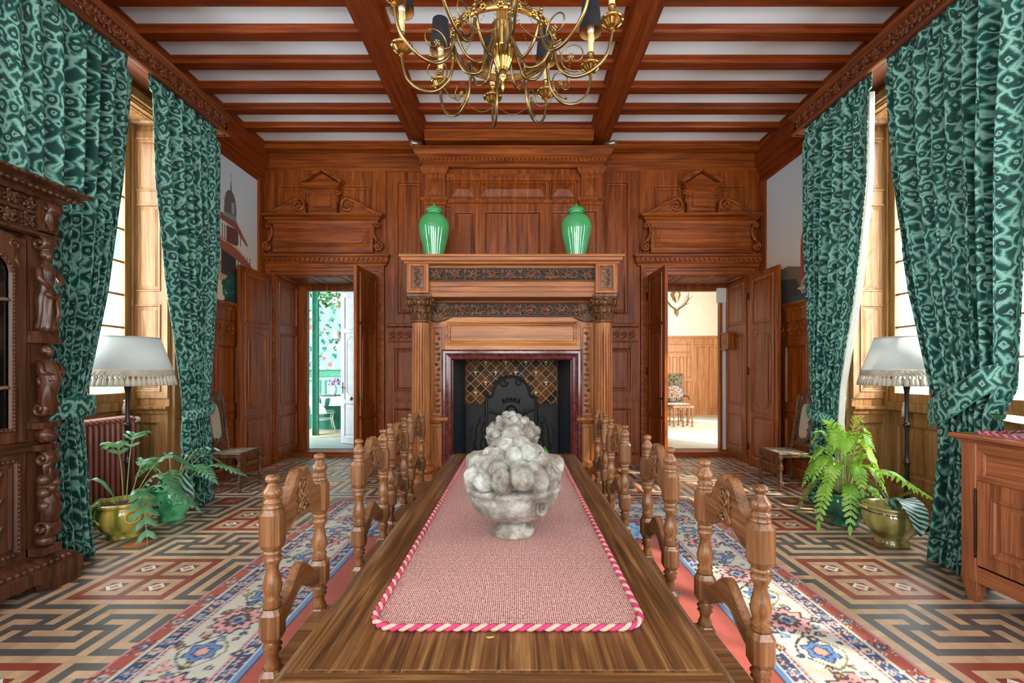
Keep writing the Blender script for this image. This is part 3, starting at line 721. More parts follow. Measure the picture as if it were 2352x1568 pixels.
# =================================================================== fireplace
wf = W_fire('x'); wfz = W_fire('z'); wd = W_dark('x'); wdz = W_dark('z')
marble = plain('red_marble', srgb(92,40,36), 0.14, var=.35, scale=22, bump=0)
soot = plain('sooty_tile', srgb(44,50,60), 0.45, var=.2, scale=20, bump=.3, bscale=40)
castiron = plain('cast_iron', srgb(36,33,32), 0.5, .6, var=.15, bump=.1)
stone_h = plain('hearth_stone', srgb(40,36,34), 0.8)
YF = 6.2
def fireplace():
    R = thing('fireplace', (-.06, YB, 0), 'tall carved oak chimneypiece with fluted columns in the middle of the end wall', 'fireplace')
    # chimney breast carcass with a firebox
    m = MB()
    m.box((-1.20, YF+.02, 0), (-.95, YB, 2.5)); m.box((.83, YF+.02, 0), (1.08, YB, 2.5)); m.box((-.95, YF+.02, 1.76), (.83, YB, 2.5))
    m.box((-1.42, YF+.14, .2), (-1.2, YB, 2.45)); m.box((1.08, YF+.14, .2), (1.30, YB, 2.45))
    # upright faces beside the marble
    F = F_back(YF+.02)
    panel(m, F, (-1.20, .2, -1.01, 2.23), st=.04, h=.02, field=0); panel(m, F, (.89, .2, 1.08, 2.23), st=.04, h=.02, field=0)
    m.build('chimney_breast', wfz, R)
    # pale panel over the opening
    m = MB(); F = F_back(YF)
    m.box((-1.02, YF, 1.79), (.89, YF+.04, 2.24))
    panel(m, F, (-1.02, 1.79, .89, 2.235), st=.06, h=.02, field=.02)
    m.build('lintel_panel', wood('pale_oak', srgb(120,62,22), srgb(184,112,50), srgb(208,142,78), 'x', .32, .55), R)
    # marble surround (moulded)
    m = MB(); pr = [(0,0),(0,.05),(.02,.06),(.05,.06),(.06,.045),(.09,.03),(.12,.025),(.14,0)]
    m.loops([[(-1.015+i, YF-h, 0), (-1.015+i, YF-h, 1.79-i), (.88-i, YF-h, 1.79-i), (.88-i, YF-h, 0)] for i, h in pr], closed=False)
    m.box((-1.015, YF, 0), (-.87, YF+.1, 1.79)); m.box((.735, YF, 0), (.88, YF+.1, 1.79)); m.box((-1.015, YF, 1.67), (.88, YF+.1, 1.79))
    m.build('marble_surround', marble, R)
    # firebox
    m = MB(); a, b, c, d = -.88, .745, -.80, .64; y1, y2 = YF+.08, 7.02
    m.add([(a,y1,0),(c,y2,0),(c,y2,1.75),(a,y1,1.75)], [(0,1,2,3)]); m.add([(b,y1,0),(d,y2,0),(d,y2,1.75),(b,y1,1.75)], [(3,2,1,0)])
    m.add([(a,y1,1.75),(b,y1,1.75),(d,y2,1.75),(c,y2,1.75)], [(0,1,2,3)])
    for sgn, xa, xb in ((1, a, c), (-1, b, d)):       # raised blue-black bricks on the cheeks
        for j in range(22):
            for i in range(7):
                t0 = (i+(.5 if j % 2 else 0))/7.5; t1 = t0+.105; z0 = .03+j*.078
                if t1 > 1: continue
                q = [(xa+(xb-xa)*t+sgn*.012, y1+(y2-y1)*t, z) for t, z in ((t0,z0),(t1,z0),(t1,z0+.06),(t0,z0+.06))]
                m.add(q, [(0,1,2,3)])
    m.build('firebox_cheeks', soot, R)
    m = MB(); m.box((-.95, 7.02, 0), (.8, 7.1, 1.76)); m.build('firebox_back', stone_h, R)
    m = MB(); m.box((-1.6, 5.78, 0.001), (1.5, 7.05, .03)); m.build('hearth', stone_h, R)
    # glazed diagonal tiles
    m = MB(); q = .155; mats = [plain('gold_grout', srgb(190,136,52), .5, .0), plain('amber_glaze', srgb(96,52,16), .3, var=.2, Specular_IOR_Level=.06), plain('dark_glaze', srgb(36,18,10), .3, var=.2, Specular_IOR_Level=.06), plain('olive_glaze', srgb(74,44,16), .3, var=.2, Specular_IOR_Level=.06), plain('cream_glaze', srgb(206,160,84), .3)]
    m.add([(-.79,7.018,1.0),(.63,7.018,1.0),(.63,7.018,1.70),(-.79,7.018,1.70)], [(0,1,2,3)], 0)
    for j in range(-1, 12):
        for i in range(-1, 20):
            cx = -.79+i*q/2; cz = 1.0+j*q/2
            if (i+j) % 2: continue
            h = q/2-.006; P = [(cx-h,cz),(cx,cz-h),(cx+h,cz),(cx,cz+h)]
            P = [(min(max(x,-.79),.63), min(max(z,1.0),1.70)) for x, z in P]
            k = 1+((i*7+j*3+(i*j) % 5) % 3)
            m.add([(x,7.014,z) for x, z in P], [(0,1,2,3)], k)
            if i % 4 == 0 and j % 4 == 0 or (i % 4 == 2 and j % 4 == 2):   # lily flowers
                if -.75 < cx < .6 and 1.03 < cz < 1.67:
                    for a2, l in ((PI/2,.05),(PI/2+.8,.04),(PI/2-.8,.04),(-PI/2,.035)):
                        dx, dz = math.cos(a2), math.sin(a2)
                        m.add([(cx,7.011,cz),(cx+dx*l*.6-dz*.012,7.011,cz+dz*l*.6+dx*.012),(cx+dx*l,7.011,cz+dz*l),(cx+dx*l*.6+dz*.012,7.011,cz+dz*l*.6-dx*.012)], [(0,1,2,3)], 4)
    m.build('glazed_tiles', mats, R)
    # cast-iron fireback with arched head
    m = MB(); F = F_back(7.0); c0 = -.085
    def arch(e):
        P = [(c0-.40+e, 0.03+e), (c0+.40-e, .03+e), (c0+.40-e, 1.12-e), (c0+.31-e*.5, 1.14-e)]
        for k in range(13):
            a = PI*k/12; P.append((c0+(.30-e)*math.cos(a), 1.16+(.28-e)*math.sin(a)))
        P += [(c0-.31+e*.5, 1.14-e), (c0-.40+e, 1.12-e)]; return P
    m.loops([[pt(F,*p,h) for p in arch(e)] for e, h in ((0,0),(0,.05),(.012,.06),(.035,.055),(.045,.03))], cap=True)
    for s in (-1, 1):
        for k in range(5): leaf(m, F, c0+s*(.1+.04*k), .75+.04*k, PI/2-s*(.4+.3*k), .16, .04, .05)
        m.tube(spiral((c0+s*.12, 1.33, .04), .07, .015, 1.3, 0, F, 18, s), .014, 6)
    m.ball(pt(F, c0, .86, .03), .1, sc=(1,.4,1.2)); m.tube([pt(F, c0-.13+.26*k/8, 1.02+.03*math.sin(PI*k/8), .05) for k in range(9)], .018, 6)
    for k in range(5): m.ball(pt(F, c0-.12+.06*k, 1.06+.02*math.sin(PI*k/4), .05), .02, seg=8, rings=5)
    m.build('fireback', castiron, R)
    # flanking relief slabs with rampant beasts
    for s, x in ((-1, -.60), (1, .46)):
        m = MB(); m.box((x-.17, 6.98, .03), (x+.17, 7.02, 1.0)); F = F_back(6.98)
        m.nest(F, (x-.17,.03,x+.17,1.0), [(0,0),(.0,.02),(.03,.02),(.035,.003)])
        m.tube([pt(F, x+s*a, z, .02) for a, z in ((-.05,.22),(.0,.38),(-.03,.5),(-.02,.62),(-.06,.72))], [.035,.06,.06,.05,.045], 8)
        m.ball(pt(F, x-s*.08, .76, .02), .06, sc=(1,.5,1), nz=.3)
        for a0, a1 in (((-.04,.3),(-.12,.15)), ((.02,.3),(.08,.14)), ((-.04,.58),(-.14,.6)), ((-.03,.52),(-.13,.46))):
            m.tube([pt(F, x+s*a0[0], a0[1], .02), pt(F, x+s*a1[0], a1[1], .02)], [.03,.018], 6)
        m.tube([pt(F, x+s*(.05+.06*math.sin(3*t)), .3+.4*t, .015) for t in (0,.2,.4,.6,.8,1)], .014, 6)
        m.build('relief_slab', stone_h, R)
    # lower carved frieze with mouldings, sloping soffit
    m = MB(); m.box((-1.06, YF-.06, 2.235), (.93, YF+.1, 2.42)); m.build('lower_frieze_board', wood('frieze_ground', srgb(26,14,8), srgb(48,28,17), srgb(64,38,24), 'x', .5), R)
    m = MB(); F = F_back(YF-.06); scrollwork(m, F, -1.04, .91, 2.245, 2.405, 9, .03); m.build('lower_frieze_carving', wd, R)
    m = MB()
    m.mould([(-1.1, YF+.1), (-1.1, YF-.06), (.97, YF-.06), (.97, YF+.1)], [(0,2.41),(.03,2.42),(.03,2.44),(.1,2.49),(.1,2.51),(.14,2.535),(.14,2.545),(0,2.548)])
    m.build('soffit_moulding', wf, R)
    # beam front: architrave, carved frieze
    yf = 5.76
    m = MB()
    m.box((-1.16, yf, 2.55), (1.03, YB, 2.86))
    m.mould([(-1.16, yf), (1.03, yf)], [(0,2.44),(.0,2.50),(.012,2.505),(.012,2.56),(.03,2.565),(.03,2.62),(.045,2.635),(0,2.64)])
    m.box((-1.16, yf+.002, 2.44), (1.03, yf+.20, 2.549)); panel(m, F_down(2.55), (-1.12, yf+.2, 1.0, YF-.18), st=.03, h=.01, field=.01)
    m.mould([(-1.16, yf), (1.03, yf)], [(0,2.795),(.02,2.80),(.02,2.83),(.035,2.84),(.035,2.87),(0,2.88)])
    m.build('architrave', wf, R)
    m = MB(); m.box((-1.14, yf-.004, 2.64), (1.01, yf+.01, 2.80)); m.build('frieze_ground', MATS['frieze_ground_x'], R); m = MB(); scrollwork(m, F_back(yf-.004), -1.12, .99, 2.65, 2.79, 9, .035); m.build('carved_frieze', wd, R)
    for x in (-1.235, 1.115):                       # end blocks with flower panels
        m = MB(); y = 5.68; m.box((x-.135, y, 2.475), (x+.135, YF+.3, 2.86))
        m.nest(F_back(y), (x-.135,2.475,x+.135,2.86), [(0,0),(0,.02),(.03,.02),(.035,.032),(.05,.03),(.06,.012),(.068,.002)])
        m.build('end_block', wfz, R)
        m = MB(); F = F_back(y-.0); m.nest(F, (x-.068,2.545,x+.068,2.79), [(0,.003),(0,.005)])
        for k in range(11):
            z = 2.58+.02*k; a = x+.035*math.sin(k*2.4)
            for q in range(5): leaf(m, F, a, z, q*1.256+k, .026, .009, .018)
            m.ball(pt(F, a, z, .018), .007, seg=6, rings=4)
        for q in range(5): leaf(m, F, x, 2.55, PI/2+(q-2)*.5, .05, .01, .015)
        m.build('flower_panel', wdz, R)
    # mantel shelf
    m = MB(); m.box((-1.38, 5.66, 2.86), (1.255, YB-.02, 2.93))
    m.mould([(-1.38, YB-.02), (-1.38, 5.67), (1.255, 5.67), (1.255, YB-.02)], [(0,2.83),(.02,2.84),(.02,2.855),(.05,2.875),(.055,2.905),(.075,2.912),(.075,2.94),(-.3,2.942)])
    m.add([(-1.455,5.595,2.94),(1.33,5.595,2.94),(1.33,YB-.02,2.94),(-1.455,YB-.02,2.94)], [(0,1,2,3)])
    m.build('mantel_shelf', wf, R)
    # columns
    for x in (-1.24, 1.12):
        yc = 5.87
        cl = MB(); nfl = 20
        prof = [(.118,.36),(.118,.40)]+[(.118-.014*(t**1.6), .40+1.72*t) for t in [k/10 for k in range(11)]]
        fl = lambda a, z: 1-.15*max(0, math.sin(a*nfl)) if .42 < z < 2.1 else 1
        cl.lathe(prof[:2]+[(.118,.43)]+prof[2:], (x,yc,0), 160, 0, False, fn=fl)
        root = cl.build('column', W_fire('z'), R)
        b = MB(); b.lathe([(.15,.20),(.165,.215),(.17,.235),(.165,.255),(.14,.27),(.132,.29),(.14,.305),(.148,.32),(.14,.338),(.122,.35),(.118,.37)], (x,yc,0), 32)
        b.build('column_base', W_fire('z'), root)
        c = MB(); z0 = 2.13
        c.lathe([(.10,z0-.02),(.118,z0),(.122,z0+.01),(.118,z0+.02),(.10,z0+.022),(.098,z0+.12),(.115,z0+.22),(.15,z0+.285)], (x,yc,0), 24)
        for tier, (zz, L, rr) in enumerate(((z0+.02, .12, .102), (z0+.07, .17, .106))):
            for k in range(8):
                a = 2*PI*k/8+tier*PI/8; lp = []
                for i in range(7):
                    t = i/6; rad = rr+.012+.05*t**3+(.028*(t-.75)/.25 if t > .75 else 0); z = zz+L*t-(L*.22*((t-.75)/.25)**2 if t > .75 else 0)
                    wd_ = .045*(math.sin(PI*min(1,.2+.8*(1-t)**.5)) if t < .95 else .35)
                    row = []
                    for s_, dd in ((-1,-.004),(-.5,.008),(0,.003),(.5,.008),(1,-.004)):
                        aa = a+s_*wd_/rad*(1+.15*math.cos(t*22)); r2 = rad+dd
                        row.append((x+r2*math.cos(aa), yc+r2*math.sin(aa), z))
                    lp.append(row)
                c.loops(lp, 0, True, closed=False)
        for k in range(4):
            a = PI/4+k*PI/2; u = V3((math.cos(a), math.sin(a), 0)); Fk = (V3((x,yc,0)), u, Z_, V3((-u.y,u.x,0)))
            for s in (-1, 1):
                q = [pt(Fk, .10+.075*t**1.5, z0+.14+.13*t, .022*s) for t in (0,.25,.5,.75,1)]
                sp = spiral((.165, z0+.235, .022*s), .035, .008, 1.4, PI/2, Fk, 16, -1)
                c.tube(q+sp, [.010]*5+[.012-.005*i/16 for i in range(17)], 6)
            a2 = a+PI/4; c.ball((x+.15*math.cos(a2), yc+.15*math.sin(a2), z0+.285), .028, seg=8, rings=6, nz=.3, fq=6)
            for s in (-1, 1):
                P = spiral((.13, z0+.235, s*.035), .022, .006, 1.2, PI/2, (V3((x,yc,0)), V3((math.cos(a2),math.sin(a2),0)), Z_, V3((-math.sin(a2),math.cos(a2),0))), 12, -1); c.tube(P, .007, 5)
        ab = []
        for k in range(4):
            for d_, rr in ((-.10, .215), (.10, .215), (PI/4, .158)):
                ab.append((rr, PI/4+k*PI/2+d_))
        ring = lambda e, z: [(x+(r+e)*math.cos(a), yc+(r+e)*math.sin(a), z) for r, a in ab]
        c.loops([ring(-.02, z0+.285), ring(-.01, z0+.30), ring(0, z0+.315), ring(0, z0+.342)], cap=True)
        c.build('capital', wdz, root)
        # plinth
        p = MB(); p.box((x-.2, 5.68, 0), (x+.2, 6.5, .17)); p.box((x-.18, 5.70, .17), (x+.18, 6.5, .20))
        p.mould([(x-.2,6.5),(x-.2,5.68),(x+.2,5.68),(x+.2,6.5)], [(0,.0),(.03,.0),(.03,.11),(.012,.14),(0,.15)])
        p.build('column_plinth', wf, root)
        # carved pilaster behind
        pl = MB(); s = 1 if x < 0 else -1; xp = x+s*.17
        pl.box((xp-.09, YF-.02, .2), (xp+.09, YF+.2, 2.16)); Fp = F_back(YF-.02)
        pl.nest(Fp, (xp-.09,.9,xp+.09,2.12), [(0,0),(0,.02),(.03,.02),(.04,.004)]); pl.nest(Fp, (xp-.09,.22,xp+.09,.78), [(0,0),(0,.02),(.03,.02),(.04,.004)])
        pl.mould([(xp-.09,YF+.1),(xp-.09,YF-.02),(xp+.09,YF-.02),(xp+.09,YF+.1)], [(0,.78),(.02,.8),(.05,.84),(.05,.87),(.02,.89),(0,.9)])
        pl.mould([(xp-.09,YF+.1),(xp-.09,YF-.02),(xp+.09,YF-.02),(xp+.09,YF+.1)], [(0,.2),(.03,.2),(.03,.26),(0,.3)])
        pr = pl.build('pilaster', wfz, R)
        cv = MB()
        for k in range(16):
            bb = MB(); bb.ball(pt(Fp, xp+.015*math.sin(k*1.9), .96+.07*k, .02), .022, seg=8, rings=5, nz=.3, seed=k); bb.build('carved_fruit', wdz, pr)
            bb = MB(); leaf(bb, Fp, xp, .95+.07*k, PI/2+(.8 if k % 2 else -.8), .05, .015, .02); bb.build('carved_leaf', wdz, pr)
        for k in range(7):
            lv = MB(); leaf(lv, F_back(YF-.03), xp, 2.17, PI/2+(k-3)*.35, .2, .03, .05, curl=.2*(k-3)/3); lv.build('acanthus_leaf', wdz, pr)
        cv.box((xp-.11, YF-.066, 2.33), (xp+.11, YF+.1, 2.418))
        cv.build('pilaster_cap', wdz, pr)
    # overmantel
    yo = 6.9
    m = MB(); m.box((-1.40, yo, 2.9), (1.29, YB, 4.78))
    F = F_back(yo)
    xs = [-1.02, -.56, .44, .90]
    panel(m, F, (xs[1], 3.0, xs[2], 3.98), st=.07, h=.03, field=.0); 
    panel(m, F, (xs[0], 3.0, xs[1], 3.98), st=.075, h=.025, field=.01); panel(m, F, (xs[2], 3.0, xs[3], 3.98), st=.075, h=.025, field=.01)
    m.mould([(-1.06,yo),(.94,yo)], [(0,3.98),(.03,3.98),(.03,4.02),(.055,4.04),(.055,4.07),(0,4.09)])
    for a, b in ((-1.02,-.62), (-.58,.46), (.50,.90)):  # faceted blocks
        m.nest(F, (a,4.12,b,4.36), [(0,0),(0,.025),(.02,.025),(.028,.01),(.12,.045)])
    m.mould([(-1.06,yo),(.94,yo)], [(0,4.36),(.03,4.38),(.03,4.42),(.06,4.46),(0,4.47)])
    m.build('overmantel', wfz if False else W_wall('z'), R)
    m = MB()                                            # board field of the middle panel: five boards
    for k in range(5):
        a = xs[1]+.13+k*.148; m.cbox((a, yo-.024, 3.12), (a+.147, yo-.008, 3.87), .003)
    m.build('board_field', W_wall('z'), R)
    for x in (-1.23, 1.115):
        m = MB(); m.box((x-.15, yo-.07, 2.95), (x+.15, yo, 4.55)); Fq = F_back(yo-.07)
        m.nest(Fq, (x-.15,3.0,x+.15,3.96), [(0,0),(0,.015),(.05,.015),(.056,.027),(.07,.025),(.08,.003)])
        m.mould([(x-.15,yo),(x-.15,yo-.07),(x+.15,yo-.07),(x+.15,yo)], [(0,3.98),(.02,4.0),(.02,4.03),(.05,4.06),(.05,4.09),(0,4.1)])
        m.nest(Fq, (x-.12,4.13,x+.12,4.40), [(0,0),(0,.012),(.015,.012),(.02,.003),(.115,.05)])
        m.mould([(x-.15,yo),(x-.15,yo-.07),(x+.15,yo-.07),(x+.15,yo)], [(0,4.44),(.03,4.47),(.06,4.52),(.06,4.55),(0,4.56)])
        m.build('overmantel_pilaster', W_wall('z'), R)
    m = MB(); q = [(-1.40,YB),(-1.40,yo-.07),(1.29,yo-.07),(1.29,YB)]
    m.box((-1.40, yo-.07, 4.56), (1.29, YB, 4.8))
    m.mould(q, [(0,4.55),(.02,4.56),(.02,4.6),(.05,4.605),(.05,4.67),(.06,4.675),(.10,4.71),(.13,4.76),(.13,4.785),(.15,4.79),(.15,4.81),(-.2,4.815)])
    m.build('overmantel_cornice', wx, R)
    m = MB()
    q = [(-1.45, 4.668)]
    for k in range(46): x = -1.42+k*2.73/45; q += [(x-.02, 4.658), (x-.02, 4.612), (x+.02, 4.612), (x+.02, 4.658)]
    m.poly(F_back(yo-.11), q+[(1.34, 4.668)], 0, .035)
    m.build('dentil_row', wx, R)
    return R
fireplace()

# ---- two covered green jars on the mantel
glaze = plain('green_glaze', srgb(74,158,96), 0.08, var=.12, scale=5, Coat_Weight=.6, Coat_Roughness=.03)
def jar(loc, label):
    r = thing('covered_jar', loc, label, 'vase', 'green jars on the mantel')
    m = MB(); m.lathe([(.0,0),(.118,0),(.122,.012),(.118,.03),(.122,.08),(.148,.2),(.182,.33),(.201,.44),(.200,.51),(.18,.57),(.14,.615),(.105,.632),(.095,.645),(.095,.672),(.10,.675)], (0,0,0), 40); m.build('jar_body', glaze, r, world=False)
    m = MB(); m.lathe([(.118,.668),(.122,.676),(.118,.684),(.108,.70),(.085,.728),(.05,.745),(.02,.752),(.014,.758),(.018,.768),(.012,.778),(.0,.795)], (0,0,0), 32); m.build('jar_lid', glaze, r, world=False)
jar((-1.10, 6.05, 2.942), 'covered green glazed jar on the left end of the mantel shelf')
jar((.79, 6.05, 2.942), 'covered green glazed jar on the right end of the mantel shelf')

# ---- little spotlights on the overmantel cornice
alu = plain('brushed_nickel', srgb(176,168,150), .35, .9)
def spot(x, s, label):
    r = thing('spotlight', (x, 6.78, 4.815), label, 'spotlight', 'spotlights above the overmantel')
    m = MB(); m.lathe_ax([(.02,0),(.04,.05),(.042,.95),(.036,1)], (x+s*.0, 6.80, 4.88), (x-s*.14, 6.70, 4.86), 14); m.build('lamp_head', alu, r)
    m = MB(); m.tube([(x+s*.02,6.8,4.815),(x+s*.02,6.8,4.87)], .012, 8); m.lathe([(.03,4.815),(.03,4.825)], (x+s*.02,6.8,0), 12); m.build('bracket', alu, r)
spot(-1.42, 1, 'small metal spotlight on the left end of the overmantel cornice')
spot(1.31, -1, 'small metal spotlight on the right end of the overmantel cornice')
# =================================================================== rug
def rug():
    x0, x1, y0, y1 = -2.075, 2.02, -1.4, 5.30
    coral = np.array(srgb(154,62,44)[:3]); navy = np.array(srgb(30,42,86)[:3]); ivory = np.array(srgb(184,178,160)[:3])
    pink = np.array(srgb(204,140,136)[:3]); blue = np.array(srgb(86,118,160)[:3]); brown = np.array(srgb(96,52,40)[:3]); gold = np.array(srgb(186,156,96)[:3]); dark = np.array(srgb(40,32,40)[:3]); olive = np.array(srgb(128,126,84)[:3]); sky = np.array(srgb(120,170,196)[:3])
    rr = random.Random(4)
    def paint(U, V):
        img = np.zeros(U.shape+(3,))
        d = np.minimum(np.minimum(U-x0, x1-U), np.minimum(V-y0, y1-V))
        img[:] = coral
        def band(a, b, c): img[(d >= a) & (d < b)] = c
        band(.0,.012, pink*.8); band(.105,.118, ivory); band(.118,.195, navy); band(.195,.203, ivory); band(.203,.222, pink); band(.222,.230, navy); band(.230,.58, ivory); band(.58,.588, navy); band(.588,.61, pink*.9); band(.61,.616, ivory); band(.616,.69, navy); band(.69,.70, ivory); band(.70,.73, blue); band(.73,.738, dark)
        st = (x1-x0)/(U.shape[1]-1)
        def win(cx, cy, r):
            i0 = max(0, int((cx-r-x0)/st)); i1 = min(U.shape[1], int((cx+r-x0)/st)+2)
            sv = (y1-y0)/(U.shape[0]-1); j0 = max(0, int((cy-r-y0)/sv)); j1 = min(U.shape[0], int((cy+r-y0)/sv)+2)
            return slice(j0, j1), slice(i0, i1)
        def flower(cx, cy, r, cols, n=8, ph=0):
            s = win(cx, cy, r*1.25)
            if s[0].start >= s[0].stop or s[1].start >= s[1].stop: return
            dx = U[s]-cx; dy = V[s]-cy; q = np.hypot(dx, dy)/r; a = np.arctan2(dy, dx)+ph; k = 1+.16*np.cos(n*a)
            for lim, c in zip((1.0, .86, .55, .40, .2), cols): img[s][q < lim*k] = c
        def vine(P, w, c):
            for (ax, ay), (bx, by) in zip(P[:-1], P[1:]):
                L = math.hypot(bx-ax, by-ay); s = win((ax+bx)/2, (ay+by)/2, L/2+w)
                if s[0].start >= s[0].stop or s[1].start >= s[1].stop: continue
                t = np.clip(((U[s]-ax)*(bx-ax)+(V[s]-ay)*(by-ay))/(L*L+1e-9), 0, 1)
                img[s][np.hypot(U[s]-ax-t*(bx-ax), V[s]-ay-t*(by-ay)) < w] = c
        # border paths: along the two long sides and the far end
        def along(off, step, f):
            n = int((y1-y0-2*off)/step)
            for k in range(n+1):
                y = y0+off+k*(y1-y0-2*off)/n; f(x0+off, y, k, 0, 1); f(x1-off, y, k, 0, -1)
            n = int((x1-x0-2*off)/step)
            for k in range(1, n): f(x0+off+k*(x1-x0-2*off)/n, y1-off, k, 1, -1)
        def small(x, y, k, ax, s): flower(x, y, .031, ([gold, navy, pink, brown, ivory], [pink, ivory, navy, gold, navy], [ivory, blue, brown, pink, gold])[k % 3], 6, k)
        along(.156, .085, small); along(.653, .085, small)
        def dots(x, y, k, ax, s): flower(x, y, .008, ([navy, blue, navy, navy, navy], [brown]*5)[k % 2], 4)
        along(.2125, .03, dots); along(.6, .03, dots)
        def big(x, y, k, ax, s):
            if k % 2 == 0: flower(x, y, .135, [dark, pink, dark, brown, sky], 10, k); flower(x, y, .04, [ivory, blue, navy, navy, navy], 4)
            else:
                flower(x, y, .085, [navy, blue, navy, pink, gold], 6, k)
            for q in range(10):
                a = rr.random()*6.28; dd = .1+.1*rr.random(); px, py = x+(math.cos(a)*dd if ax == 0 else math.cos(a)*.2), y+(math.sin(a)*.2 if ax == 0 else math.sin(a)*dd)
                c = rr.choice([navy, brown, olive, blue, navy, pink]); flower(px, py, rr.uniform(.016,.034), [dark, c, c, gold, c], rr.choice([3,4,5]), a)
        def vines(x, y, k, ax, s):
            P = []
            for t in range(9):
                u = (t/8-.5)*.30; w_ = .12*math.sin((k+t/8)*PI)
                P.append((x+w_, y+u) if ax == 0 else (x+u, y+w_))
            vine(P, .006, dark); vine([(2*x-p[0] if ax == 0 else p[0], p[1] if ax == 0 else 2*y-p[1]) for p in P], .005, olive*.6)
        along(.405, .30, vines); along(.405, .30, big)
        def outer(x, y, k, ax, s):
            flower(x, y, .032, ([dark, ivory, blue, navy, gold], [dark, navy, sky, brown, ivory])[k % 2], 6, k)
            for q in range(6): flower(x+.05*math.cos(q*1.05) if ax == 0 else x+.07*math.cos(q*1.05), y+.07*math.sin(q*1.05) if ax == 0 else y+.05*math.sin(q*1.05), .013, [dark, ivory, brown, brown, brown], 4)
        along(.06, .25, outer)
        # motifs scattered on the coral field
        for k in range(70):
            px = rr.uniform(x0+.9, x1-.9); py = rr.uniform(y0+.9, y1-.9)
            flower(px, py, .05, [navy, ivory, blue, navy, pink], 8, k); flower(px+.09, py+.04, .028, [navy, blue, navy, navy, navy], 5); flower(px-.07, py-.06, .025, [navy, ivory, brown, brown, brown], 4)
        for cx, cy in ((x0+1.0, y1-1.05), (x1-1.0, y1-1.05)): flower(cx, cy, .26, [navy, sky, blue, sky, pink], 12)
        vn = np.sin(V*55)*.03+np.sin(V*13+1)*.04; return np.clip(img*(1+vn[..., None]), 0, 1)
    grid_paint('oriental_rug', F_up(0), x0, x1, y0, y1, .0105, paint, attrmat('rug_wool', .95, .25, 220, .1), thick=.012,
               label='large oriental rug with coral field and navy borders under the dining table', cat='rug')
rug()

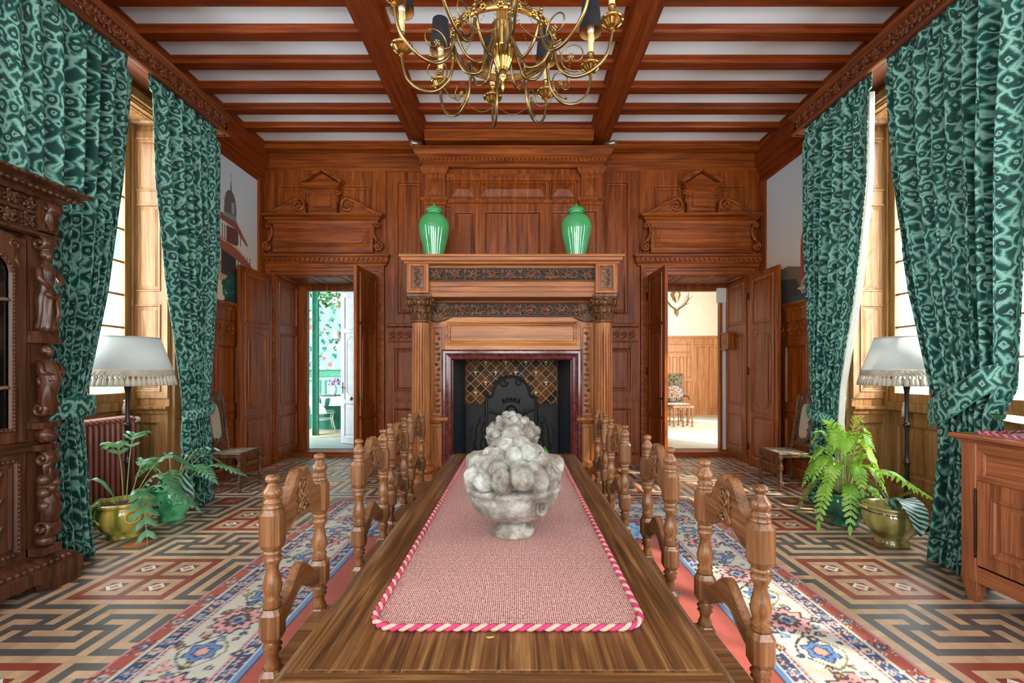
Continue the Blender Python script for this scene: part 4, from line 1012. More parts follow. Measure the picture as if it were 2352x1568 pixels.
# =================================================================== dining table
def table():
    a, b, y0, y1, zt, t = -.60, .535, .86, 4.12, .76, .055
    R = thing('dining_table', ((a+b)/2, (y0+y1)/2, .012), 'long dark oak refectory table standing on the rug', 'table')
    m = MB(); r = .10
    def ring(e, z):
        q = []
        for cx, cy, a0 in ((b-r,y1-r,0),(a+r,y1-r,PI/2),(a+r,y0+r,PI),(b-r,y0+r,1.5*PI)):
            for k in range(9):
                an = a0+PI/2*k/8; q.append((cx+(r-e)*math.cos(an), cy+(r-e)*math.sin(an), z))
        return q
    m.loops([ring(.03, zt-t), ring(.004, zt-t+.01), ring(0, zt-t+.025), ring(.003, zt-.018), ring(.012, zt-.006), ring(.028, zt-.0004), ring(.09, zt-.0016)], 0, True, True)
    m.build('tabletop', W_table('y'), R)
    # inlaid boards: side rails, breadboard ends and planks with open seams
    def boards(name, lst, mat):
        mb = MB()
        for p, q in lst: mb.cbox((p[0],p[1],zt-.004), (q[0],q[1],zt), .0016)
        mb.build(name, mat, R)
    boards('side_rail', [((a+.055,y0+.268), (a+.135,y1-.1))], W_table('y')); boards('side_rail', [((b-.135,y0+.268), (b-.055,y1-.1))], W_table('y'))
    xs = [a+.138+ (b-a-.276)*k/5 for k in range(6)]
    for k in range(5): boards('plank', [((xs[k]+.001,y0+.268), (xs[k+1]-.001,y1-.12))], W_table('y'))
    boards('breadboard_end', [((a+.03,y0+.06), (b-.03,y0+.258))], W_table('x'))
    # apron, legs
    m = MB(); i = .12
    m.box((a+i,y0+i,.58),(a+i+.03,y1-i,zt-t)); m.box((b-i-.03,y0+i,.58),(b-i,y1-i,zt-t)); m.box((a+i,y0+i,.58),(b-i,y0+i+.03,zt-t)); m.box((a+i,y1-i-.03,.58),(b-i,y1-i,zt-t))
    m.build('apron', W_table('y'), R)
    for x in (a+i+.16, b-i-.16):
        for y in (y0+.2, y1-.2):
            m = MB(); m.box((x-.05,y-.05,.50),(x+.05,y+.05,zt-t)); m.box((x-.05,y-.05,.012),(x+.05,y+.05,.16))
            m.lathe([(.035,.16),(.05,.18),(.035,.2),(.055,.3),(.06,.38),(.04,.45),(.05,.47),(.035,.50)], (x,y,0), 18)
            m.build('leg', W_table('z'), R)
    m = MB(); xm = (a+b)/2; m.box((xm-.04,y0+.2,.07),(xm+.04,y1-.2,.13)); m.box((a+.26,y0+.17,.072),(b-.26,y0+.23,.128)); m.box((a+.26,y1-.23,.072),(b-.26,y1-.17,.128)); m.build('stretcher', W_table('y'), R)
    # runner
    zr = .7605; q0, q1, p0, p1, rc = -.42, .365, 1.30, 3.95, .07
    def rr(e, z):
        q = []
        for cx, cy, a0 in ((q1-rc,p1-rc,0),(q0+rc,p1-rc,PI/2),(q0+rc,p0+rc,PI),(q1-rc,p0+rc,1.5*PI)):
            for k in range(9):
                an = a0+PI/2*k/8; q.append((cx+(rc-e)*math.cos(an), cy+(rc-e)*math.sin(an), z))
        return q
    mt, nt, bs = newmat('basket_weave_runner'); tc = nd(nt, 'TexCoord')
    w1 = nd(nt, 'TexWave', wave_type='BANDS', bands_direction='X', i_Scale=48.0, i_Distortion=1.5); w2 = nd(nt, 'TexWave', wave_type='BANDS', bands_direction='Y', i_Scale=40.0, i_Distortion=1.5)
    w1.inputs['Detail Scale'].default_value = 8; w2.inputs['Detail Scale'].default_value = 8
    for q in (w1, w2): lk(nt, tc.outputs['Object'], q.inputs['Vector'])
    mm = nd(nt, 'Math', operation='MULTIPLY'); lk(nt, w1.outputs[1], mm.inputs[0]); lk(nt, w2.outputs[1], mm.inputs[1])
    nz = nd(nt, 'TexNoise', i_Scale=120.0, i_Detail=2.0); lk(nt, tc.outputs['Object'], nz.inputs['Vector'])
    ma = nd(nt, 'Math', operation='ADD'); lk(nt, mm.outputs[0], ma.inputs[0]); lk(nt, nz.outputs[0], ma.inputs[1])
    rp = ramp(nt, ma.outputs[0], [(.35, srgb(92,36,40)), (.62, srgb(156,88,84)), (.95, srgb(220,184,168))])
    lk(nt, rp.outputs[0], bs.inputs['Base Color']); bs.inputs['Roughness'].default_value = .9
    bp_ = nd(nt, 'Bump', i_Strength=.6, i_Distance=.004); lk(nt, ma.outputs[0], bp_.inputs['Height']); lk(nt, bp_.outputs[0], bs.inputs['Normal'])
    RR = thing('table_runner', ((q0+q1)/2, (p0+p1)/2, zr), 'pink basket-weave runner laid along the dining table', 'runner')
    m = MB(); m.loops([rr(0, zr), rr(0, zr+.006), rr(.01, zr+.008)], 0, False, True); m.build('woven_field', mt, RR)
    # twisted cord round the edge: two strands
    path = rr(-.004, zr+.009); path = path+[path[0]]
    pts = []
    for (A, B) in zip(path[:-1], path[1:]):
        L = math.dist(A, B); n = max(1, int(L/.006))
        for k in range(n): pts.append(V3(A).lerp(V3(B), k/n))
    pts.append(pts[0]); n = len(pts)
    for nm, ph, c in (('cord_strand', 0, plain('pale_cord', srgb(196,144,126), .8, bump=.3, bscale=200)), ('cord_strand', PI, plain('magenta_cord', srgb(172,36,84), .8, bump=.3, bscale=200))):
        P = []; s_ = 0
        for k in range(n):
            T = (pts[(k+1) % n]-pts[k-1]).normalized(); N = V3((T.y,-T.x,0)); s_ += (pts[k]-pts[k-1]).length if 0 < k else 0
            a_ = s_*2*PI/.052+ph; P.append(pts[k]+N*.0048*math.cos(a_)+Z_*.0048*math.sin(a_)+Z_*.001)
        m = MB(); m.tube(P, .0066, 6); m.build(nm, c, RR)
table()

# =================================================================== stone fruit bowls
stone = None
def stonemat():
    m, nt, b = newmat('weathered_stone'); tc = nd(nt, 'TexCoord')
    n = nd(nt, 'TexNoise', i_Scale=9.0, i_Detail=8.0, i_Roughness=.7); lk(nt, tc.outputs['Object'], n.inputs['Vector'])
    r = ramp(nt, n.outputs[0], [(.28, srgb(56,46,38)), (.40, srgb(112,100,88)), (.52, srgb(146,140,130)), (.64, srgb(188,188,180))])
    n2 = nd(nt, 'TexNoise', i_Scale=3.5, i_Detail=4.0); lk(nt, tc.outputs['Object'], n2.inputs['Vector'])
    r2 = ramp(nt, n2.outputs[0], [(.4, (1,1,1,1)), (.62, (.98,.86,.82,1)), (.75, (.86,.88,.74,1))])
    mx = nd(nt, 'Mix', data_type='RGBA', blend_type='MULTIPLY'); mx.inputs['Factor'].default_value = 1
    lk(nt, r.outputs[0], mx.inputs['A']); lk(nt, r2.outputs[0], mx.inputs['B']); lk(nt, mx.outputs['Result'], b.inputs['Base Color'])
    b.inputs['Roughness'].default_value = .85
    n3 = nd(nt, 'TexNoise', i_Scale=55.0, i_Detail=8.0, i_Roughness=.7); lk(nt, tc.outputs['Object'], n3.inputs['Vector'])
    bp_ = nd(nt, 'Bump', i_Strength=.9, i_Distance=.012); lk(nt, n3.outputs[0], bp_.inputs['Height']); lk(nt, bp_.outputs[0], b.inputs['Normal'])
    return m
stone = stonemat()
def fruitbowl(loc, seed, label, dense):
    r = thing('stone_fruit_bowl', loc, label, 'sculpture', 'carved stone fruit bowls on the table'); rr = random.Random(seed)
    m = MB(); m.lathe([(0,0),(.094,0),(.098,.012),(.092,.026),(.066,.036),(.056,.052),(.062,.066)], (0,0,0), 36); m.build('foot', stone, r, world=False)
    m = MB(); m.lathe([(.05,.06),(.09,.068),(.14,.092),(.18,.13),(.203,.175),(.208,.2),(.216,.206),(.217,.22),(.205,.226),(.15,.228),(.0,.235)], (0,0,0), 48)
    m.build('bowl', stone, r, world=False)
    if not dense:
        m = MB(); F = (V3((.12,-.158,.16)), V3((.8,.6,0)), Z_, V3((.6,-.8,.0)).normalized())
        m.nestr(F, (-.03,-.033,.03,.033), .028, [(0,0),(0,.008),(.005,.012),(.012,.008),(.018,.004)], n=6); m.tube([pt(F,-.012,-.012,.012),pt(F,.012,-.01,.012),pt(F,.01,.014,.012),pt(F,-.01,.012,.012),pt(F,-.012,-.012,.012)], .004, 6)
        m.build('seal', stone, r, world=False)
    tiers = [(.178,.262,14,.047),(.14,.315,11,.047),(.095,.362,8,.045),(.045,.40,4,.044),(.0,.432,1,.042)] if not dense else [(.178,.255,14,.046),(.145,.30,12,.042),(.10,.335,9,.038),(.055,.365,6,.034),(.0,.388,1,.036)]
    for q, (rad, z, n, s) in enumerate(tiers):
        for k in range(n):
            a = 2*PI*(k+.5*q+rr.uniform(-.12,.12))/n; rr_ = rad*rr.uniform(.93,1.05); sz = s*rr.uniform(.82,1.14); zz = z+rr.uniform(-.012,.012)
            m = MB(); sc = rr.choice([(1,1,1),(1,1,.9),(1,1,1.2),(1.1,1.0,.95)])
            if not dense and q == 1 and k % 4 == 0:       # pear shapes lying outwards
                d = V3((math.cos(a), math.sin(a), -.35)).normalized(); c = V3((rr_*.85*math.cos(a), rr_*.85*math.sin(a), zz+.01))
                m.lathe_ax([(.004,0),(.03,.04),(.042,.15),(.046,.4),(.052,.65),(.046,.85),(.024,.96),(.004,1)], c-d*.02, c+d*.14, 16)
                for i in range(len(m.v)):
                    p = V3(m.v[i]); m.v[i] = tuple(p+p.normalized()*.006*mnoise.noise(p*22))
            else:
                m.ball((rr_*math.cos(a), rr_*math.sin(a), zz), sz*.96, 0, 24, 16, sc, .15, 3.2, seed*31+q*17+k)
            m.build('fruit', stone, r, world=False)
    m = MB(); m.ball((0,0,.27), .15, 0, 20, 10, (1,1,.75), .12, 3, seed); m.build('fruit_mound', stone, r, world=False)
    return r
fruitbowl((-.018, 2.06, .769), 3, 'larger-looking pale stone bowl heaped with carved fruit at the near part of the runner', False)
fruitbowl((-.035, 3.60, .769), 8, 'stone bowl of small carved fruit at the fireplace end of the runner', True)
leafg = plain('green_leaf', srgb(78,150,60), .4, var=.25, scale=30)
m = MB(); F = (V3((.22, 4.02, .7625)), X_, Y_, Z_)
for k in range(3): leaf(m, F, -.02+.02*k, 0, .2+.5*k, .09, .022, .02+.02*k)
m.build('fallen_leaf', leafg, None, 'green fallen leaf on the far edge of the dining table', 'leaf')
m = MB(); F = (V3((-.085, 1.262, .7605)), X_, Y_, Z_); leaf(m, F, 0, 0, -.3, .022, .004, .006)
m.build('dry_leaf', plain('dry_leaf', srgb(150,130,60), .7), None, 'tiny dry leaf on the bare table wood beside the near runner cord', 'leaf')

# =================================================================== dining chairs
def chair_proto():
    r = thing('dining_chair', (0,0,0), '-', 'chair', 'oak chairs along the dining table'); wz = W_chair('z'); wyy = W_chair('y')
    # local: back stands at x=0, sitter faces +x; posts at y = +-.195
    hw = .195
    for s in (-1, 1):
        m = MB(); y = s*hw
        def blk(z0, z1, h=.034, c=.012):
            q = lambda e, z: [(-h+c+e,-h+e+y,z),(h-c-e,-h+e+y,z),(h-e,-h+c+e+y,z),(h-e,h-c-e+y,z),(h-c-e,h-e+y,z),(-h+c+e,h-e+y,z),(-h+e,h-c-e+y,z),(-h+e,-h+c+e+y,z)]
            m.loops([q(.008,z0), q(0,z0+.018), q(0,z1-.018), q(.008,z1)], 0, False, True)
        blk(.895, 1.03); blk(.592, .70); blk(.40, .50); blk(.0, .16)
        m.lathe([(.018,1.025),(.03,1.03),(.031,1.037),(.024,1.044),(.03,1.05),(.027,1.058),(.02,1.061),(.026,1.068),(.031,1.078),(.029,1.09),(.02,1.102),(.014,1.112),(.013,1.117),(.020,1.121),(.023,1.128),(.021,1.136),(.011,1.142),(0,1.144)], (0,y,0), 16)
        m.lathe([(.022,.70),(.03,.706),(.024,.716),(.03,.724),(.022,.734),(.028,.752),(.031,.77),(.026,.795),(.019,.825),(.02,.84),(.028,.855),(.03,.866),(.022,.874),(.029,.88),(.028,.888),(.02,.897)], (0,y,0), 16)
        m.lathe([(.022,.49),(.026,.51),(.018,.53),(.022,.55),(.029,.556),(.022,.566),(.031,.574),(.022,.584),(.026,.594)], (0,y,0), 16)
        m.lathe([(.022,.16),(.03,.175),(.02,.19),(.03,.26),(.03,.3),(.02,.36),(.03,.385),(.022,.402)], (0,y,0), 16)
        m.build('back_post', wz, r, world=False)
    F = (V3((0,0,0)), Y_, Z_, X_); N = 40
    def rail(top, bot, t, name, carve):
        m = MB(); w_ = hw-.026
        ys = [-w_+2*w_*k/N for k in range(N+1)]
        out = [(y, top(abs(y)/w_)) for y in ys]; inn = [(y, bot(abs(y)/w_)) for y in ys]
        L = []
        for e, x in ((0,-t/2),(0,t/2-.006),(.006,t/2),(.012,t/2-.003)):
            L.append([(x, y*(1-.5*e), z-e) for y, z in out]+[(x, y*(1-.5*e), z+e) for y, z in reversed(inn)])
        m.loops(L, 0, False, True)
        ob = m.build(name, wyy, r, world=False)
        if carve:
            c = MB(); Ff = (V3((t/2-.004,0,0)), Y_, Z_, X_)
            for s in (-1, 1):
                c.tube(spiral((s*.016,1.062,.004), .02, .005, 1.2, PI/2, Ff, 14, -s), .0055, 6)
                c.tube([pt(Ff, s*.045, .97, .004), pt(Ff, -s*.03, 1.05, .005)], [.006,.004], 6)
                c.tube([pt(Ff, s*.03, .965, .004), pt(Ff, -s*.042, 1.035, .005)], [.004,.003], 6)
                for q in range(3): leaf(c, Ff, s*.01, .965+.03*q, PI/2-s*.9, .045, .01, .01)
            c.build('carving', wyy, ob, world=False)
    sm = lambda t: t*t*(3-2*t)
    rail(lambda q: 1.125-.103*sm(min(1,max(0,(q-.14)/.68)))-.012*math.exp(-(q/.07)**2), lambda q: .957-.04*sm(min(1,q/.8))-.010*math.exp(-(q/.12)**2), .034, 'crest_rail', True)
    rail(lambda q: .768-.085*sm(min(1,q/.9)), lambda q: .676-.06*sm(min(1,q/.85)), .03, 'back_rail', False)
    m = MB(); m.cbox((-.025,-.225,.465),(.43,.225,.495), .008); m.build('seat', W_chair('x'), r, world=False)
    m = MB(); m.box((.02,-.20,.40),(.40,-.175,.465)); m.box((.02,.175,.40),(.40,.20,.465)); m.box((.375,-.2,.40),(.40,.2,.465)); m.build('seat_frame', W_chair('x'), r, world=False)
    for s in (-1, 1):
        m = MB(); y = s*.185; m.box((.36,y-.025,.38),(.41,y+.025,.465)); m.box((.36,y-.025,0),(.41,y+.025,.15))
        m.lathe([(.02,.15),(.03,.165),(.02,.18),(.03,.25),(.028,.29),(.018,.34),(.03,.365),(.02,.382)], (.385,y,0), 14); m.build('front_leg', wz, r, world=False)
    m = MB(); m.box((0,-.195,.08),(.385,-.17,.12)); m.box((0,.17,.08),(.385,.195,.12)); m.box((.18,-.18,.085),(.21,.18,.115)); m.build('stretcher', W_chair('x'), r, world=False)
    return r
cp = chair_proto(); first = True
rows = [(-1, [(1.715,-.822),(2.515,-.800),(3.21,-.84),(3.90,-.862)]), (1, [(1.58,.738),(2.26,.700),(3.115,.69),(3.88,.72)])]
ordn = ['nearest the camera', 'second from the camera', 'third from the camera', 'farthest from the camera, by the fireplace']
for s, lst in rows:
    for k, (y, x) in enumerate(lst):
        lab = 'carved oak chair on the %s side, %s' % ('left' if s < 0 else 'right', ordn[k])
        if first: cp.location = (x, y, .0125); cp.rotation_euler = (0, 0, 0.03); cp['label'] = lab; first = False
        else: dup(cp, (x, y, .0125), (0.02*(-1)**k if s < 0 else PI+.02*(-1)**k), lab)
# =================================================================== pelmets and curtains
carved = wood('pelmet_oak', srgb(70,32,16), srgb(112,58,32), srgb(140,78,46), 'y', .38)
for sd, X in ((-1, -3.55), (1, 3.40)):
    s = -sd; R = thing('curtain_pelmet', (X, 4.285, 4.38), 'carved oak curtain pelmet along the top of the %s window wall' % ('left' if sd < 0 else 'right'), 'pelmet', 'carved curtain pelmets')
    m = MB(); xw = (XL if sd < 0 else XR); y0, y1 = 2.6, 5.57
    m.box((min(X, X+sd*.03), y0, 4.385), (max(X, X+sd*.03), y1, 4.60))
    for yy in (y0, y1-.03): m.box((min(X,xw), yy, 4.385), (max(X,xw), yy+.03, 4.60))
    m.box((min(X,xw), y0, 4.57), (max(X,xw), y1, 4.60))
    q = [(xw, y0), (X, y0), (X, y1), (xw, y1)]
    if sd < 0: q = q
    else: q = q[::-1]
    m.mould(q, [(0,4.375),(.025,4.38),(.03,4.40),(.02,4.415),(.008,4.43),(0,4.44)]); m.mould(q, [(0,4.555),(.015,4.56),(.03,4.58),(.05,4.60),(.05,4.62),(0,4.63)])
    m.build('pelmet_board', carved, R)
    m = MB(); F = F_left(X) if sd < 0 else F_right(X)
    scrollwork(m, F, y0+.03, y1-.03, 4.445, 4.55, 22, .022)
    m.build('pelmet_carving', carved, R)

def velvet():
    m, nt, b = newmat('ikat_velvet'); uv = nd(nt, 'UVMap', uv_map='UVMap')
    # ikat: blurred rings and lozenges of two sizes, streaked along the warp
    n0 = nd(nt, 'TexNoise', i_Scale=11.0, i_Detail=3.0); lk(nt, uv.outputs[0], n0.inputs['Vector'])
    vm = nd(nt, 'VectorMath', operation='MULTIPLY_ADD'); vm.inputs[1].default_value = (.06,.08,0); lk(nt, n0.outputs['Color'], vm.inputs[0]); lk(nt, uv.outputs[0], vm.inputs[2])
    def cells(sc, dist, k, rnd):
        vo = nd(nt, 'TexVoronoi', feature='F1', distance=dist, voronoi_dimensions='2D', i_Scale=sc, i_Randomness=rnd); lk(nt, vm.outputs[0], vo.inputs['Vector'])
        mu = nd(nt, 'Math', operation='MULTIPLY'); mu.inputs[1].default_value = k; lk(nt, vo.outputs['Distance'], mu.inputs[0]); return mu
    ca = cells(9.6, 'EUCLIDEAN', 1.0, .7); cb = cells(7.4, 'MANHATTAN', .72, .75)
    n1 = nd(nt, 'TexNoise', i_Scale=3.2, i_Detail=2.0); lk(nt, uv.outputs[0], n1.inputs['Vector'])
    sel = ramp(nt, n1.outputs[0], [(.46, (0,0,0,1)), (.54, (1,1,1,1))])
    mxs = nd(nt, 'Mix', data_type='FLOAT'); lk(nt, sel.outputs[0], mxs.inputs['Factor']); lk(nt, ca.outputs[0], mxs.inputs['A']); lk(nt, cb.outputs[0], mxs.inputs['B'])
    mp = nd(nt, 'Mapping'); mp.inputs['Scale'].default_value = (40, 170, 1); lk(nt, uv.outputs[0], mp.inputs['Vector'])
    n2 = nd(nt, 'TexNoise', i_Scale=1.0, i_Detail=3.0); lk(nt, mp.outputs[0], n2.inputs['Vector'])
    a2 = nd(nt, 'Math', operation='MULTIPLY_ADD'); a2.inputs[1].default_value = .17; lk(nt, n2.outputs[0], a2.inputs[0]); lk(nt, mxs.outputs['Result'], a2.inputs[2])
    D0, D1, M0, P0, P1 = srgb(2,34,30), srgb(5,56,48), srgb(28,100,86), srgb(96,144,128), srgb(134,170,154)
    r = ramp(nt, a2.outputs[0], [(.11, D1), (.15, P0), (.20, P1), (.24, M0), (.27, D0), (.40, D1), (.445, M0), (.49, P0), (.57, P1), (.65, M0), (.71, D1)])
    lk(nt, r.outputs[0], b.inputs['Base Color']); b.inputs['Roughness'].default_value = .75
    b.inputs['Sheen Weight'].default_value = .35; b.inputs['Sheen Roughness'].default_value = .35; b.inputs['Sheen Tint'].default_value = srgb(150,200,190)
    return m
vel = velvet()
lining = plain('cream_lining', srgb(232,228,216), .9, var=.03)
def lerp(a, b, t): return a+(b-a)*t
def interp(keys, t):
    for (a, va), (b, vb) in zip(keys[:-1], keys[1:]):
        if t <= b:
            q = (t-a)/(b-a); return lerp(va, vb, q)
    return keys[-1][1]
def curtain(label, sd, X, ya, yb, xs, amp, nf, ztie, band=None, seed=1, lin=None):
    """ya/yb: (z, y) keys of the two edges from top to floor; xs: (z, x offset into the room)"""
    s = -sd; ztop = 4.40; rr = random.Random(seed); ph = [rr.uniform(0, 6.28) for _ in range(6)]
    R = thing('curtain', (X, (ya[0][1]+yb[0][1])/2, 0), label, 'curtain', 'green velvet curtains')
    ns, nt = 34*nf//2, 90; m = MB(); m.uv = []; L = []
    W = abs(yb[0][1]-ya[0][1])*1.75
    rev = lambda k: [(4.42-z, v) for z, v in k]
    A, B, XO, AM = rev(ya), rev(yb), rev(xs), rev(amp)
    for j in range(nt+1):
        t = j/nt*(ztop-.015); z = ztop-t; row = []
        y0, y1, xo, am = interp(A, t), interp(B, t), interp(XO, t), interp(AM, t)
        for i in range(ns+1):
            q = i/ns; w = q+.012*math.sin(9*q*2+ph[0])+.006*math.sin(t*2.2+q*9+ph[1])
            f = 2*PI*nf*w+ph[2]+.35*math.sin(t*1.1+ph[3]+q*4)
            d = math.sin(f); d = math.copysign(abs(d)**.8, d)
            edge = min(1, q*nf*1.2, (1-q)*nf*1.2)
            x = X+s*(xo+am*d*(.75+.35*math.sin(q*7+ph[4]))*edge)
            if z > ztop-.16: x = X+s*(xo*.3+.35*am*d); 
            y = lerp(y0, y1, q)+.22*am*math.cos(f)
            row.append((x, y, z)); m.uv.append((q*W+seed*3.1, z))
        L.append(row)
    m.loops(L, 0, True, closed=False)
    o = m.build('drape', [vel], R)
    so = o.modifiers.new('cloth', 'SOLIDIFY'); so.thickness = .008
    if band:
        b = MB(); b.uv = []; L = []; n = 28
        for i in range(n+1):
            t = i/n; P, wd = band(t)
            row = []
            for k in range(7):
                e = (k/6-.5)*2; row.append((P[0]+s*.012*(1-e*e), P[1], P[2]+e*wd)); b.uv.append((t*.9+seed, P[2]+e*wd))
            L.append(row)
        b.loops(L, 0, True, closed=False); o = b.build('tieback', [vel], R); so = o.modifiers.new('cloth', 'SOLIDIFY'); so.thickness = .012
        for e in (-1, 1):
            c = MB(); c.uv = None; c.tube([(L[i][0 if e < 0 else 6]) for i in range(n+1)], .007, 6); c.build('tieback_piping', plain('green_piping', srgb(70,130,114), .7), R)
    if lin:
        m = MB(); L = []
        for j in range(41):
            t = j/40*(ztop-.2-.02)+.2; z = ztop-t; y = interp(A if lin['edge'] == 'a' else B, t)
            L.append([(X+s*(interp(XO, t)-.012*k-.02), y+lin['d']*(k/4)*lin['w']*min(1, .15+t/2.5), z) for k in range(5)])
        m.loops(L, 0, True, closed=False); o = m.build('lining', lining, R); so = o.modifiers.new('cloth', 'SOLIDIFY'); so.thickness = .004
    return R
def wrapband(X, s, y0, y1, zc, dz, bulge, wd):
    def f(t):
        a = PI*(1.08*t-.04); yy = (y0+y1)/2-(y1-y0)/2*math.cos(a); xx = X+s*bulge*math.sin(max(0, min(PI, a)))**.6
        return (xx, yy, zc+dz*(t-.5)), wd
    return f
def sashband(X, s, pts, wmax):
    def f(t):
        n = len(pts)-1; k = min(n-1, int(t*n)); q = t*n-k; a, b = pts[k], pts[k+1]
        return tuple(lerp(a[i], b[i], q) for i in range(3)), wmax*(.55+.45*math.sin(PI*(.15+.7*t)))*(1 if t < .9 else 1-(t-.9)*4)
    return f
XA = -3.60
curtain('green patterned velvet curtain tied back beside the carved armoire', -1, XA,
        [(4.42,2.96),(2.94,3.03),(2.81,3.36),(2.5,3.38),(1.35,3.39),(1.22,3.40),(1.0,3.37),(0,3.38)], [(4.42,4.20),(3.2,4.07),(2.2,3.90),(1.35,3.70),(1.22,3.66),(1.0,3.68),(0,3.73)],
        [(4.42,.06),(1.3,.10),(1.1,.10),(0,.13)], [(4.42,.05),(3,.085),(1.35,.06),(1.2,.05),(.9,.065),(0,.085)], 8, 1.22,
        band=wrapband(XA+.05, 1, 3.28, 3.73, 1.22, .03, .16, .075), seed=1)
curtain('green patterned velvet curtain tied back beside the left cane chair', -1, XA,
        [(4.42,4.40),(3.4,4.44),(2.4,4.56),(1.4,4.76),(1.1,4.81),(.8,4.80),(0,4.87)], [(4.42,5.42),(3,5.40),(1.4,5.24),(1.1,5.20),(.8,5.26),(0,5.34)],
        [(4.42,.06),(1.3,.07),(1.1,.06),(0,.04)], [(4.42,.05),(3,.07),(1.35,.06),(1.1,.045),(.8,.07),(0,.085)], 7, 1.1,
        band=wrapband(XA+.06, 1, 4.82, 5.20, 1.06, .10, .13, .05), seed=2)
XB = 3.45
curtain('green patterned velvet curtain tied back beside the right cane chair', 1, XB,
        [(4.42,4.40),(3.4,4.42),(2.4,4.56),(1.4,4.78),(1.0,4.84),(.8,4.82),(0,4.86)], [(4.42,5.42),(3,5.40),(1.4,5.24),(1.0,5.20),(.8,5.24),(0,5.30)],
        [(4.42,.06),(1.3,.07),(1.1,.06),(0,.04)], [(4.42,.05),(3,.07),(1.35,.06),(1.1,.045),(.8,.07),(0,.085)], 7, 1.0,
        band=wrapband(XB-.06, -1, 4.86, 5.20, 1.02, .10, .13, .05), seed=3, lin=dict(edge='a', d=-1, w=.035))
curtain('green patterned velvet curtain drawn back with a wide sash behind the sideboard', 1, XB,
        [(4.42,3.0),(3,3.0),(1.4,3.03),(1.2,3.12),(.9,3.13),(0,3.17)], [(4.42,4.22),(3.3,4.08),(2.2,3.87),(1.4,3.64),(1.2,3.58),(.9,3.56),(0,3.63)],
        [(4.42,.06),(1.3,.14),(1.1,.13),(0,.16)], [(4.42,.05),(3,.08),(1.35,.065),(1.2,.06),(.9,.06),(0,.085)], 8, 1.2,
        band=sashband(XB-.3, -1, [(XB-.10,3.62,1.17),(XB-.20,3.58,1.17),(XB-.255,3.45,1.21),(XB-.27,3.3,1.29),(XB-.25,3.14,1.42),(XB-.18,3.06,1.48)], .105), seed=4)
# hook for the sash
m = MB(); m.tube([(XR-.02,3.0,1.56),(XR-.35,3.0,1.56),(XR-.42,3.0,1.60)], .006, 8); m.ball((XR-.43,3.0,1.61), .014, seg=8, rings=6); m.lathe_ax([(.03,0),(.03,1)], (XR-.0,3.0,1.56), (XR-.015,3.0,1.56), 12)
m.build('tieback_hook', iron, None, 'dark metal holdback hook on the wall behind the sideboard', 'hook')

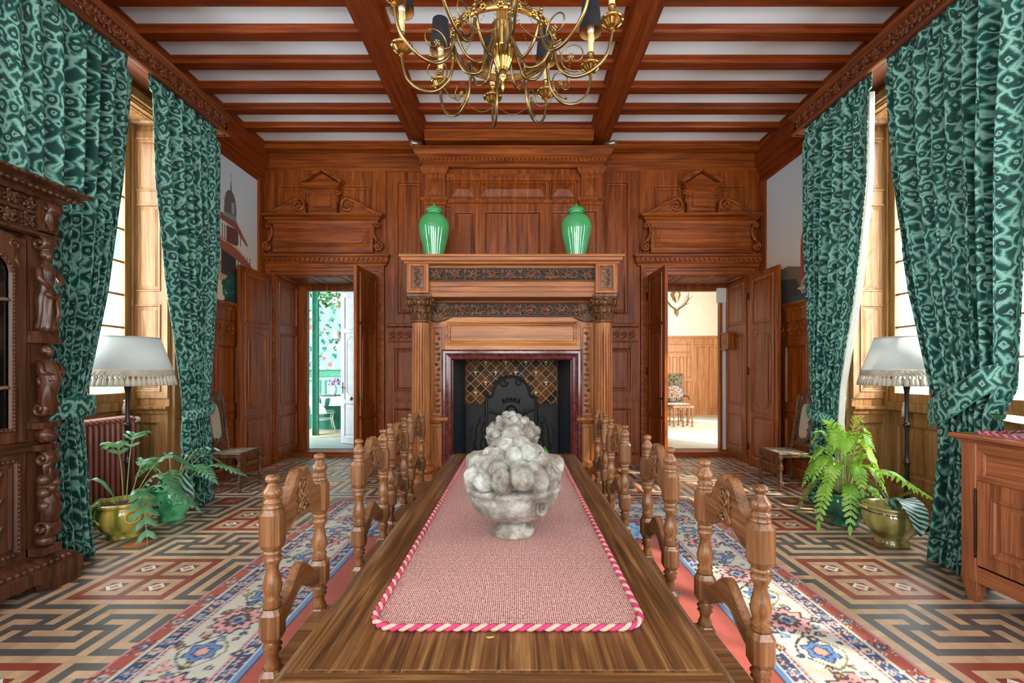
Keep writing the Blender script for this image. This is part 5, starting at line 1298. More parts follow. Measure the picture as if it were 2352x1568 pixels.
# =================================================================== murals
def mural(sd):
    X = XL if sd < 0 else XR; F = F_left(X) if sd < 0 else F_right(X)
    F = (F[0]+F[3]*.012, F[1], F[2], F[3]); R_ = (5.58, 7.16, 2.475, 4.515)
    C_ = lambda r, g, b: np.array(srgb(r,g,b)[:3])
    def inside(U, V, P):
        r = np.zeros(U.shape, bool)
        for (x1,y1),(x2,y2) in zip(P, P[1:]+P[:1]):
            c = ((y1 > V) != (y2 > V)) & (U < (x2-x1)*(V-y1)/((y2-y1) or 1e-9)+x1); r ^= c
        return r
    def paint(U, V):
        t = np.clip((V-2.475)/1.6, 0, 1)[..., None]
        img = C_(222,196,158)*(1-t)+C_(198,204,212)*t
        P = lambda pts, c: img.__setitem__(inside(U, V, pts), c)
        rc = lambda a, b, c, d, col: P([(a,b),(c,b),(c,d),(a,d)], col)
        def blob(x, z, r, col, n=40, sd_=1, fl=.6):
            rr = random.Random(int(x*100)+sd_)
            for k in range(n):
                a = rr.random()*6.28; q = r*rr.random()**.6; px, pz = x+q*math.cos(a), z+q*fl*1.6*math.sin(a)
                cc = np.array(col)*rr.uniform(.7,1.3); img[np.hypot(U-px, V-pz) < r*rr.uniform(.12,.26)] = cc
        if sd < 0:
            wall = C_(186,152,112); rc(5.44,2.75,6.75,3.02,wall); P([(5.44,3.06),(6.8,2.98),(6.8,2.95),(5.44,3.02)], C_(150,116,82))
            blob(5.55,3.02,.12,C_(92,110,104),30); rc(5.44,2.95,5.9,3.2,C_(140,120,98)); blob(5.62,3.1,.14,C_(84,104,98),40)
            P([(5.9,3.36),(6.1,3.30),(6.1,3.16),(5.9,3.2)], C_(96,70,60))
            # pavilion: lower storey, eaves, upper storey, dome
            for k in range(14): x = 5.98+.075*k; rc(x,2.86,x+.022,3.22,C_(70,56,52))
            rc(6.3,2.85,6.62,3.22,C_(62,50,48)); rc(6.62,2.8,7.08,2.98,C_(84,62,54))
            P([(5.88,3.37),(6.5,3.34),(6.95,3.14),(7.10,3.04),(7.08,3.0),(6.4,3.18),(5.92,3.24)], C_(150,82,64)); P([(5.88,3.38),(6.5,3.36),(6.95,3.17),(6.5,3.31),(5.88,3.34)], C_(196,150,116))
            for k in range(9): x = 6.24+.06*k; rc(x,3.34,x+.018,3.56,C_(76,58,52))
            rc(6.4,3.32,6.66,3.56,C_(104,60,52))
            P([(6.08,3.64),(6.3,3.70),(6.62,3.68),(6.92,3.40),(6.88,3.38),(6.6,3.56),(6.3,3.6)], C_(140,76,60))
            P([(6.32,3.68),(6.36,3.76),(6.62,3.74),(6.64,3.66)], C_(118,140,132))
            q = [(6.36+.13+.14*math.cos(a), 3.74+.34*max(0, math.sin(a))**.7) for a in [PI*k/14 for k in range(15)]]; P(q, C_(104,92,92))
            P([(6.49,4.06),(6.505,4.34),(6.52,4.06)], C_(92,72,70)); rc(6.52,3.76,6.58,3.92,C_(158,150,158))
            q = [(5.55+.07*math.cos(a), 3.22+.16*max(0, math.sin(a))**.7) for a in [PI*k/10 for k in range(11)]]; P(q, C_(140,124,120))
            for k in range(9):
                a = -1.2+.5*k; P([(5.46,3.95),(5.46+.28*math.cos(a),3.95+.32*math.sin(a)),(5.46+.26*math.cos(a+.22),3.95+.3*math.sin(a+.22))], C_(150,166,140))
            blob(5.9,2.78,.2,C_(46,120,92),120,2); blob(6.55,2.66,.22,C_(40,84,74),100,3)
            P([(5.44,2.66),(6.2,2.60),(6.2,2.50),(5.7,2.54),(5.44,2.6)], C_(112,160,176))
            P([(5.44,2.475),(5.44,2.6),(5.8,2.54),(6.3,2.475)], C_(222,200,168)); 
            rr = random.Random(5)
            for k in range(30): x = rr.uniform(5.44,6.2); z = rr.uniform(2.48,2.56); rc(x,z,x+.03,z+.008,C_(110,90,76))
            blob(5.5,2.62,.09,C_(40,140,120),40,6); P([(6.3,2.475),(7.16,2.475),(7.16,2.72),(6.6,2.62)], C_(44,62,54))
        else:
            P([(5.44,2.475),(7.16,2.475),(7.16,2.96),(6.6,3.02),(6.1,2.9),(5.44,2.86)], C_(120,98,78)); P([(6.2,2.475),(7.16,2.475),(7.16,2.9),(6.4,2.8)], C_(72,60,52))
            P([(5.44,2.475),(6.3,2.475),(6.1,2.7),(5.44,2.9)], C_(40,116,86)); P([(5.44,2.70),(6.3,2.62),(6.4,2.66),(5.44,2.78)], C_(196,178,150))
            blob(5.75,3.0,.2,C_(104,118,128),90,1); P([(5.44,3.3),(5.62,3.1),(5.62,2.84),(5.44,2.84)], C_(176,168,158)); P([(5.44,3.42),(5.74,3.1),(5.68,3.08),(5.44,3.26)], C_(108,84,78))
            # red arched chariot with wheel
            q = [(6.12+.19*math.cos(a), 3.2+.32*max(0, math.sin(a))**.8) for a in [PI*k/12 for k in range(13)]]
            P([(6.31,2.76)]+q+[(5.93,2.76)], C_(160,62,58)); q2 = [(6.13+.10*math.cos(a), 3.12+.2*max(0, math.sin(a))**.8) for a in [PI*k/12 for k in range(13)]]
            P([(6.23,2.86)]+q2+[(6.03,2.86)], C_(216,194,160)); P([(6.2,2.84),(6.04,2.84),(6.06,3.0),(6.11,3.02)], C_(52,64,150)); P([(6.11,3.5),(6.12,3.68),(6.135,3.5)], C_(176,120,90))
            d = np.hypot((U-6.17)*1.1, V-2.66); img[(d < .15) & (d > .12)] = C_(176,160,140); img[d < .03] = C_(176,160,140)
            for k in range(8): a = k*PI/4; P([(6.17,2.66),(6.17+.13*math.cos(a),2.66+.14*math.sin(a)),(6.17+.13*math.cos(a+.12),2.66+.14*math.sin(a+.12))], C_(168,150,130))
            q = [(5.72+.12*math.cos(a), 2.72+.16*math.sin(a)) for a in [2*PI*k/12 for k in range(12)]]; P(q, C_(58,58,66)); rc(5.62,2.54,5.66,2.7,C_(58,58,66)); rc(5.76,2.54,5.8,2.7,C_(58,58,66))
            for k in range(8): a = 1.6+.4*k; P([(5.42,3.9),(5.42-.25*math.cos(a),3.9+.3*math.sin(a)),(5.42-.24*math.cos(a+.2),3.9+.28*math.sin(a+.2))], C_(164,164,140)); 
            blob(5.5,3.62,.1,C_(140,132,128),16,4); P([(5.44,2.475),(6.6,2.475),(6.5,2.56),(5.44,2.62)], C_(52,84,82))
        return np.clip(img, 0, 1)
    grid_paint('scenic_mural', F, R_[0], R_[1], R_[2], R_[3], .009, paint, attrmat('mural_paint', .85), thick=.004,
        label='scenic mural of a domed pavilion above the dado of the left wall' if sd < 0 else 'scenic mural of an arched red carriage above the dado of the right wall', cat='mural')
mural(-1); mural(1)

# =================================================================== armoire (left edge)
def armoire():
    wz, wy_ = W_arm('z'), W_arm('y'); X, y0, y1, xb = -3.30, 1.55, 3.20, -3.64
    R = thing('armoire', ((X+xb)/2, (y0+y1)/2, 0), 'tall dark carved walnut armoire with glazed doors at the left edge', 'armoire')
    F = F_left(X)
    m = MB(); m.box((xb, y0, .20), (X-.04, y0+.04, 2.5)); m.box((xb, y1-.04, .20), (X-.04, y1, 2.5)); m.box((xb, y0, .2), (xb+.03, y1, 2.5))
    for z in (.2, .98, 2.40): m.box((xb, y0, z), (X-.02, y1, z+.04))
    # fixed side panel
    Fs = (V3((0,y1,0)), X_, Z_, Y_)
    panel(m, Fs, (xb, .25, X-.06, .95), st=.06); panel(m, Fs, (xb, 1.0, X-.06, 2.45), st=.06)
    m.build('carcass', wz, R)
    m = MB(); pl = [(xb, y1), (X, y1), (X, y0), (xb, y0)][::-1]
    m.mould(pl, [(0,.085),(.13,.085),(.13,.16),(.11,.175),(.10,.2),(.06,.23),(.02,.245),(0,.25)])
    n_ = 40*6; m.tube([(X+.10, y0+.0+k*(y1-y0+.08)/n_, .19) for k in range(n_+1)], [.018*(.4+.6*abs(math.sin(PI*k/6))) for k in range(n_+1)], 8)
    for ya in (y0-.1, y1-.14):
        q = [(ya,.0),(ya+.24,.0),(ya+.24,.025),(ya+.22,.05),(ya+.26,.075),(ya+.26,.10),(ya,.10)] if ya < 2 else [(ya+.26,.0),(ya+.06,.0),(ya+.05,.025),(ya+.0,.03),(ya-.03,.075),(ya-.06,.10),(ya+.27,.10)]
        m.poly(F_left(X+.078), q, 0, .044); m.box((xb, ya+.02, 0), (X+.08, ya+.24, .09))
    m.build('plinth', wz, R)
    # lower doors
    mid = (y0+y1)/2
    for a, b in ((y0+.15, mid), (mid, y1-.15)):
        m = MB(); m.box((X-.03, a, .25), (X, b, .96)); F1 = F_left(X)
        m.nest(F1, (a,.25,b,.96), [(0,0),(0,.01),(.035,.01),(.04,.022),(.06,.02),(.07,.004),(.085,.012),(.10,.004)])
        d = m.build('lower_door', wz, R); c = MB()
        for k in range(int((b-a-.1)/.03)): 
            for z in (.298, .912): c.ball((X+.02, a+.05+k*.03, z), .011, seg=6, rings=4)
        for k in range(20):
            for y in (a+.05, b-.05): c.ball((X+.02, y, .31+k*.03), .011, seg=6, rings=4)
        cy = (a+b)/2
        for s in (-1, 1):
            for zc, r in ((.44,.085),(.62,.075),(.79,.065)):
                c.tube(spiral((cy+s*.11, zc, .012), r, .012, 1.6, PI/2*s, F1, 22, s), [.014-.007*i/22 for i in range(23)], 6)
                c.ball(pt(F1, cy+s*.11, zc, .02), .024, seg=8, rings=6, nz=.3, fq=5)
                for k in range(4): leaf(c, F1, cy+s*.11+.06*math.cos(k*1.57), zc+.06*math.sin(k*1.57), k*1.57+1, .07, .018, .02)
        c.tube([pt(F1, cy+.02*math.sin(t*9), .34+.55*t, .012) for t in [k/12 for k in range(13)]], .012, 6)
        c.build('door_carving', wz, d)
    m = MB(); m.mould([(X, y0), (X, y1)], [(0,.95),(.03,.955),(.045,.975),(.045,1.0),(.02,1.02),(0,1.03)]); m.box((X-.03,y0,.95),(X,y1,1.03))
    m.build('waist_moulding', wy_, R)
    # glazed upper doors with arched heads
    gm = plain('dark_cabinet_glass', srgb(16,13,12), .06, var=.05)
    for a, b in ((y0+.15, mid), (mid, y1-.15)):
        m = MB(); F1 = F_left(X); n = 10; r = (b-a)/2-.105; cy = (a+b)/2
        def ring(e, h):
            q = [(a+.07+e,1.05+.05+e),(b-.07-e,1.1+e)]; rr = (b-a)/2-.07-e; zc = 2.29-rr*.62
            for k in range(n+1): t = PI*k/n; q.append((cy+rr*math.cos(t), zc+rr*.62*math.sin(t)))
            return [pt(F1, *p, h) for p in q]
        out = [pt(F1, *p, .012) for p in [(a,1.03),(b,1.03)]+[(b, 1.03+1.35*min(1,.5+.5*k/3)) for k in range(0,4)]+[(b-(b-a)*k/4, 2.40) for k in range(1,4)]+[(a, 1.03+1.35*min(1,.5+.5*k/3)) for k in range(3,-1,-1)]]
        R0 = ring(0, .012); out = out[:len(R0)]
        while len(out) < len(R0): out.append(out[-1])
        m.loops([out, R0, ring(.006,.024), ring(.022,.022), ring(.03,.005)])
        d = m.build('glazed_door', wz, R)
        c = MB(); P = ring(.014, .024); P = P+[P[0]]
        for A, B in zip(P[:-1], P[1:]):
            L = (B-A).length; k = max(1, int(L/.024))
            for i in range(k): c.ball(tuple(A.lerp(B, i/k)), .010, seg=6, rings=4)
        for s in (-1, 1):
            yy = cy+s*((b-a)/2-.055); c.tube(spiral((yy-s*.01, 2.33, .01), .045, .008, 1.4, 0, F1, 14, s), .009, 6); leaf(c, F1, yy, 2.27, -PI/2, .09, .02, .02)
        c.build('bead_carving', wz, d)
        g = MB(); g.add(ring(.03, -.005), [tuple(range(len(R0)))]); g.build('door_glass', gm, d)
    for z in (1.39, 1.96):
        m = MB(); m.tube([(X+.006, y0+.2+k*.02, z+.004*math.sin(k*1.2)) for k in range(int((y1-y0-.42)/.02))], .012, 6); m.build('shelf_edge', plain('rope_edge', srgb(120,92,64), .6, bump=.3, bscale=120), R)
    # corner pilasters with caryatids
    for yc in (y1-.07, y0+.07):
        m = MB(); m.box((X-.04, yc-.07, .25), (X+.01, yc+.07, 2.42)); b = m.build('pilaster', wz, R)
        c = MB(); x = X+.05
        # lower console with leaves and fruit
        Fc = (V3((0,yc+.0,0)), X_, Z_, Y_)
        c.box((X, yc-.07, .25), (X+.1, yc+.07, .30)); c.ball((X+.06,yc,.34), .055, sc=(1,1,.8), nz=.15)
        c.tube(spiral((x+.02,.43,0), .06, .012, 1.3, -PI/2, Fc, 16, 1), [.020]*17, 8, flat=2.8, up=(0,1,0)); 
        c.tube([(x+.03,yc,.47),(x+.05,yc,.55),(x+.02,yc,.66),(x+.01,yc,.78)], [.05,.055,.05,.045], 10)
        for k in range(9): c.ball((x+.045+.012*math.cos(k*2), yc+.035*math.sin(k*2.1), .52+.03*k), .026+.008*(k % 3), seg=10, rings=8, nz=.15, seed=k)
        for k in range(6): leaf(c, F_left(x+.03), yc+.05*math.sin(k*2), .74+.03*(k % 3), PI/2+.6*math.sin(k*2), .1, .03, .045)
        c.tube(spiral((x+.02,.90,0), .05, .012, 1.3, PI/2, Fc, 16, -1), [.017]*17, 8, flat=3.0, up=(0,1,0))
        c.box((X, yc-.07, .96), (X+.085, yc+.07, 1.0)); c.ball((x+.02,yc,1.06), .055, sc=(1,1,1), nz=.35, fq=5, seg=14, rings=12); c.box((X, yc-.075, 1.11), (X+.09, yc+.075, 1.15))
        # lower figure: scroll console with bust
        c.tube(spiral((x+.0,1.24,0), .055, .012, 1.4, PI/2, Fc, 16, -1), [.017]*17, 8, flat=3.0, up=(0,1,0)); leaf(c, F_left(x+.03), yc, 1.2, PI/2, .2, .05, .06)
        c.tube([(x,yc,1.28),(x+.03,yc,1.36),(x+.05,yc,1.44),(x+.02,yc,1.52),(x+.02,yc,1.58)], [.04,.05,.055,.06,.035], 10)
        c.tube(spiral((x+.035,1.43,0), .05, .012, 1.2, 0, Fc, 14, 1), [.017]*15, 8, flat=3.0, up=(0,1,0))
        c.tube([(x+.03,yc-.055,1.55),(x+.06,yc-.07,1.49),(x+.08,yc-.01,1.47)], [.02,.018,.014], 8); c.tube([(x+.03,yc+.055,1.55),(x+.06,yc+.07,1.49),(x+.08,yc+.01,1.49)], [.02,.018,.014], 8)
        c.ball((x+.033,yc,1.63), .028, sc=(1,.9,1.25), nz=.1); c.ball((x+.018,yc,1.642), .036, nz=.4, fq=7, seg=16, rings=12)
        c.box((X, yc-.075, 1.69), (X+.09, yc+.075, 1.74)); c.box((X, yc-.065, 1.74), (X+.08, yc+.065, 1.77))
        # upper draped figure
        c.lathe([(.052,1.77),(.058,1.80),(.05,1.84),(.05,1.90),(.053,1.95),(.052,2.0),(.044,2.04),(.036,2.08),(.042,2.12),(.050,2.16),(.052,2.19),(.034,2.22),(.017,2.24),(.016,2.26)], (x+.015,yc,0), 40, sx=.9, sy=1.0, fn=lambda a, z: 1+(.10*math.sin(a*9+z*14+2*math.sin(z*30)) if z < 2.05 else 0))
        c.ball((x+.03,yc,2.285), .027, sc=(1,.9,1.3), nz=.08); c.ball((x+.016,yc,2.298), .034, nz=.35, fq=7, sc=(.9,1.05,1.1), seg=16, rings=12); c.lathe([(.03,2.315),(.038,2.325),(.034,2.345)], (x+.01,yc,0), 12)
        c.tube([(x+.02,yc-.055,2.2),(x+.05,yc-.075,2.12),(x+.075,yc-.03,2.06)], [.02,.018,.014], 8); c.tube([(x+.02,yc+.055,2.2),(x+.055,yc+.07,2.12),(x+.08,yc+.02,2.10)], [.02,.018,.014], 8)
        c.tube([(x+.06,yc-.05,2.03),(x+.066,yc,2.0),(x+.05,yc+.06,2.04)], .016, 6); c.tube([(x+.065,yc+.02,2.02),(x+.07,yc+.03,1.9),(x+.05,yc+.02,1.8)], .013, 6)
        c.tube(spiral((x+.0,2.37,0), .05, .012, 1.3, PI/2, Fc, 16, -1), [.017]*17, 8, flat=3.0, up=(0,1,0))
        c.build('caryatid', wz, b)
    # frieze and crown
    m = MB(); m.box((xb, y0, 2.42), (X+.04, y1, 2.70)); q = [(xb, y0), (X+.04, y0), (X+.04, y1), (xb, y1)]
    m.mould(q, [(0,2.41),(.03,2.42),(.03,2.44),(.01,2.45),(0,2.455)]); m.mould(q, [(0,2.55),(.02,2.555),(.02,2.575),(0,2.58)])
    m.mould(q, [(0,2.665),(.03,2.67),(.05,2.69),(.07,2.70),(.10,2.735),(.145,2.75),(.145,2.775),(-.2,2.78)]); m.add([(xb,y0-.14,2.775),(X+.18,y0-.14,2.775),(X+.18,y1+.14,2.775),(xb,y1+.14,2.775)], [(0,1,2,3)])
    m.build('crown', wz, R)
    m = MB(); F1 = F_left(X+.04); scrollwork(m, F1, y0+.12, y1-.12, 2.46, 2.55, 12, .022); scrollwork(m, F1, y0+.12, y1-.12, 2.585, 2.665, 13, .022)
    for xx, zz, r_ in ((X+.142, 2.708, .015), (X+.188, 2.762, .011)):
        n_ = 44*6; m.tube([(xx, y0-.12+k*(y1-y0+.24)/n_, zz) for k in range(n_+1)], [r_*(.35+.65*abs(math.sin(PI*k/6))) for k in range(n_+1)], 8)
    for yc in (y0+.07, y1-.07):
        m.tube(spiral((X+.09, 2.60, 0), .05, .01, 1.3, PI/2, (V3((0,yc,0)), X_, Z_, Y_), 16, -1), [.017]*17, 8, flat=3.0, up=(0,1,0)); m.box((X+.04,yc-.06,2.45),(X+.09,yc+.06,2.66)); leaf(m, F_left(X+.09), yc, 2.46, PI/2, .14, .04, .05)
    m.build('crown_carving', wz, R)
armoire()

# =================================================================== sideboard (right edge)
def sideboard():
    wz, wy_ = W_side('z'), W_side('y'); X, y0, y1, xb = 2.955, 1.55, 3.03, 3.48
    R = thing('sideboard', ((X+xb)/2, (y0+y1)/2, 0), 'low cherry wood sideboard with panelled doors at the right edge', 'sideboard')
    m = MB(); m.box((X+.02,y0+.02,.14),(xb,y1-.02,1.04)); m.build('carcass', wz, R)
    for y in (y1-.10, y0):
        m = MB(); m.cbox((X,y,.14),(X+.09,y+.10,1.04), .006)
        m.loops([[(X+e,y+e,z),(X+.085-e,y+e,z),(X+.085-e,y+.1-e,z),(X+e,y+.1-e,z)] for e, z in ((.022,0),(.012,.06),(.0,.16))], cap=True); m.build('corner_post', wz, R)
    for y in (y1-.1, y0): 
        m = MB(); m.box((xb-.08,y,0),(xb,y+.1,1.04)); m.build('back_post', wz, R)
    m = MB(); q = [(y0+.1,.14),(y1-.1,.14)]
    m.box((X+.008,y0+.1,.98),(X+.03,y1-.1,1.04)); m.box((X+.008,y0+.1,.80),(X+.03,y1-.1,.83)); m.box((X+.008,y0+.1,.14),(X+.03,y1-.1,.24))
    m.mould([(X+.008,y0+.1),(X+.008,y1-.1)], [(0,.235),(.012,.24),(.012,.25),(0,.255)]); m.mould([(X+.008,y0+.1),(X+.008,y1-.1)], [(0,.795),(.014,.80),(.014,.815),(0,.82)])
    m.build('rails', wy_, R)
    n = 3; w_ = (y1-y0-.2)/n; F = F_right(X+.012)
    for k in range(n):
        a = y0+.1+k*w_; m = MB(); m.box((X+.012,a+.04,.83),(X+.04,a+w_-.04,.98)); m.nest(F, (a+.04,.83,a+w_-.04,.98), [(0,.008),(.008,.004),(.014,-.002)]); m.build('drawer_panel', wy_, R)
        m = MB(); m.box((X+.01,a-.001,.83),(X+.03,a+.04,.98)); m.box((X+.01,a+w_-.04,.83),(X+.03,a+w_+.001,.98)); m.build('muntin', wz, R)
    n = 2; w_ = (y1-y0-.2)/n
    for k in range(n):
        a = y0+.1+k*w_; m = MB(); m.box((X+.006,a,.255),(X+.03,a+w_-.006,.795)); F2 = F_right(X+.006)
        m.nest(F2, (a,.255,a+w_-.006,.795), [(0,0),(0,.004),(.085,.004),(.09,.014),(.105,.012),(.115,-.002),(.135,.001),(.15,.008)])
        d = m.build('door', wz, R)
        h = MB(); yy = a+w_-.0 if k == 1 else a-.004
        h.lathe([(.004,.30),(.007,.31),(.004,.325),(.007,.34),(.0065,.70),(.004,.715),(.007,.73),(.004,.745)], (X-.004,yy,0), 8); h.build('hinge_rod', iron, d)
    m = MB(); q = [(xb, y0), (X, y0), (X, y1), (xb, y1)][::-1]; q = [(xb, y1), (X, y1), (X, y0), (xb, y0)]
    m.box((X,y0,1.04),(xb,y1,1.088)); q = [(xb,y1),(X,y1),(X,y0),(xb,y0)][::-1]
    q = [(xb, y1), (X, y1), (X, y0), (xb, y0)]
    o1 = MB(); 
    m.loops([[(X-e,y0-e,z),(xb,y0-e,z),(xb,y1+e,z),(X-e,y1+e,z)] for e, z in ((0,1.035),(.015,1.04),(.018,1.052),(.03,1.058),(.045,1.066),(.045,1.082),(.04,1.09))], cap=True)
    m.build('top', wy_, R)
    return R
sideboard()
def placemat():
    c = (3.22, 2.62, 1.0905); R = thing('placemat', c, 'pink woven placemat with twisted cord edge on the sideboard', 'placemat')
    m = MB(); m.box((c[0]-.22,c[1]-.34,c[2]),(c[0]+.22,c[1]+.34,c[2]+.005)); m.build('woven_field', bpy.data.materials['basket_weave_runner'], R)
    P = [(c[0]-.22,c[1]-.34),(c[0]+.22,c[1]-.34),(c[0]+.22,c[1]+.34),(c[0]-.22,c[1]+.34),(c[0]-.22,c[1]-.34)]; pts = []
    for A, B in zip(P[:-1], P[1:]):
        n = int(math.dist(A,B)/.008)
        for k in range(n): pts.append(V3((lerp(A[0],B[0],k/n), lerp(A[1],B[1],k/n), c[2]+.0125)))
    for ph, mt in ((0, 'pale_cord'), (PI, 'magenta_cord')):
        q = [p+V3((.004*math.cos(i*.95+ph), .004*math.cos(i*.95+ph), .004*math.sin(i*.95+ph))) for i, p in enumerate(pts)]; m = MB(); m.tube(q+[q[0]], .006, 6); m.build('cord_strand', MATS[mt], R)
placemat()
def dish():
    c = (3.21, 2.62, 1.0965); g = plain('green_dish_glaze', srgb(58,92,40), .12, var=.3, scale=9, Coat_Weight=.5); R = thing('leaf_dish', c, 'long green glazed leaf shaped dish on the pink placemat', 'dish')
    m = MB(); L = []; n = 28
    for e, z in ((.12,0),(.14,.004),(.16,.016),(.45,.045),(.8,.065),(1.0,.082),(1.0,.088),(.93,.08),(.6,.052),(.1,.03)):
        q = []
        for k in range(n):
            a = 2*PI*k/n; sy = .40*(abs(math.cos(a))**1.3)*(1 if math.cos(a) > 0 else -1)*(1.12 if e > .9 else 1); q.append((c[0]+e*.20*math.sin(a), c[1]+e*sy, c[2]+z+(.03*abs(math.cos(a))**3 if e > .4 else 0)))
        L.append(q)
    m.loops(L, 0, True, True); m.build('dish_body', g, R)
dish()
# =================================================================== floor lamps
shade_m = None
def shademat():
    m, nt, b = newmat('shade_cloth'); b.inputs['Base Color'].default_value = srgb(184,188,186); b.inputs['Roughness'].default_value = .9
    b.inputs['Transmission Weight'].default_value = 0
    out = nt.nodes['Material Output']; tl = nd(nt, 'BsdfTranslucent'); tl.inputs[0].default_value = srgb(222,218,206)
    mx = nd(nt, 'MixShader'); mx.inputs[0].default_value = .12; lk(nt, b.outputs[0], mx.inputs[1]); lk(nt, tl.outputs[0], mx.inputs[2]); lk(nt, mx.outputs[0], out.inputs['Surface']); return m
shade_m = shademat()
fringe_m = plain('cream_fringe', srgb(186,176,158), .9, var=.15, bump=.4, bscale=160)
ebony = plain('ebonised_bronze', srgb(40,30,24), .22, .35)
def floorlamp(loc, label, rz=0):
    R = thing('floor_lamp', loc, label, 'lamp', 'fringed floor lamps by the windows', rz)
    m = MB(); m.lathe([(.0,0),(.17,0),(.175,.012),(.165,.03),(.10,.045),(.045,.07),(.03,.10),(.022,.13)], (0,0,0), 32); m.build('base', ebony, R, world=False)
    m = MB(); pr = [(.020,.10),(.022,.30)]
    for z in (.62, .98): pr += [(.018,z-.07),(.021,z-.03),(.024,z-.012),(.034,z),(.024,z+.012),(.021,z+.03),(.018,z+.06)]
    pr += [(.017,1.20),(.022,1.30),(.028,1.345),(.035,1.36),(.02,1.38),(.012,1.40),(.012,1.6)]
    m.lathe(pr, (0,0,0), 20); m.build('pole', ebony, R, world=False)
    m = MB(); m.lathe([(.352,1.505),(.358,1.505),(.254,1.822),(.248,1.822)], (0,0,0), 56, cap=False); sh = m.build('lamp_shade', shade_m, R, world=False)
    m = MB(); m.lathe([(.247,1.815),(.256,1.815),(.256,1.828),(.247,1.828)], (0,0,0), 56, cap=False); m.lathe([(.353,1.500),(.362,1.500),(.360,1.512),(.352,1.512)], (0,0,0), 56, cap=False); m.build('braid', fringe_m, sh, world=False)
    m = MB(); n = 58
    m.lathe([(.357,1.505),(.361,1.502),(.362,1.452),(.359,1.450)], (0,0,0), 56, cap=False)
    for k in range(n):                                   # netted heading
        a = 2*PI*k/n; b2 = 2*PI*(k+1)/n
        for (p, z1), (q, z2) in (((a,1.50),(b2,1.452)), ((b2,1.50),(a,1.452)), ((a,1.48),(b2,1.478))):
            m.tube([(.360*math.cos(p),.360*math.sin(p),z1),(.364*math.cos((p+q)/2),.364*math.sin((p+q)/2),(z1+z2)/2),(.364*math.cos(q),.364*math.sin(q),z2)], .0038, 4, cap=False)
    m.build('fringe_net', fringe_m, sh, world=False)
    rr = random.Random(3); t0 = None
    for k in range(n):                                   # tassels share one mesh
        a = 2*PI*k/n+rr.uniform(-.02,.02); p = (.364*math.cos(a), .364*math.sin(a), 0)
        if t0 is None:
            m = MB(); m.lathe([(.004,1.462),(.010,1.455),(.011,1.446),(.007,1.438),(.014,1.428),(.022,1.395),(.027,1.362),(.003,1.360)], (0,0,0), 8); t0 = m.build('tassel', fringe_m, sh, world=False); t0.location = p
        else: c = t0.copy(); COL.objects.link(c); c.location = p; c.scale = (rr.uniform(.85,1.1),)*2+(1,)
floorlamp((-3.78, 4.42, 0), 'floor lamp with white fringed shade in front of the radiator')
floorlamp((3.77, 4.40, 0), 'floor lamp with white fringed shade in front of the right window apron', .3)
# window cord tassels
for x, y, z, lab in ((-4.40, 5.12, 1.02, 'cream tassel hanging beside the left window above the radiator'), (4.28, 5.02, 1.0, 'cream tassel hanging at the right window sill behind the lamp pole')):
    R = thing('tassel', (x, y, z), lab, 'tassel', 'cord tassels at the windows'); m = MB()
    m.lathe([(.002,.16),(.018,.155),(.022,.14),(.012,.125),(.02,.12),(.03,.06),(.036,.0),(.0,-.002)], (0,0,0), 14); m.build('tassel_skirt', fringe_m, R, world=False)
    m = MB(); m.tube([(0,0,.15),(.0,.0,.36)], .006, 6); m.tube([(.02,.0,.15),(.015,.0,.36)], .005, 6); m.build('cord', fringe_m, R, world=False)

# =================================================================== radiator
def radiator():
    mt = plain('oxide_red_enamel', srgb(136,74,60), .35, var=.06); R = thing('radiator', (-4.34, 4.35, 0), 'red brown column radiator under the left window', 'radiator')
    n = 23; y0, y1 = 3.62, 5.08
    for k in range(n):
        y = y0+(y1-y0)*(k+.5)/n; m = MB()
        for x in (-4.41, -4.335, -4.26):
            m.lathe([(.012,.11),(.021,.15),(.021,.93),(.012,.97)], (x,y,0), 10)
        m.tube([(-4.43,y,.955),(-4.41,y,.985),(-4.335,y,.995),(-4.26,y,.985),(-4.24,y,.955)], .020, 8); m.tube([(-4.43,y,.14),(-4.335,y,.115),(-4.24,y,.14)], .022, 8)
        m.lathe_ax([(.02,0),(.02,1)], (-4.335,y-.034,.95), (-4.335,y+.034,.95), 8); m.lathe_ax([(.02,0),(.02,1)], (-4.335,y-.034,.14), (-4.335,y+.034,.14), 8)
        if k in (1, n-2): m.box((-4.42,y-.02,0),(-4.39,y+.02,.14)); m.box((-4.28,y-.02,0),(-4.25,y+.02,.14))
        m.build('section', mt, R)
    m = MB(); m.lathe_ax([(.018,0),(.018,.3),(.03,.32),(.034,.5),(.034,.9),(.02,1)], (-4.335,y1,.95), (-4.335,y1+.14,.95), 14); m.build('valve', plain('valve_plastic', srgb(228,226,220), .4), R)
radiator()

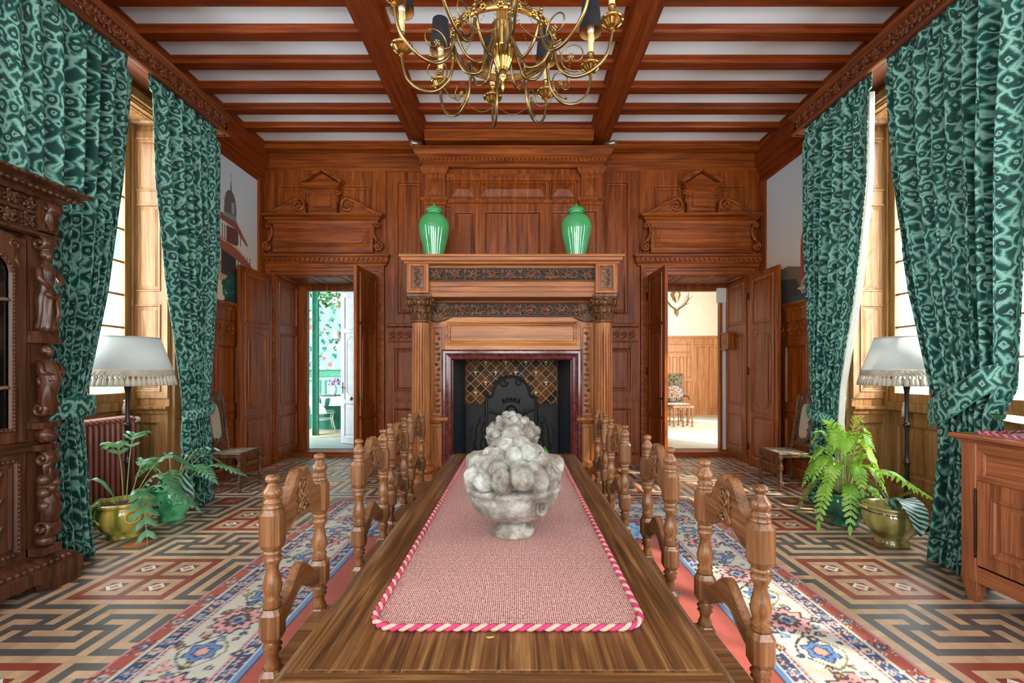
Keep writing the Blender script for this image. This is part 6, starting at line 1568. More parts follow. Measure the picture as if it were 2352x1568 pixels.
# =================================================================== cane chairs
def canechair(loc, rz, label):
    wz = wood('dark_turned_oak', srgb(50,32,22), srgb(92,62,44), srgb(122,88,64), 'z', .32); cane = None
    if 'cane' not in MATS:
        m, nt, b = newmat('cane'); tc = nd(nt, 'TexCoord'); w1 = nd(nt, 'TexWave', bands_direction='Z', i_Scale=26.0, i_Distortion=.6); lk(nt, tc.outputs['Object'], w1.inputs['Vector'])
        w2 = nd(nt, 'TexNoise', i_Scale=90.0); lk(nt, tc.outputs['Object'], w2.inputs['Vector']); mm = nd(nt, 'Math', operation='MULTIPLY'); lk(nt, w1.outputs[1], mm.inputs[0]); lk(nt, w2.outputs[0], mm.inputs[1])
        r = ramp(nt, mm.outputs[0], [(.05, srgb(96,76,58)), (.2, srgb(190,172,144)), (.5, srgb(214,200,176))]); lk(nt, r.outputs[0], b.inputs['Base Color']); b.inputs['Roughness'].default_value = .7; MATS['cane'] = m
    cane = MATS['cane']; R = thing('cane_chair', loc, label, 'chair', 'high-backed cane chairs', rz)
    ball_prof = lambda z0, z1, n, r0=.014, r1=.024: sum([[(r0, lerp(z0,z1,k/n)+.002), (r1, lerp(z0,z1,(k+.5)/n)), (r0, lerp(z0,z1,(k+1)/n)-.002)] for k in range(n)], [])
    def leg(x, y, name):
        m = MB(); h = .024
        for a, b in ((.07,.14),(.27,.34),(.40,.47)): m.cbox((x-h,y-h,a),(x+h,y+h,b), .005)
        m.lathe([(.012,0),(.022,.012),(.022,.03),(.013,.04),(.02,.055),(.016,.07)], (x,y,0), 12); m.lathe([(.016,.14)]+ball_prof(.14,.27,4)+[(.016,.27)], (x,y,0), 12); m.lathe([(.016,.34)]+ball_prof(.34,.40,2), (x,y,0), 12)
        m.build(name, wz, R, world=False)
    for s in (-1, 1): leg(.43, s*.225, 'front_leg'); leg(.03, s*.2, 'back_leg')
    for A, B in (((.43,-.225,.305),(.43,.225,.305)), ((.43,-.225,.105),(.03,-.2,.105)), ((.43,.225,.105),(.03,.2,.105)), ((.23,-.21,.105),(.23,.21,.105))):
        m = MB(); n = 8; m.lathe_ax([(.014,0)]+sum([[(.013,(k+.02)/n),(.021,(k+.5)/n),(.013,(k+.98)/n)] for k in range(n)], [])+[(.014,1)], A, B, 10); m.build('stretcher', wz, R, world=False)
    m = MB(); q = [(.005,-.225),(.46,-.255),(.46,.255),(.005,.225)]
    m.loops([[(x,y*k,z) for x, y in q] for k, z in ((.95,.425),(.97,.43),(.97,.46),(1,.465),(1,.475),(.985,.48))], cap=True); m.build('seat_frame', wz, R, world=False)
    m = MB(); m.add([(.05,-.185,.4815),(.42,-.215,.4815),(.42,.215,.4815),(.05,.185,.4815)], [(0,1,2,3)]); m.build('seat_cane', cane, R, world=False)
    rec = lambda z: .03-.10*max(0, (z-.47))/.75
    for s in (-1, 1):
        m = MB(); P = []; rr = []
        for k in range(49):
            z = .47+.68*k/48; P.append((rec(z), s*.2, z)); rr.append(.015+.010*abs(math.sin(k*PI/4)))
        P += [(rec(1.16),s*.2,1.16),(rec(1.18),s*.2,1.18),(rec(1.2),s*.2,1.2)]; rr += [.02,.01,.003]
        m.tube(P, rr, 10); m.build('back_post', wz, R, world=False)
    # carved frame of the back with crest
    t = .1/.75; Fb_ = (V3((.03+.47*.1/.75,0,0)), Y_, V3((-t,0,1)), V3((1,0,t)).normalized())
    m = MB(); N = 48; out = []; inn = []
    for k in range(N):
        a = 2*PI*k/N; ca, sa = math.cos(a), math.sin(a); e = (abs(ca)**4+abs(sa)**4)**-.25
        inn.append((.10*ca*e, .85+.225*sa*e)); w = 1+.06*math.sin(a*9)
        out.append((.155*ca*e*w, .865+.30*sa*e*w+(.09*max(0, sa)**8*(1 if abs(ca) < .5 else .3))))
    m.loops([[pt(Fb_,*p,h) for p in q] for q, h in ((inn,.0),(inn,.02),([( (a[0]*.5+b[0]*.5),(a[1]*.5+b[1]*.5)) for a, b in zip(inn,out)],.03),(out,.014),(out,-.008),(inn,-.008))])
    fr = m.build('back_frame', wz, R, world=False); m = MB()
    for s in (-1, 1):
        for z, r in ((1.17,.04),(.60,.035)): m.tube(spiral((s*.05,z,.02), r, .006, 1.4, PI/2, Fb_, 16, s), .010, 6)
        for z in (.7,.8,.9,1.0,1.08): leaf(m, Fb_, s*.128, z, PI/2+s*.3, .07, .015, .03)
    m.build('back_carving', wz, fr, world=False)
    for k in range(5): m = MB(); leaf(m, Fb_, 0, 1.16, PI/2+(k-2)*.55, .09, .022, .035); m.build('crest_leaf', wz, fr, world=False)
    m = MB(); m.add([pt(Fb_,a,b,.006) for a, b in ((-.102,.625),(.102,.625),(.102,1.075),(-.102,1.075))], [(0,1,2,3)]); m.build('back_cane', cane, R, world=False)
    for z in (.56,1.14):
        m = MB(); m.box((rec(z)-.012,-.2,z-.02),(rec(z)+.012,.2,z+.02)); m.build('back_rail', wz, R, world=False)
canechair((-3.86, 5.85, 0), 0.0, 'dark cane-backed chair against the left wall beside the open door')
canechair((3.70, 5.87, 0), PI, 'dark cane-backed chair in shade against the right wall')

# =================================================================== potted plants
soil = plain('potting_soil', srgb(48,34,26), .95, bump=.6, bscale=40)
def potglaze(name, c1, c2, c3):
    m, nt, b = newmat(name); tc = nd(nt, 'TexCoord'); mp = nd(nt, 'Mapping'); mp.inputs['Scale'].default_value = (9,9,1.6); lk(nt, tc.outputs['Object'], mp.inputs['Vector'])
    n = nd(nt, 'TexNoise', i_Scale=1.0, i_Detail=3.0); lk(nt, mp.outputs[0], n.inputs['Vector']); r = ramp(nt, n.outputs[0], [(.36,c1),(.5,c2),(.62,c3)]); lk(nt, r.outputs[0], b.inputs['Base Color'])
    b.inputs['Roughness'].default_value = .1; b.inputs['Coat Weight'].default_value = .5; b.inputs['Coat Roughness'].default_value = .05; return m
def leafmat(name, c1, c2, c3, tr):
    m, nt, b = newmat(name); tc = nd(nt, 'TexCoord'); n = nd(nt, 'TexNoise', i_Scale=7.0, i_Detail=3.0) if 'striped' not in name else nd(nt, 'TexWave', bands_direction='DIAGONAL', i_Scale=9.0, i_Distortion=3.0); lk(nt, tc.outputs['Object'], n.inputs['Vector'])
    r = ramp(nt, n.outputs[0], [(.3,c1),(.5,c2),(.7,c3)]); lk(nt, r.outputs[0], b.inputs['Base Color']); b.inputs['Roughness'].default_value = .32
    out = nt.nodes['Material Output']; tl = nd(nt, 'BsdfTranslucent'); tl.inputs[0].default_value = tr; mx = nd(nt, 'MixShader'); mx.inputs[0].default_value = .35
    lk(nt, b.outputs[0], mx.inputs[1]); lk(nt, tl.outputs[0], mx.inputs[2]); lk(nt, mx.outputs[0], out.inputs['Surface']); return m
fern_l = leafmat('blue_green_frond', srgb(62,116,86), srgb(92,150,104), srgb(130,176,140), srgb(120,180,80))
fern_r = leafmat('bright_frond', srgb(84,140,50), srgb(136,184,64), srgb(190,214,120), srgb(190,235,60))
stem_m = plain('pale_stem', srgb(150,150,96), .6)
def frond(R, P, fr, L, w, n, mat, lobed=True, droop=.3, seed=0, name='frond', pitch=0.0):
    """P stem points; the leaf blade covers the last part of the curve from fraction fr, deep finger-like lobes"""
    rr = random.Random(seed); pts = [V3(p) for p in P]; m = MB()
    seg = []; 
    def B(t):
        k = t*(len(pts)-1); i = min(len(pts)-2, int(k)); q = k-i
        p0, p1 = pts[max(0,i-1)], pts[i]; p2, p3 = pts[i+1], pts[min(len(pts)-1,i+2)]
        return .5*((2*p1)+(p2-p0)*q+(2*p0-5*p1+4*p2-p3)*q*q+(3*p1-p0-3*p2+p3)*q**3)
    N = 26; C_ = [B(k/N) for k in range(N+1)]
    m.tube(C_, [.0055*(1-.7*k/N) for k in range(N+1)], 5, 1)
    up = V3((0,0,1))
    for k in range(n):
        t = fr+(1-fr)*(k+.3)/n; c = B(min(1,t)); T = (B(min(1,t+.01))-B(max(0,t-.01))).normalized(); S = T.cross(up); S = S.normalized() if S.length > .05 else V3((1,0,0)); U_ = S.cross(T).normalized()
        u = (k+.5)/n; ll = w*(math.sin(PI*min(1,.12+u*.86))**.7)*rr.uniform(.85,1.1)
        for s in (-1, 1):
            d = (S*s*1.0+T*(.45+.5*u)).normalized(); bw = (1-fr)*L*.62/n; rows = []; ns = 6
            for i in range(ns+1):
                q = i/ns; x = c+d*(ll*q)+U_*(.10*ll*math.sin(q*2.4)-droop*ll*q*q*.6)+U_*.006*math.sin(q*14+k)*q
                ww = bw*(1.15 if q < .15 else (.62+.30*math.sin(PI*q)+.10*math.sin(q*19))*(1-.85*max(0,(q-.75)/.25)))
                rows.append([x-T*ww, x+U_*ww*.16, x+T*ww])
            m.loops(rows, 0, True, closed=False)
    # tip lobe
    c = B(.985); T = (B(1)-B(.95)).normalized(); S = T.cross(up).normalized(); rows = []
    for i in range(6):
        q = i/5; x = c+T*(w*.55*q)-up*(droop*.2*w*q*q); ww = w*.14*math.sin(PI*min(1,.35+q*.65)); rows.append([x-S*ww, x+up*ww*.2, x+S*ww])
    m.loops(rows, 0, True, closed=False)
    return m.build(name, [mat, stem_m], R, world=False)
def bladeleaf(R, P, w, mat, name='leaf', tilt=0.0):
    pts = [V3(p) for p in P]; m = MB(); n = len(pts); rows = []
    for i in range(n):
        t = i/(n-1); T = (pts[min(n-1,i+1)]-pts[max(0,i-1)]).normalized(); S = T.cross(V3((0,math.sin(tilt),math.cos(tilt)))).normalized(); U_ = S.cross(T)
        ww = w*math.sin(PI*min(1,.04+t*.95))**.8; rows.append([pts[i]+S*ww*e+U_*(.25*ww*abs(e)+.06*ww*math.cos(t*30)*abs(e)) for e in (-1,-.5,0,.5,1)])
    m.loops(rows, 0, True, closed=False); return m.build(name, mat, R, world=False)
def arc(a, r0, z0, reach, rise, drop, n=7, tw=0.0):
    q = []
    for k in range(n):
        t = k/(n-1); r = r0+reach*t; q.append((r*math.cos(a+tw*t), r*math.sin(a+tw*t), z0+rise*math.sin(PI*.5*min(1,t*1.5))*1.0-drop*max(0,t-.3)**1.6))
    return q
def pot(R, prof, mat, soilr, soilz, extra=None):
    m = MB(); m.lathe(prof, (0,0,0), 44, cap=True); p = m.build('pot', mat, R, world=False)
    m = MB(); m.lathe([(soilr,soilz-.01),(soilr*.6,soilz+.008),(0,soilz+.012)], (0,0,0), 24, cap=False); m.build('soil', soil, R, world=False)
    return p
# yellow-green pot with ring handles
gy = potglaze('yellow_green_glaze', srgb(36,74,28), srgb(140,134,46), srgb(200,170,84))
R = thing('potted_plant', (-3.58, 4.15, 0), 'fern with drooping lobed fronds in a yellow and green glazed pot', 'plant')
p = pot(R, [(0,0),(.135,0),(.14,.015),(.125,.03),(.15,.06),(.19,.11),(.212,.17),(.212,.23),(.20,.275),(.192,.285),(.215,.295),(.222,.31),(.216,.325),(.195,.325),(.18,.27),(.175,.24),(.0,.22)], gy, .185, .29)
m = MB()
for a in (-.62, -.62+PI):
    cx, cy = .222*math.cos(a), .222*math.sin(a); u = V3((-math.sin(a), math.cos(a), 0)); m.tube([V3((cx,cy,.215))+V3((math.cos(a),math.sin(a),0))*.012+u*.055*math.cos(t)+Z_*.055*math.sin(t) for t in [2*PI*k/20 for k in range(21)]], .014, 8); m.ball((cx,cy,.275), .026, seg=10, rings=8)
m.build('ring_handle', plain('yellow_glaze', srgb(206,170,72), .12), p, world=False)
m = MB()
for a in (-2.0, .3):
    for k in range(5): m.ball((.212*math.cos(a+.1*(k-2)), .212*math.sin(a+.1*(k-2)), .17+.012*(k % 2)), .02, seg=8, rings=6, nz=.3)
m.build('applied_sprig', gy, p, world=False)
fr_spec = [(2.4,.30,.55,.10),(2.0,.22,.62,.05),(1.4,.30,.40,.25),(.5,.42,.30,.5),(.1,.55,.22,.6),(-.35,.46,.22,1.05),(3.6,.28,.10,.7),(.9,.5,.45,.4)]
for k, (a, reach, rise, drop) in enumerate(fr_spec):
    frond(R, arc(a, .05, .29, reach, rise, drop, tw=.2*(-1)**k), .38, reach*1.3, .13, 7, fern_l, seed=k, droop=.45)
bladeleaf(R, arc(3.5,.05,.3,.34,.28,.35), .04, fern_l)
# green pot with prayer plant and long frond
gg = potglaze('green_blue_glaze', srgb(30,120,84), srgb(60,158,104), srgb(106,186,130))
R = thing('potted_plant', (-3.50, 4.62, 0), 'trailing plant with striped leaves in a bright green glazed pot', 'plant')
p = pot(R, [(0,0),(.115,0),(.122,.02),(.112,.04),(.15,.09),(.185,.16),(.195,.23),(.19,.28),(.18,.30),(.192,.315),(.194,.335),(.175,.34),(.165,.30),(.0,.26)], gg, .17, .31)
m = MB()
for k in range(8): m.ball((.195*math.cos(-.7+.08*(k-4)), .195*math.sin(-.7+.08*(k-4)), .21+.03*math.sin(k*2)), .02, seg=8, rings=6, nz=.4)
m.build('applied_sprig', gg, p, world=False)
calx = leafmat('striped_leaf', srgb(30,66,52), srgb(72,112,98), srgb(176,204,196), srgb(90,140,90))
for k, (a, reach, rise, drop, w_) in enumerate([(-.1,.45,.42,.05,.055),(PI*.95,.36,.25,.25,.06),(-1.5,.16,.16,.45,.055),(1.3,.25,.34,.2,.06),(2.4,.2,.36,.1,.05),(-.5,.30,.22,.5,.05),(-2.2,.2,.2,.4,.05)]):
    A = arc(a,.03,.31,reach,rise,drop,10); m = MB(); m.tube(A[:6], .006, 6); m.build('stalk', stem_m, R, world=False); bladeleaf(R, A[4:]+[tuple(V3(A[-1])*1.6-V3(A[-3])*.6)], w_, calx)
for k, (a, reach, rise, drop) in enumerate([(.25,.62,.26,.30),(-.25,.5,.30,.35),(.7,.4,.35,.3),(-.9,.34,.28,.5)]):
    frond(R, arc(a,.05,.31,reach,rise,drop), .45, reach, .10, 8, fern_l, seed=40+k, droop=.3)
# bright fern on the right
R = thing('potted_plant', (3.20, 4.46, 0), 'bushy bright green fern spilling over a dark green pot', 'plant')
gd = potglaze('dark_green_glaze', srgb(16,62,48), srgb(28,92,66), srgb(54,122,88))
pot(R, [(0,0),(.12,0),(.126,.02),(.116,.035),(.15,.08),(.19,.15),(.205,.22),(.198,.27),(.185,.29),(.20,.305),(.2,.32),(.18,.325),(.17,.29),(.0,.25)], gd, .175, .30)
rr = random.Random(11); k = 0
for ring, (cnt, reach, rise, drop) in enumerate([(8,.12,.66,.05),(9,.24,.58,.30),(9,.30,.40,.50),(6,.34,.18,.75)]):
    for i in range(cnt):
        a = 2*PI*(i+.37*ring)/cnt+rr.uniform(-.2,.2)
        if ring == 3 and math.cos(a) > .5: continue
        frond(R, arc(a, .04, .30, reach*rr.uniform(.8,1.15), rise*rr.uniform(.85,1.15), drop, tw=rr.uniform(-.3,.3)), .3, reach*1.7, .095, 11, fern_r, seed=70+k, droop=.3); k += 1
frond(R, [(-.05,0,.32),(-.16,.02,.6),(-.32,.02,.66),(-.42,-.02,.68)], .3, .4, .1, 9, fern_r, seed=99)
# olive pot
R = thing('potted_plant', (3.25, 3.95, 0), 'striped leaf plant with one fern frond in a wide olive glazed pot', 'plant')
go = potglaze('olive_glaze_pot', srgb(80,74,40), srgb(132,120,66), srgb(158,144,84))
p = pot(R, [(0,0),(.135,0),(.145,.015),(.14,.045),(.125,.06),(.16,.10),(.215,.17),(.238,.24),(.238,.29),(.228,.325),(.222,.34),(.24,.35),(.245,.365),(.232,.372),(.21,.372),(.2,.33),(.19,.26),(.0,.25)], go, .2, .28)
m = MB()
for a in (-.3, PI-.3):
    u = V3((-math.sin(a), math.cos(a), 0)); c = V3((math.cos(a), math.sin(a), 0)); m.tube([c*(.23+.045*math.sin(PI*t))+u*(.09*(1-2*t))+Z_*(.345+.01*math.sin(PI*t)) for t in [k/10 for k in range(11)]], .013, 8)
m.build('lug_handle', go, p, world=False)
m = MB()
for k in range(90): a = 2*PI*k/90; m.ball((.236*math.cos(a), .236*math.sin(a), .318), .007, seg=5, rings=4)
m.build('rope_band', plain('brown_band', srgb(70,50,32), .4), p, world=False)
bladeleaf(R, [(.03,.0,.3),(.03,-.03,.42),(.03,-.12,.455),(.02,-.20,.43),(.01,-.27,.36),(.0,-.315,.27),(-.01,-.34,.18)], .10, calx)
bladeleaf(R, [(.0,0,.3),(-.04,.0,.42),(-.12,.02,.52),(-.2,.04,.60),(-.26,.05,.64)], .035, calx)
bladeleaf(R, [(.02,0,.38),(.08,-.0,.44),(.16,.02,.46),(.24,.03,.48),(.30,.04,.53)], .045, leafmat('olive_leaf', srgb(70,64,24), srgb(112,104,34), srgb(140,130,50), srgb(150,140,30)), tilt=.8)
R.scale = (.88, .88, .92)
frond(R, [(-.05,.02,.3),(-.12,.05,.62),(-.05,.05,.68),(.06,.04,.66),(.2,.0,.56),(.34,-.05,.46)], .28, .55, .15, 12, fern_r, seed=120, droop=.9)
# lamp flex on the floor
m = MB(); m.tube([(-3.78,4.3,.006),(-3.8,4.1,.006),(-3.74,3.9,.006),(-3.6,3.8,.006),(-3.66,3.62,.006)], .005, 6); m.build('lamp_flex', plain('black_flex', srgb(24,22,22), .5), None, 'thin black lamp flex lying on the floor behind the yellow pot', 'cord')
# =================================================================== chandelier
def chandelier():
    br = plain('aged_brass', srgb(190,152,82), .2, 1.0, var=.18, scale=8); brd = plain('dull_brass', srgb(140,116,74), .28, 1.0, var=.15)
    sh_o = plain('black_shade', srgb(9,8,13), .8, var=.05); sh_i = plain('gold_lining', srgb(196,150,88), .5, var=.05); wax = plain('ivory_candle', srgb(214,186,130), .5, var=.06); bulb = plain('opal_bulb', srgb(236,226,214), .3)
    cx, cy = -.075, 2.45; R = thing('chandelier', (cx, cy, 3.0), 'brass ten-arm chandelier with black candle shades above the dining table', 'chandelier')
    m = MB(); m.lathe([(0,3.0),(.010,3.02),(.013,3.045),(.009,3.06),(.020,3.075),(.026,3.085),(.018,3.10),(.022,3.115)], (cx,cy,0), 20); m.build('finial', br, R)
    m = MB(); m.lathe([(.018,3.11),(.03,3.125),(.048,3.17),(.058,3.22)], (cx,cy,0), 64, 0, False, fn=lambda a, z: 1+.07*math.sin(a*16)); m.lathe([(.055,3.22),(.054,3.24),(.060,3.30),(.058,3.345),(.062,3.355),(.045,3.365),(.036,3.37)], (cx,cy,0), 24); m.build('baluster', br, R)
    m = MB(); m.lathe([(.034,3.37),(.034,3.56)], (cx,cy,0), 60, 0, False, fn=lambda a, z: 1-.12*max(0, math.sin(a*15))); m.lathe([(.03,3.56),(.05,3.57),(.06,3.60),(.04,3.63),(.03,3.66),(.026,3.9),(.04,3.95),(.02,4.0),(.012,4.05)], (cx,cy,0), 20); m.build('stem', br, R)
    m = MB(); z = 4.05
    for k in range(17):
        c = z+.03+k*.052; a = (k % 2)*PI/2; u = V3((math.cos(a), math.sin(a), 0)); m.tube([V3((cx,cy,c))+u*.018*math.cos(t)+Z_*.034*math.sin(t) for t in [2*PI*i/14 for i in range(15)]], .005, 6)
    m.lathe([(.02,4.93),(.05,4.95),(.07,5.0),(.075,5.03)], (cx,cy,0), 20); m.build('suspension_chain', br, R)
    rr_, zr = .272, 3.25
    m = MB(); m.loops([[(cx+r*math.cos(a), cy+r*math.sin(a), z) for a in [2*PI*k/72 for k in range(72)]] for r, z in ((rr_-.004,zr-.022),(rr_,zr-.024),(rr_+.003,zr),(rr_,zr+.024),(rr_-.004,zr+.022),(rr_-.004,zr-.022))], 0, True); m.build('ring_band', br, R)
    cr = lambda P, n: [_cr(P, k/n) for k in range(n+1)]
    def _cr(P, t):
        P = [V3(p) for p in P]; k = t*(len(P)-1); i = min(len(P)-2, int(k)); q = k-i; p0, p1, p2, p3 = P[max(0,i-1)], P[i], P[i+1], P[min(len(P)-1,i+2)]
        return .5*((2*p1)+(p2-p0)*q+(2*p0-5*p1+4*p2-p3)*q*q+(3*p1-p0-3*p2+p3)*q**3)
    tips = []; curls = []
    for k in range(10):
        a = math.radians(98.6+36*k); u = V3((math.cos(a), math.sin(a), 0)); w = V3((-u.y, u.x, 0)); o = V3((cx,cy,0)); F = (o, u, Z_, w)
        m = MB(); P = [(rr_,3.28),(rr_+.005,3.2),(rr_+.03,3.10),(rr_+.10,3.045),(rr_+.19,3.06),(rr_+.27,3.13),(rr_+.30,3.22),(rr_+.303,3.265)]
        m.tube(cr([pt(F,*p) for p in P], 30), .0085, 8)
        # thin curl with rosette rising from the arm
        c0 = (rr_+.11, 3.155); sp = spiral((c0[0],c0[1],.0), .085, .02, 1.25, -PI/2+.3, F, 28, -1)
        m.tube(sp, [.0048-.002*i/28 for i in range(29)], 6); e = sp[-1]
        for i in range(6): m.ball(tuple(e+u*.012*math.cos(i*1.05)+Z_*.012*math.sin(i*1.05)), .008, seg=6, rings=4)
        m.ball(tuple(e), .009, seg=8, rings=6); curls.append(e)
        # mount on the ring and inner bracket to the stem
        for i in range(5): m.ball(tuple(pt(F, rr_+.004, 3.215+.02*i, .006*math.sin(i*2))), .012-.001*abs(i-2), seg=8, rings=6)
        m.tube(cr([pt(F,*p) for p in ((rr_-.004,3.27),(rr_-.02,3.2),(rr_-.07,3.13),(rr_-.14,3.12),(.10,3.18),(.062,3.26),(.052,3.31))], 24), .0075, 8)
        arm = m.build('arm', brd, R); tip = pt(F, rr_+.303, 3.265); tips.append(tip)
        b = MB(); b.lathe([(.006,-.012),(.014,-.004),(.010,.006),(.03,.016),(.05,.036)], tuple(tip), 48, 0, False, fn=lambda q, z: 1+(.06*math.sin(q*16) if z > .0 else 0)); b.lathe([(.048,.036),(.060,.044),(.062,.052),(.050,.058),(.03,.06),(.016,.066),(.02,.082),(.014,.095),(.019,.112),(.021,.122)], tuple(tip), 24); b.build('bobeche', br, arm)
        b = MB(); b.lathe([(.0165,.118),(.0165,.24),(.014,.242)], tuple(tip), 14); b.tube([tip+u*.0+V3((.016,-.004,.236)), tip+V3((.018,-.006,.21)), tip+V3((.017,-.004,.19))], .004, 5); b.build('candle', wax, arm)
        b = MB(); b.lathe([(.016,.24),(.021,.26),(.022,.29),(.01,.32)], tuple(tip), 14); b.build('bulb', bulb, arm)
        b = MB(); b.lathe([(.066,.245),(.067,.245),(.050,.435),(.049,.435)], tuple(tip), 32, 0, cap=False); b.lathe([(.065,.246),(.048,.434)], tuple(tip), 32, 1, cap=False); b.build('candle_shade', [sh_o, sh_i], arm)
    # bead swags: curl to curl, ring to stem
    for k in range(10):
        m = MB(); A, B = curls[k], curls[(k+1) % 10]
        for q in range(27):
            t = q/26; p = A.lerp(B, t)-Z_*(.075*4*t*(1-t)); m.ball(tuple(p), .0042, seg=5, rings=4)
        m.build('bead_swag', brd, R)
    for k in range(10):
        m = MB(); a = math.radians(98.6+36*k+18); A = V3((cx+rr_*math.cos(a), cy+rr_*math.sin(a), 3.28)); B = V3((cx+.045*math.cos(a), cy+.045*math.sin(a), 3.62))
        for q in range(24):
            t = q/23; p = A.lerp(B, t)-Z_*(.05*4*t*(1-t)); m.ball(tuple(p), .004, seg=5, rings=4)
        m.build('bead_chain', brd, R)
    for k in range(20):
        m = MB(); a = math.radians(98.6+18*k+9)
        for i in range(7): m.ball((cx+(rr_+.006)*math.cos(a)+.012*math.cos(i)*math.sin(a), cy+(rr_+.006)*math.sin(a)-.012*math.cos(i)*math.cos(a), zr+.012*math.sin(i)), .008, seg=6, rings=4)
        m.build('ring_rosette', br, R)
chandelier()

# =================================================================== room beyond the left door
def room_left():
    rl = plain('pale_green_paint', srgb(150,196,176), .7); gr = plain('green_paint', srgb(66,140,108), .6); Z = .085; yf = 13.5
    m = MB(); m.box((-7.7,YT,Z-.1),(-1.2,yf+.1,Z)); m.build('floor', plain('limewashed_stone', srgb(150,160,158), .4, var=.1, scale=2), kind='structure')
    MB().box((-7.7,YT,4.2),(-1.2,yf+.1,4.3)).build('ceiling', plain('white_paint', srgb(230,232,230), .9), kind='structure')
    m = MB(); m.box((-7.8,YT+.0,Z),(-7.7,10.4,4.3)); m.box((-7.8,11.1,Z),(-7.7,yf,4.3)); m.box((-7.8,10.4,Z),(-7.7,11.1,1.3)); m.box((-7.8,10.4,2.9),(-7.7,11.1,4.3)); m.build('wall_left', rl, kind='structure')  # unseen opening in this wall, added and sized to light the room
    MB().box((-1.2,YT,Z),(-1.1,yf,4.3)).build('wall_right', rl, kind='structure'); MB().box((-7.8,yf+.004,Z),(-1.1,yf+.1,4.3)).build('wall_back', rl, kind='structure')
    C_ = lambda r, g, b: np.array(srgb(r,g,b)[:3])
    def paint(U, V):
        img = np.zeros(U.shape+(3,)); img[:] = C_(148,176,168); rr = random.Random(2)
        def seg(a, b, w, c):
            L2 = (b[0]-a[0])**2+(b[1]-a[1])**2; t = np.clip(((U-a[0])*(b[0]-a[0])+(V-a[1])*(b[1]-a[1]))/L2, 0, 1); img[np.hypot(U-a[0]-t*(b[0]-a[0]), V-a[1]-t*(b[1]-a[1])) < w] = c
        def lf(x, z, a, L, c):
            dx, dz = U-x, V-z; p = dx*math.cos(a)+dz*math.sin(a); q = -dx*math.sin(a)+dz*math.cos(a); img[(p > 0) & (p < L) & (np.abs(q) < .28*L*np.sin(np.clip(p/L,0,1)*PI))] = c
        g = C_(48,104,84); g2 = C_(84,136,116)
        for k in range(9):
            pts = []; x = -6.95+.29*k
            for i in range(12): pts.append((x+.10*math.sin(i*1.1+k), 1.5+.22*i))
            for a, b in zip(pts[:-1], pts[1:]): seg(a, b, .008, C_(96,140,116))
            for i, p in enumerate(pts):
                for q in range(5): lf(p[0], p[1], rr.uniform(0,6.28), rr.uniform(.06,.12), rr.choice([g,g2,g]))
                if rr.random() < .55:
                    fx, fz, r = p[0]+rr.uniform(-.12,.12), p[1]+rr.uniform(-.1,.1), rr.uniform(.05,.085); d = np.hypot(U-fx, V-fz); aa = np.arctan2(V-fz, U-fx); e = r*(1+.15*np.cos(6*aa))
                    c = rr.choice([C_(206,180,178), C_(196,120,112), C_(186,184,190)]); img[d < e] = c; img[(d < e*.6) & (d > e*.45)] = c*.55; img[d < e*.25] = c*.5
        return img
    grid_paint('floral_wallpaper', F_back(yf), -6.9, -4.6, 1.54, 4.1, .0085, paint, attrmat('wallpaper_print', .85), thick=.004, label='green floral wallpaper on the far wall of the room beyond the left door', cat='wallpaper')
    m = MB(); Fw = F_back(yf); m.mould([(-7.6,yf),(-1.2,yf)], [(0,1.32),(.03,1.33),(.03,1.5),(.05,1.52),(0,1.54)])
    for k in range(7): m.nest(Fw, (-7.5+.9*k,.3,-6.7+.9*k,1.24), [(0,0),(0,.02),(.05,.02),(.055,0)], cap=False)
    trim(m, gr)
    m = MB(); 
    R = thing('round_table', (-4.55, 11.3, Z), 'round table with white cloth over a dark green skirt beyond the left door', 'table')
    R['_w'] = (0,0,0); R.location = (0,0,0)
    cxx, cyy = -4.55, 11.9; gs = plain('dark_green_cloth', srgb(14,84,68), .8)
    m.lathe([(.98,Z),(.97,.5),(.93,.86),(.0,.87)], (cxx,cyy,0), 96, cap=False, fn=lambda a, z: 1+.03*math.sin(a*26) if z < .7 else 1); m.build('skirt', gs, R)
    m = MB(); m.lathe([(.97,.66),(.955,.74),(.93,.87),(.91,.882),(0,.885)], (cxx,cyy,0), 96, cap=False, fn=lambda a, z: 1+.022*math.sin(a*17) if z < .8 else 1); m.build('cloth', plain('white_damask', srgb(206,220,224), .8), R)
    R.location = (cxx, cyy, Z)
    for c in kids(R): c.location = (-cxx, -cyy, -Z)
    # vase of flowers on the table
    R = thing('flower_vase', (-4.18,11.5,.886), 'pale vase of mauve flowers on the white cloth of the round table', 'vase'); m = MB(); m.lathe([(0,0),(.05,0),(.06,.03),(.085,.12),(.08,.19),(.06,.23),(.07,.26),(.06,.26)], (0,0,0), 20); m.build('vase_body', plain('pale_porcelain', srgb(190,214,216), .2), R, world=False)
    m = MB(); rr = random.Random(5)
    for k in range(34): a = rr.uniform(0,6.28); q = rr.uniform(0,.15); m.ball((q*math.cos(a), q*math.sin(a), .32+rr.uniform(-.06,.10)), .028, seg=8, rings=6, nz=.3, seed=k)
    m.build('flowers', plain('mauve_petals', srgb(160,120,160), .7, var=.3, scale=30), R, world=False)
    R = thing('tray', (-4.72,11.35,.887), 'flat tray under the flower vase beyond the left door', 'tray'); m = MB(); m.lathe([(0,0),(.3,.0),(.33,.02),(.335,.02),(.3,.006),(0,.006)], (0,0,0), 32); m.build('tray_body', plain('tin_tray', srgb(120,132,134), .3, .6), R, world=False)
    bpy.data.objects['flower_vase'].location = (-4.60, 11.42, .894)
    # cane tub chair
    cn = plain('pale_rattan', srgb(190,196,170), .5, var=.2, scale=60); R = thing('rattan_chair', (-4.52,10.62,Z), 'pale rattan chair with teal seat beside the round table beyond the left door', 'chair', rz=.5)
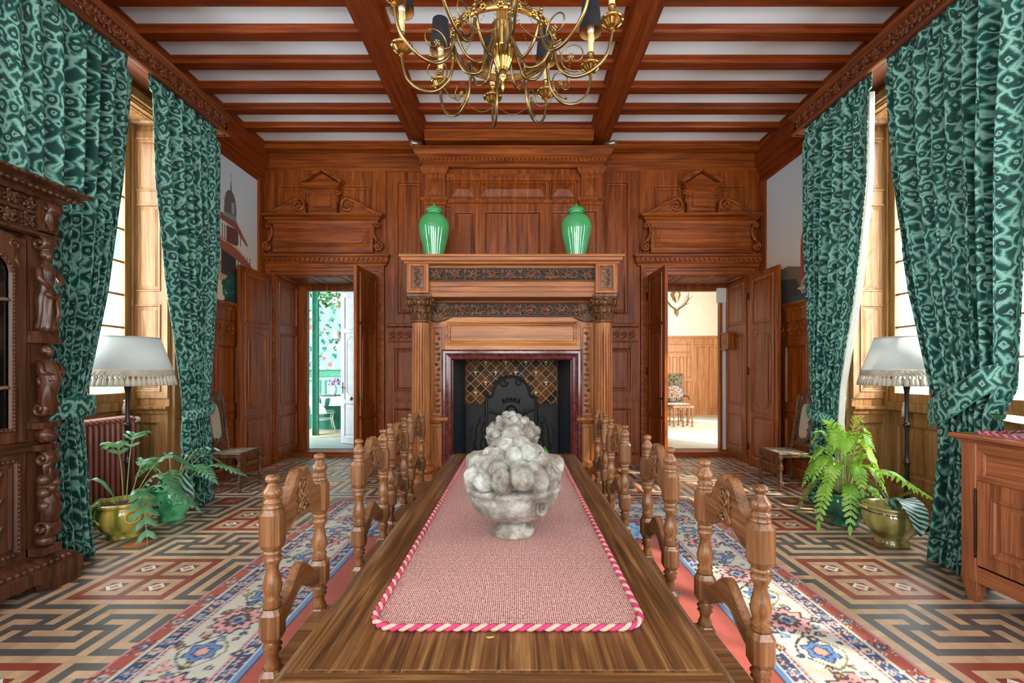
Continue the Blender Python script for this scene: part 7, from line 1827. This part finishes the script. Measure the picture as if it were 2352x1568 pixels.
    m = MB()
    for x, y in ((-.2,-.2),(.22,-.2),(.22,.2),(-.2,.2)): m.tube([(x*.9,y*.9,.45),(x*.85,y*.85,.3),(x*1.15,y*1.15,.0)], .014, 8)
    m.tube([(.21*math.cos(t),.21*math.sin(t),.3) for t in [2*PI*k/24 for k in range(25)]], .011, 6); m.tube([(.25*math.cos(t),.25*math.sin(t),.45) for t in [2*PI*k/24 for k in range(25)]], .017, 8); m.build('frame', cn, R, world=False)
    m = MB(); m.lathe([(0,.45),(.24,.45),(.25,.47),(.24,.50),(0,.51)], (0,0,0), 28); m.build('seat_cushion', plain('teal_cushion', srgb(104,160,150), .8), R, world=False)
    m = MB(); L = []
    for k in range(25):
        t = k/24; a = PI*.5+(t-.5)*PI*1.15+PI*.5; h = .48+.42*math.sin(PI*t)**.8; L.append([(.25*math.cos(a)-.10*q*math.sin(PI*t), .25*math.sin(a)*(1+.12*q), .46+(h-.46)*q) for q in (0,.25,.5,.75,1)])
    m.loops(L, 0, True, closed=False); m.tube([l[-1] for l in L], .017, 8); o = m.build('back', cn, R, world=False)
    m = MB(); m.ball((-.10,0,.66), .17, sc=(.4,1,1)); m.build('back_cushion', MATS['teal_cushion'], R, world=False)
    # rug, curtain strip, half-open white door with handle, lampshade sconce, hanging garland
    m = MB(); m.lathe([(0,Z),(1.35,Z),(1.35,Z+.012),(0,Z+.013)], (-4.3,11.0,0), 64, cap=False); m.build('round_rug', plain('jute_rug', srgb(150,140,112), .95, bump=.5, bscale=80), None, 'round pale woven rug on the floor beyond the left door', 'rug')
    dr = door_leaf(.92, 2.95, (-2.64, 8.52, Z), PI-.50, plain('grey_white_paint', srgb(190,194,196), .5, var=.1, scale=6), 'lever')
    m = MB(); m.uv = None; L = []
    for j in range(20): L.append([(-4.47+.14*i/16+.0, 9.95+.06*math.sin(i*1.2), Z+3.6*j/19) for i in range(17)])
    m.loops(L, 0, True, closed=False); o = m.build('curtain', plain('sage_curtain', srgb(86,150,130), .8), None, 'plain sage green curtain seen through the left doorway', 'curtain'); o.modifiers.new('cloth', 'SOLIDIFY').thickness = .01
    R = thing('wall_sconce', (-5.32,yf-.005,2.45), 'small pleated wall lamp on the floral wallpaper', 'lamp'); m = MB(); m.tube([(0,0,-.1),(0,-.1,-.14),(0,-.12,-.02)], .012, 6); m.build('bracket', br_ if False else brass_old, R, world=False); m = MB(); m.lathe([(.13,.0),(.10,.2)], (0,-.12,0), 20, cap=False); m.build('sconce_shade', fringe_m, R, world=False)
    R = thing('floral_chandelier', (-4.12,10.4,3.2), 'hanging garland of painted flowers and leaves seen through the left doorway', 'chandelier'); rr = random.Random(9); gm = plain('tole_leaf', srgb(70,130,70), .5, var=.3, scale=20); m = MB()
    for k in range(60): a = rr.uniform(0,6.28); r = rr.uniform(.1,.62); leaf(m, (V3((r*math.cos(a), r*math.sin(a), rr.uniform(-.25,.2))), V3((math.cos(a+1),math.sin(a+1),0)), Z_, V3((math.sin(a+1),-math.cos(a+1),0))), 0, 0, rr.uniform(-1.5,1.2), .16, .035, .02)
    m.tube([(.4*math.cos(t),.4*math.sin(t),.0) for t in [2*PI*i/30 for i in range(31)]], .012, 6); m.tube([(0,0,0),(0,0,1.2)], .01, 6); m.tube([(-.4,0,0),(.4,0,0)], .01, 6); m.tube([(0,-.4,0),(0,.4,0)], .01, 6); m.build('leaves', gm, R, world=False)
    m = MB()
    for k in range(16):
        a = rr.uniform(0,6.28); r = rr.uniform(.3,.6); c = (r*math.cos(a), r*math.sin(a), rr.uniform(-.2,.1))
        for q in range(6): m.ball((c[0]+.045*math.cos(q*1.05), c[1]-.02, c[2]+.045*math.sin(q*1.05)), .03, seg=8, rings=5)
    m.build('flowers', plain('cream_petals', srgb(222,206,190), .6), R, world=False)
room_left()

# =================================================================== room beyond the right door
def room_right():
    Z = .085; yf = 14.8; wp = plain('cream_wall', srgb(224,214,190), .85, var=.03); wn_ = wood('honey_panelling', srgb(136,82,42), srgb(184,122,70), srgb(204,146,92), 'z', .4)
    MB().box((1.2,YT,Z-.1),(6.6,yf+.1,Z)).build('floor', plain('pale_flagstone', srgb(186,178,160), .5, var=.1, scale=2), kind='structure')
    MB().box((1.2,YT,4.2),(6.6,yf+.1,4.3)).build('ceiling', MATS['white_paint'], kind='structure')
    MB().box((1.1,YT,Z),(1.2,yf,4.3)).build('wall_left', wp, kind='structure'); MB().box((1.1,yf+.004,Z),(6.7,yf+.1,4.3)).build('wall_back', wp, kind='structure'); m = MB(); m.box((6.6,YT,Z),(6.7,11.15,4.3)); m.box((6.6,12.05,Z),(6.7,yf,4.3)); m.box((6.6,11.15,Z),(6.7,12.05,1.2)); m.box((6.6,11.15,3.0),(6.7,12.05,4.3)); m.build('wall_right', wp, kind='structure')  # right wall has an unseen opening, added to set the room's brightness
    m = MB(); F = F_back(yf)
    for k in range(14):
        a = 1.25+.38*k; panel(m, F, (a,.2,a+.38,2.35), st=.04, h=.015, field=.02)
    m.mould([(1.2,yf),(6.6,yf)], [(0,2.35),(.02,2.36),(.02,2.56),(.05,2.58),(.06,2.63),(0,2.65)]); m.mould([(1.2,yf),(6.6,yf)], [(0,Z),(.03,Z),(.03,.22),(0,.24)]); trim(m, wn_)
    m = MB(); m.box((4.70,yf-.10,Z+.02),(5.72,yf-.06,2.46)); F = F_back(yf-.10)
    for z0, z1 in ((.2,1.2),(1.25,2.0),(2.05,2.42)):
        for q in range(4 if z0 < 2 else 1): w_ = .9/(4 if z0 < 2 else 1); panel(m, F, (4.76+q*w_,z0,4.76+(q+1)*w_,z1), st=.03, h=.012, field=.01)
    dn[0] += 1; m.build('door_%d' % dn[0], wn_, kind='structure')
    # carpet, armchair, stool, trophies
    MB().box((2.0,9.4,Z),(6.0,13.6,Z+.012)).build('carpet', plain('pale_carpet', srgb(196,184,156), .95, bump=.4, bscale=60), None, 'pale plain carpet on the floor beyond the right door', 'carpet')
    ta = plain('tapestry_weave', srgb(96,82,52), .9, var=.6, scale=16); lg = wood('chair_walnut', srgb(90,56,30), srgb(140,94,54), srgb(166,118,74), 'z', .4)
    R = thing('armchair', (4.32,12.5,Z+.012), 'upholstered armchair with tapestry back and cushion beyond the right door', 'armchair'); m = MB()
    for x, y in ((-.3,-.28),(.3,-.28),(.3,.3),(-.3,.3)): m.lathe([(.02,0),(.035,.02),(.02,.05),(.035,.15),(.02,.25),(.035,.32),(.03,.42)], (x,y,0), 10)
    for s in (-1, 1): m.tube([(s*.33,.28,.72),(s*.34,.0,.72),(s*.34,-.25,.70),(s*.34,-.33,.64)], .028, 8); m.tube([(s*.32,-.22,.42),(s*.33,-.22,.7)], .022, 8)
    m.box((-.33,-.3,.36),(.33,.33,.43)); m.build('frame', lg, R, world=False)
    m = MB(); m.cbox((-.33,-.3,.43),(.33,.3,.53), .03); m.build('seat', plain('pale_upholstery', srgb(196,188,168), .9, var=.3, scale=30), R, world=False)
    m = MB(); m.cbox((-.34,.26,.45),(.34,.36,1.34), .02); m.build('backrest', ta, R, world=False)
    R = thing('cushion', (4.34,12.5,Z+.55), 'patterned tapestry cushion with blue cord leaning in the armchair beyond the right door', 'cushion'); m = MB(); m.ball((0,.14,.24), .27, sc=(1.1,.42,.85), nz=.05); m.build('cushion_body', plain('flower_tapestry', srgb(150,122,96), .9, var=.7, scale=22), R, world=False)
    m = MB(); m.tube([(.29*math.cos(t),.14,.24+.22*math.sin(t)) for t in [2*PI*k/24 for k in range(25)]], .014, 6); m.build('cord', plain('blue_cord', srgb(60,74,150), .8), R, world=False)
    R = thing('stool', (4.18,11.6,Z+.012), 'low wooden turned-leg stool in front of the armchair beyond the right door', 'stool'); m = MB(); m.cbox((-.27,-.2,.47),(.27,.2,.54), .01); m.build('seat', lg, R, world=False)
    for x, y in ((-.23,-.16),(.23,-.16),(.23,.16),(-.23,.16),(0,-.16),(0,.16)):
        m = MB(); m.lathe([(.015,0),(.03,.02),(.015,.05),(.03,.12),(.015,.2),(.03,.28),(.015,.36),(.028,.42),(.02,.47)], (x,y,0), 10); m.build('leg', lg, R, world=False)
    bone = plain('bone', srgb(222,206,170), .6, var=.15); ant = plain('antler_horn', srgb(96,72,48), .6, var=.25)
    for x, z, big, lab in ((5.18, 3.42, 1, 'stag antlers on a small skull on the cream wall beyond the right door'), (5.16, 3.98, 0, 'horned skull on a shield above the stag antlers beyond the right door')):
        R = thing('hunting_trophy', (x, yf-.012, z), lab, 'trophy', 'hunting trophies on the cream wall'); m = MB()
        m.poly((V3((0,0,0)), X_, Z_, -Y_), [(-.12,.12),(.12,.12),(.16,0),(.1,-.16),(0,-.26),(-.1,-.16),(-.16,0)], .002, .03)
        if not big: m.build('shield', lg, R, world=False)
        m = MB(); k_ = .75 if big else 1; m.ball((0,-.07,-.02), .10*k_, sc=(.8,.8,1.1), nz=.25, fq=5); m.ball((0,-.10,-.14 if not big else -.09), .06*k_, sc=(.7,.9,1.4), nz=.2); m.build('skull', plain('old_bone', srgb(150,124,88), .7, var=.3, scale=30) if big else bone, R, world=False); m = MB()
        for s in (-1, 1):
            if big:
                A = [(s*.02,-.07,.03),(s*.06,-.08,.09),(s*.2,-.1,.18),(s*.34,-.12,.36),(s*.36,-.12,.62)]; m.tube([V3(p) for p in A], [.022,.024,.022,.018,.006], 8); m.tube([(s*.24,-.1,.22),(s*.36,-.2,.26)], [.016,.004], 6); m.tube([(s*.34,-.12,.38),(s*.48,-.16,.5)], [.014,.004], 6)
            else: m.tube([(s*.05,-.08,.08),(s*.09,-.08,.22),(s*.15,-.06,.3)], [.02,.016,.004], 8)
        m.build('antler', ant, R, world=False)
room_right()
# service box and conduit on the right door reveal
R = thing('electrical_box', (DR[1]-.012, 7.98, 1.90), 'small wooden bell box with brass dots on the panelled right door reveal', 'box'); m = MB(); m.box((-.10,-.14,0),(0,.12,.25)); m.box((-.12,-.16,-.025),(0,.14,0)); m.box((-.12,-.16,.25),(0,.14,.275)); m.build('box_body', W_wall('z'), R, world=False)
m = MB(); 
for k in range(6): m.lathe_ax([(.010,0),(.010,1)], (-.10,-.05+.05*(k % 3),.10+.05*(k//3)), (-.108,-.05+.05*(k % 3),.10+.05*(k//3)), 8)
m.build('bell_dots', brass_old, R, world=False)
R = thing('conduit', (DR[1]-.035, 8.16, .1), 'white cable conduit running down the inner frame of the right doorway', 'conduit'); wp2 = plain('white_plastic', srgb(206,200,194), .5, var=.02)
m = MB(); m.box((-.03,-.03,0),(.03,.0,2.62)); m.build('channel', wp2, R, world=False); m = MB(); m.box((-.14,-.06,2.62),(.03,.0,2.88)); m.build('junction_box', wp2, R, world=False)
# garden beyond the left window
R = thing('garden_bush', (-6.6, 5.4, -.4), 'leafy green bush in the garden outside the left window', 'bush'); m = MB(); rr = random.Random(3)
for k in range(420):
    a = rr.uniform(0,6.28); b = rr.uniform(0,PI); r = .75*rr.random()**.3; c = V3((r*math.sin(b)*math.cos(a), 1.5*r*math.sin(b)*math.sin(a), .9+.85*r*math.cos(b))); u = V3((rr.uniform(-1,1),rr.uniform(-1,1),rr.uniform(-1,1))).normalized(); v = u.orthogonal().normalized()
    m.add([c, c+u*.10+v*.04, c+u*.2, c+u*.10-v*.04], [(0,1,2,3)])
m.build('foliage', leafg, R, world=False); m = MB(); m.tube([(0,0,0),(.05,0,.5),(0,.05,1.0)], [.05,.04,.02], 8); m.build('trunk', stem_m, R, world=False)
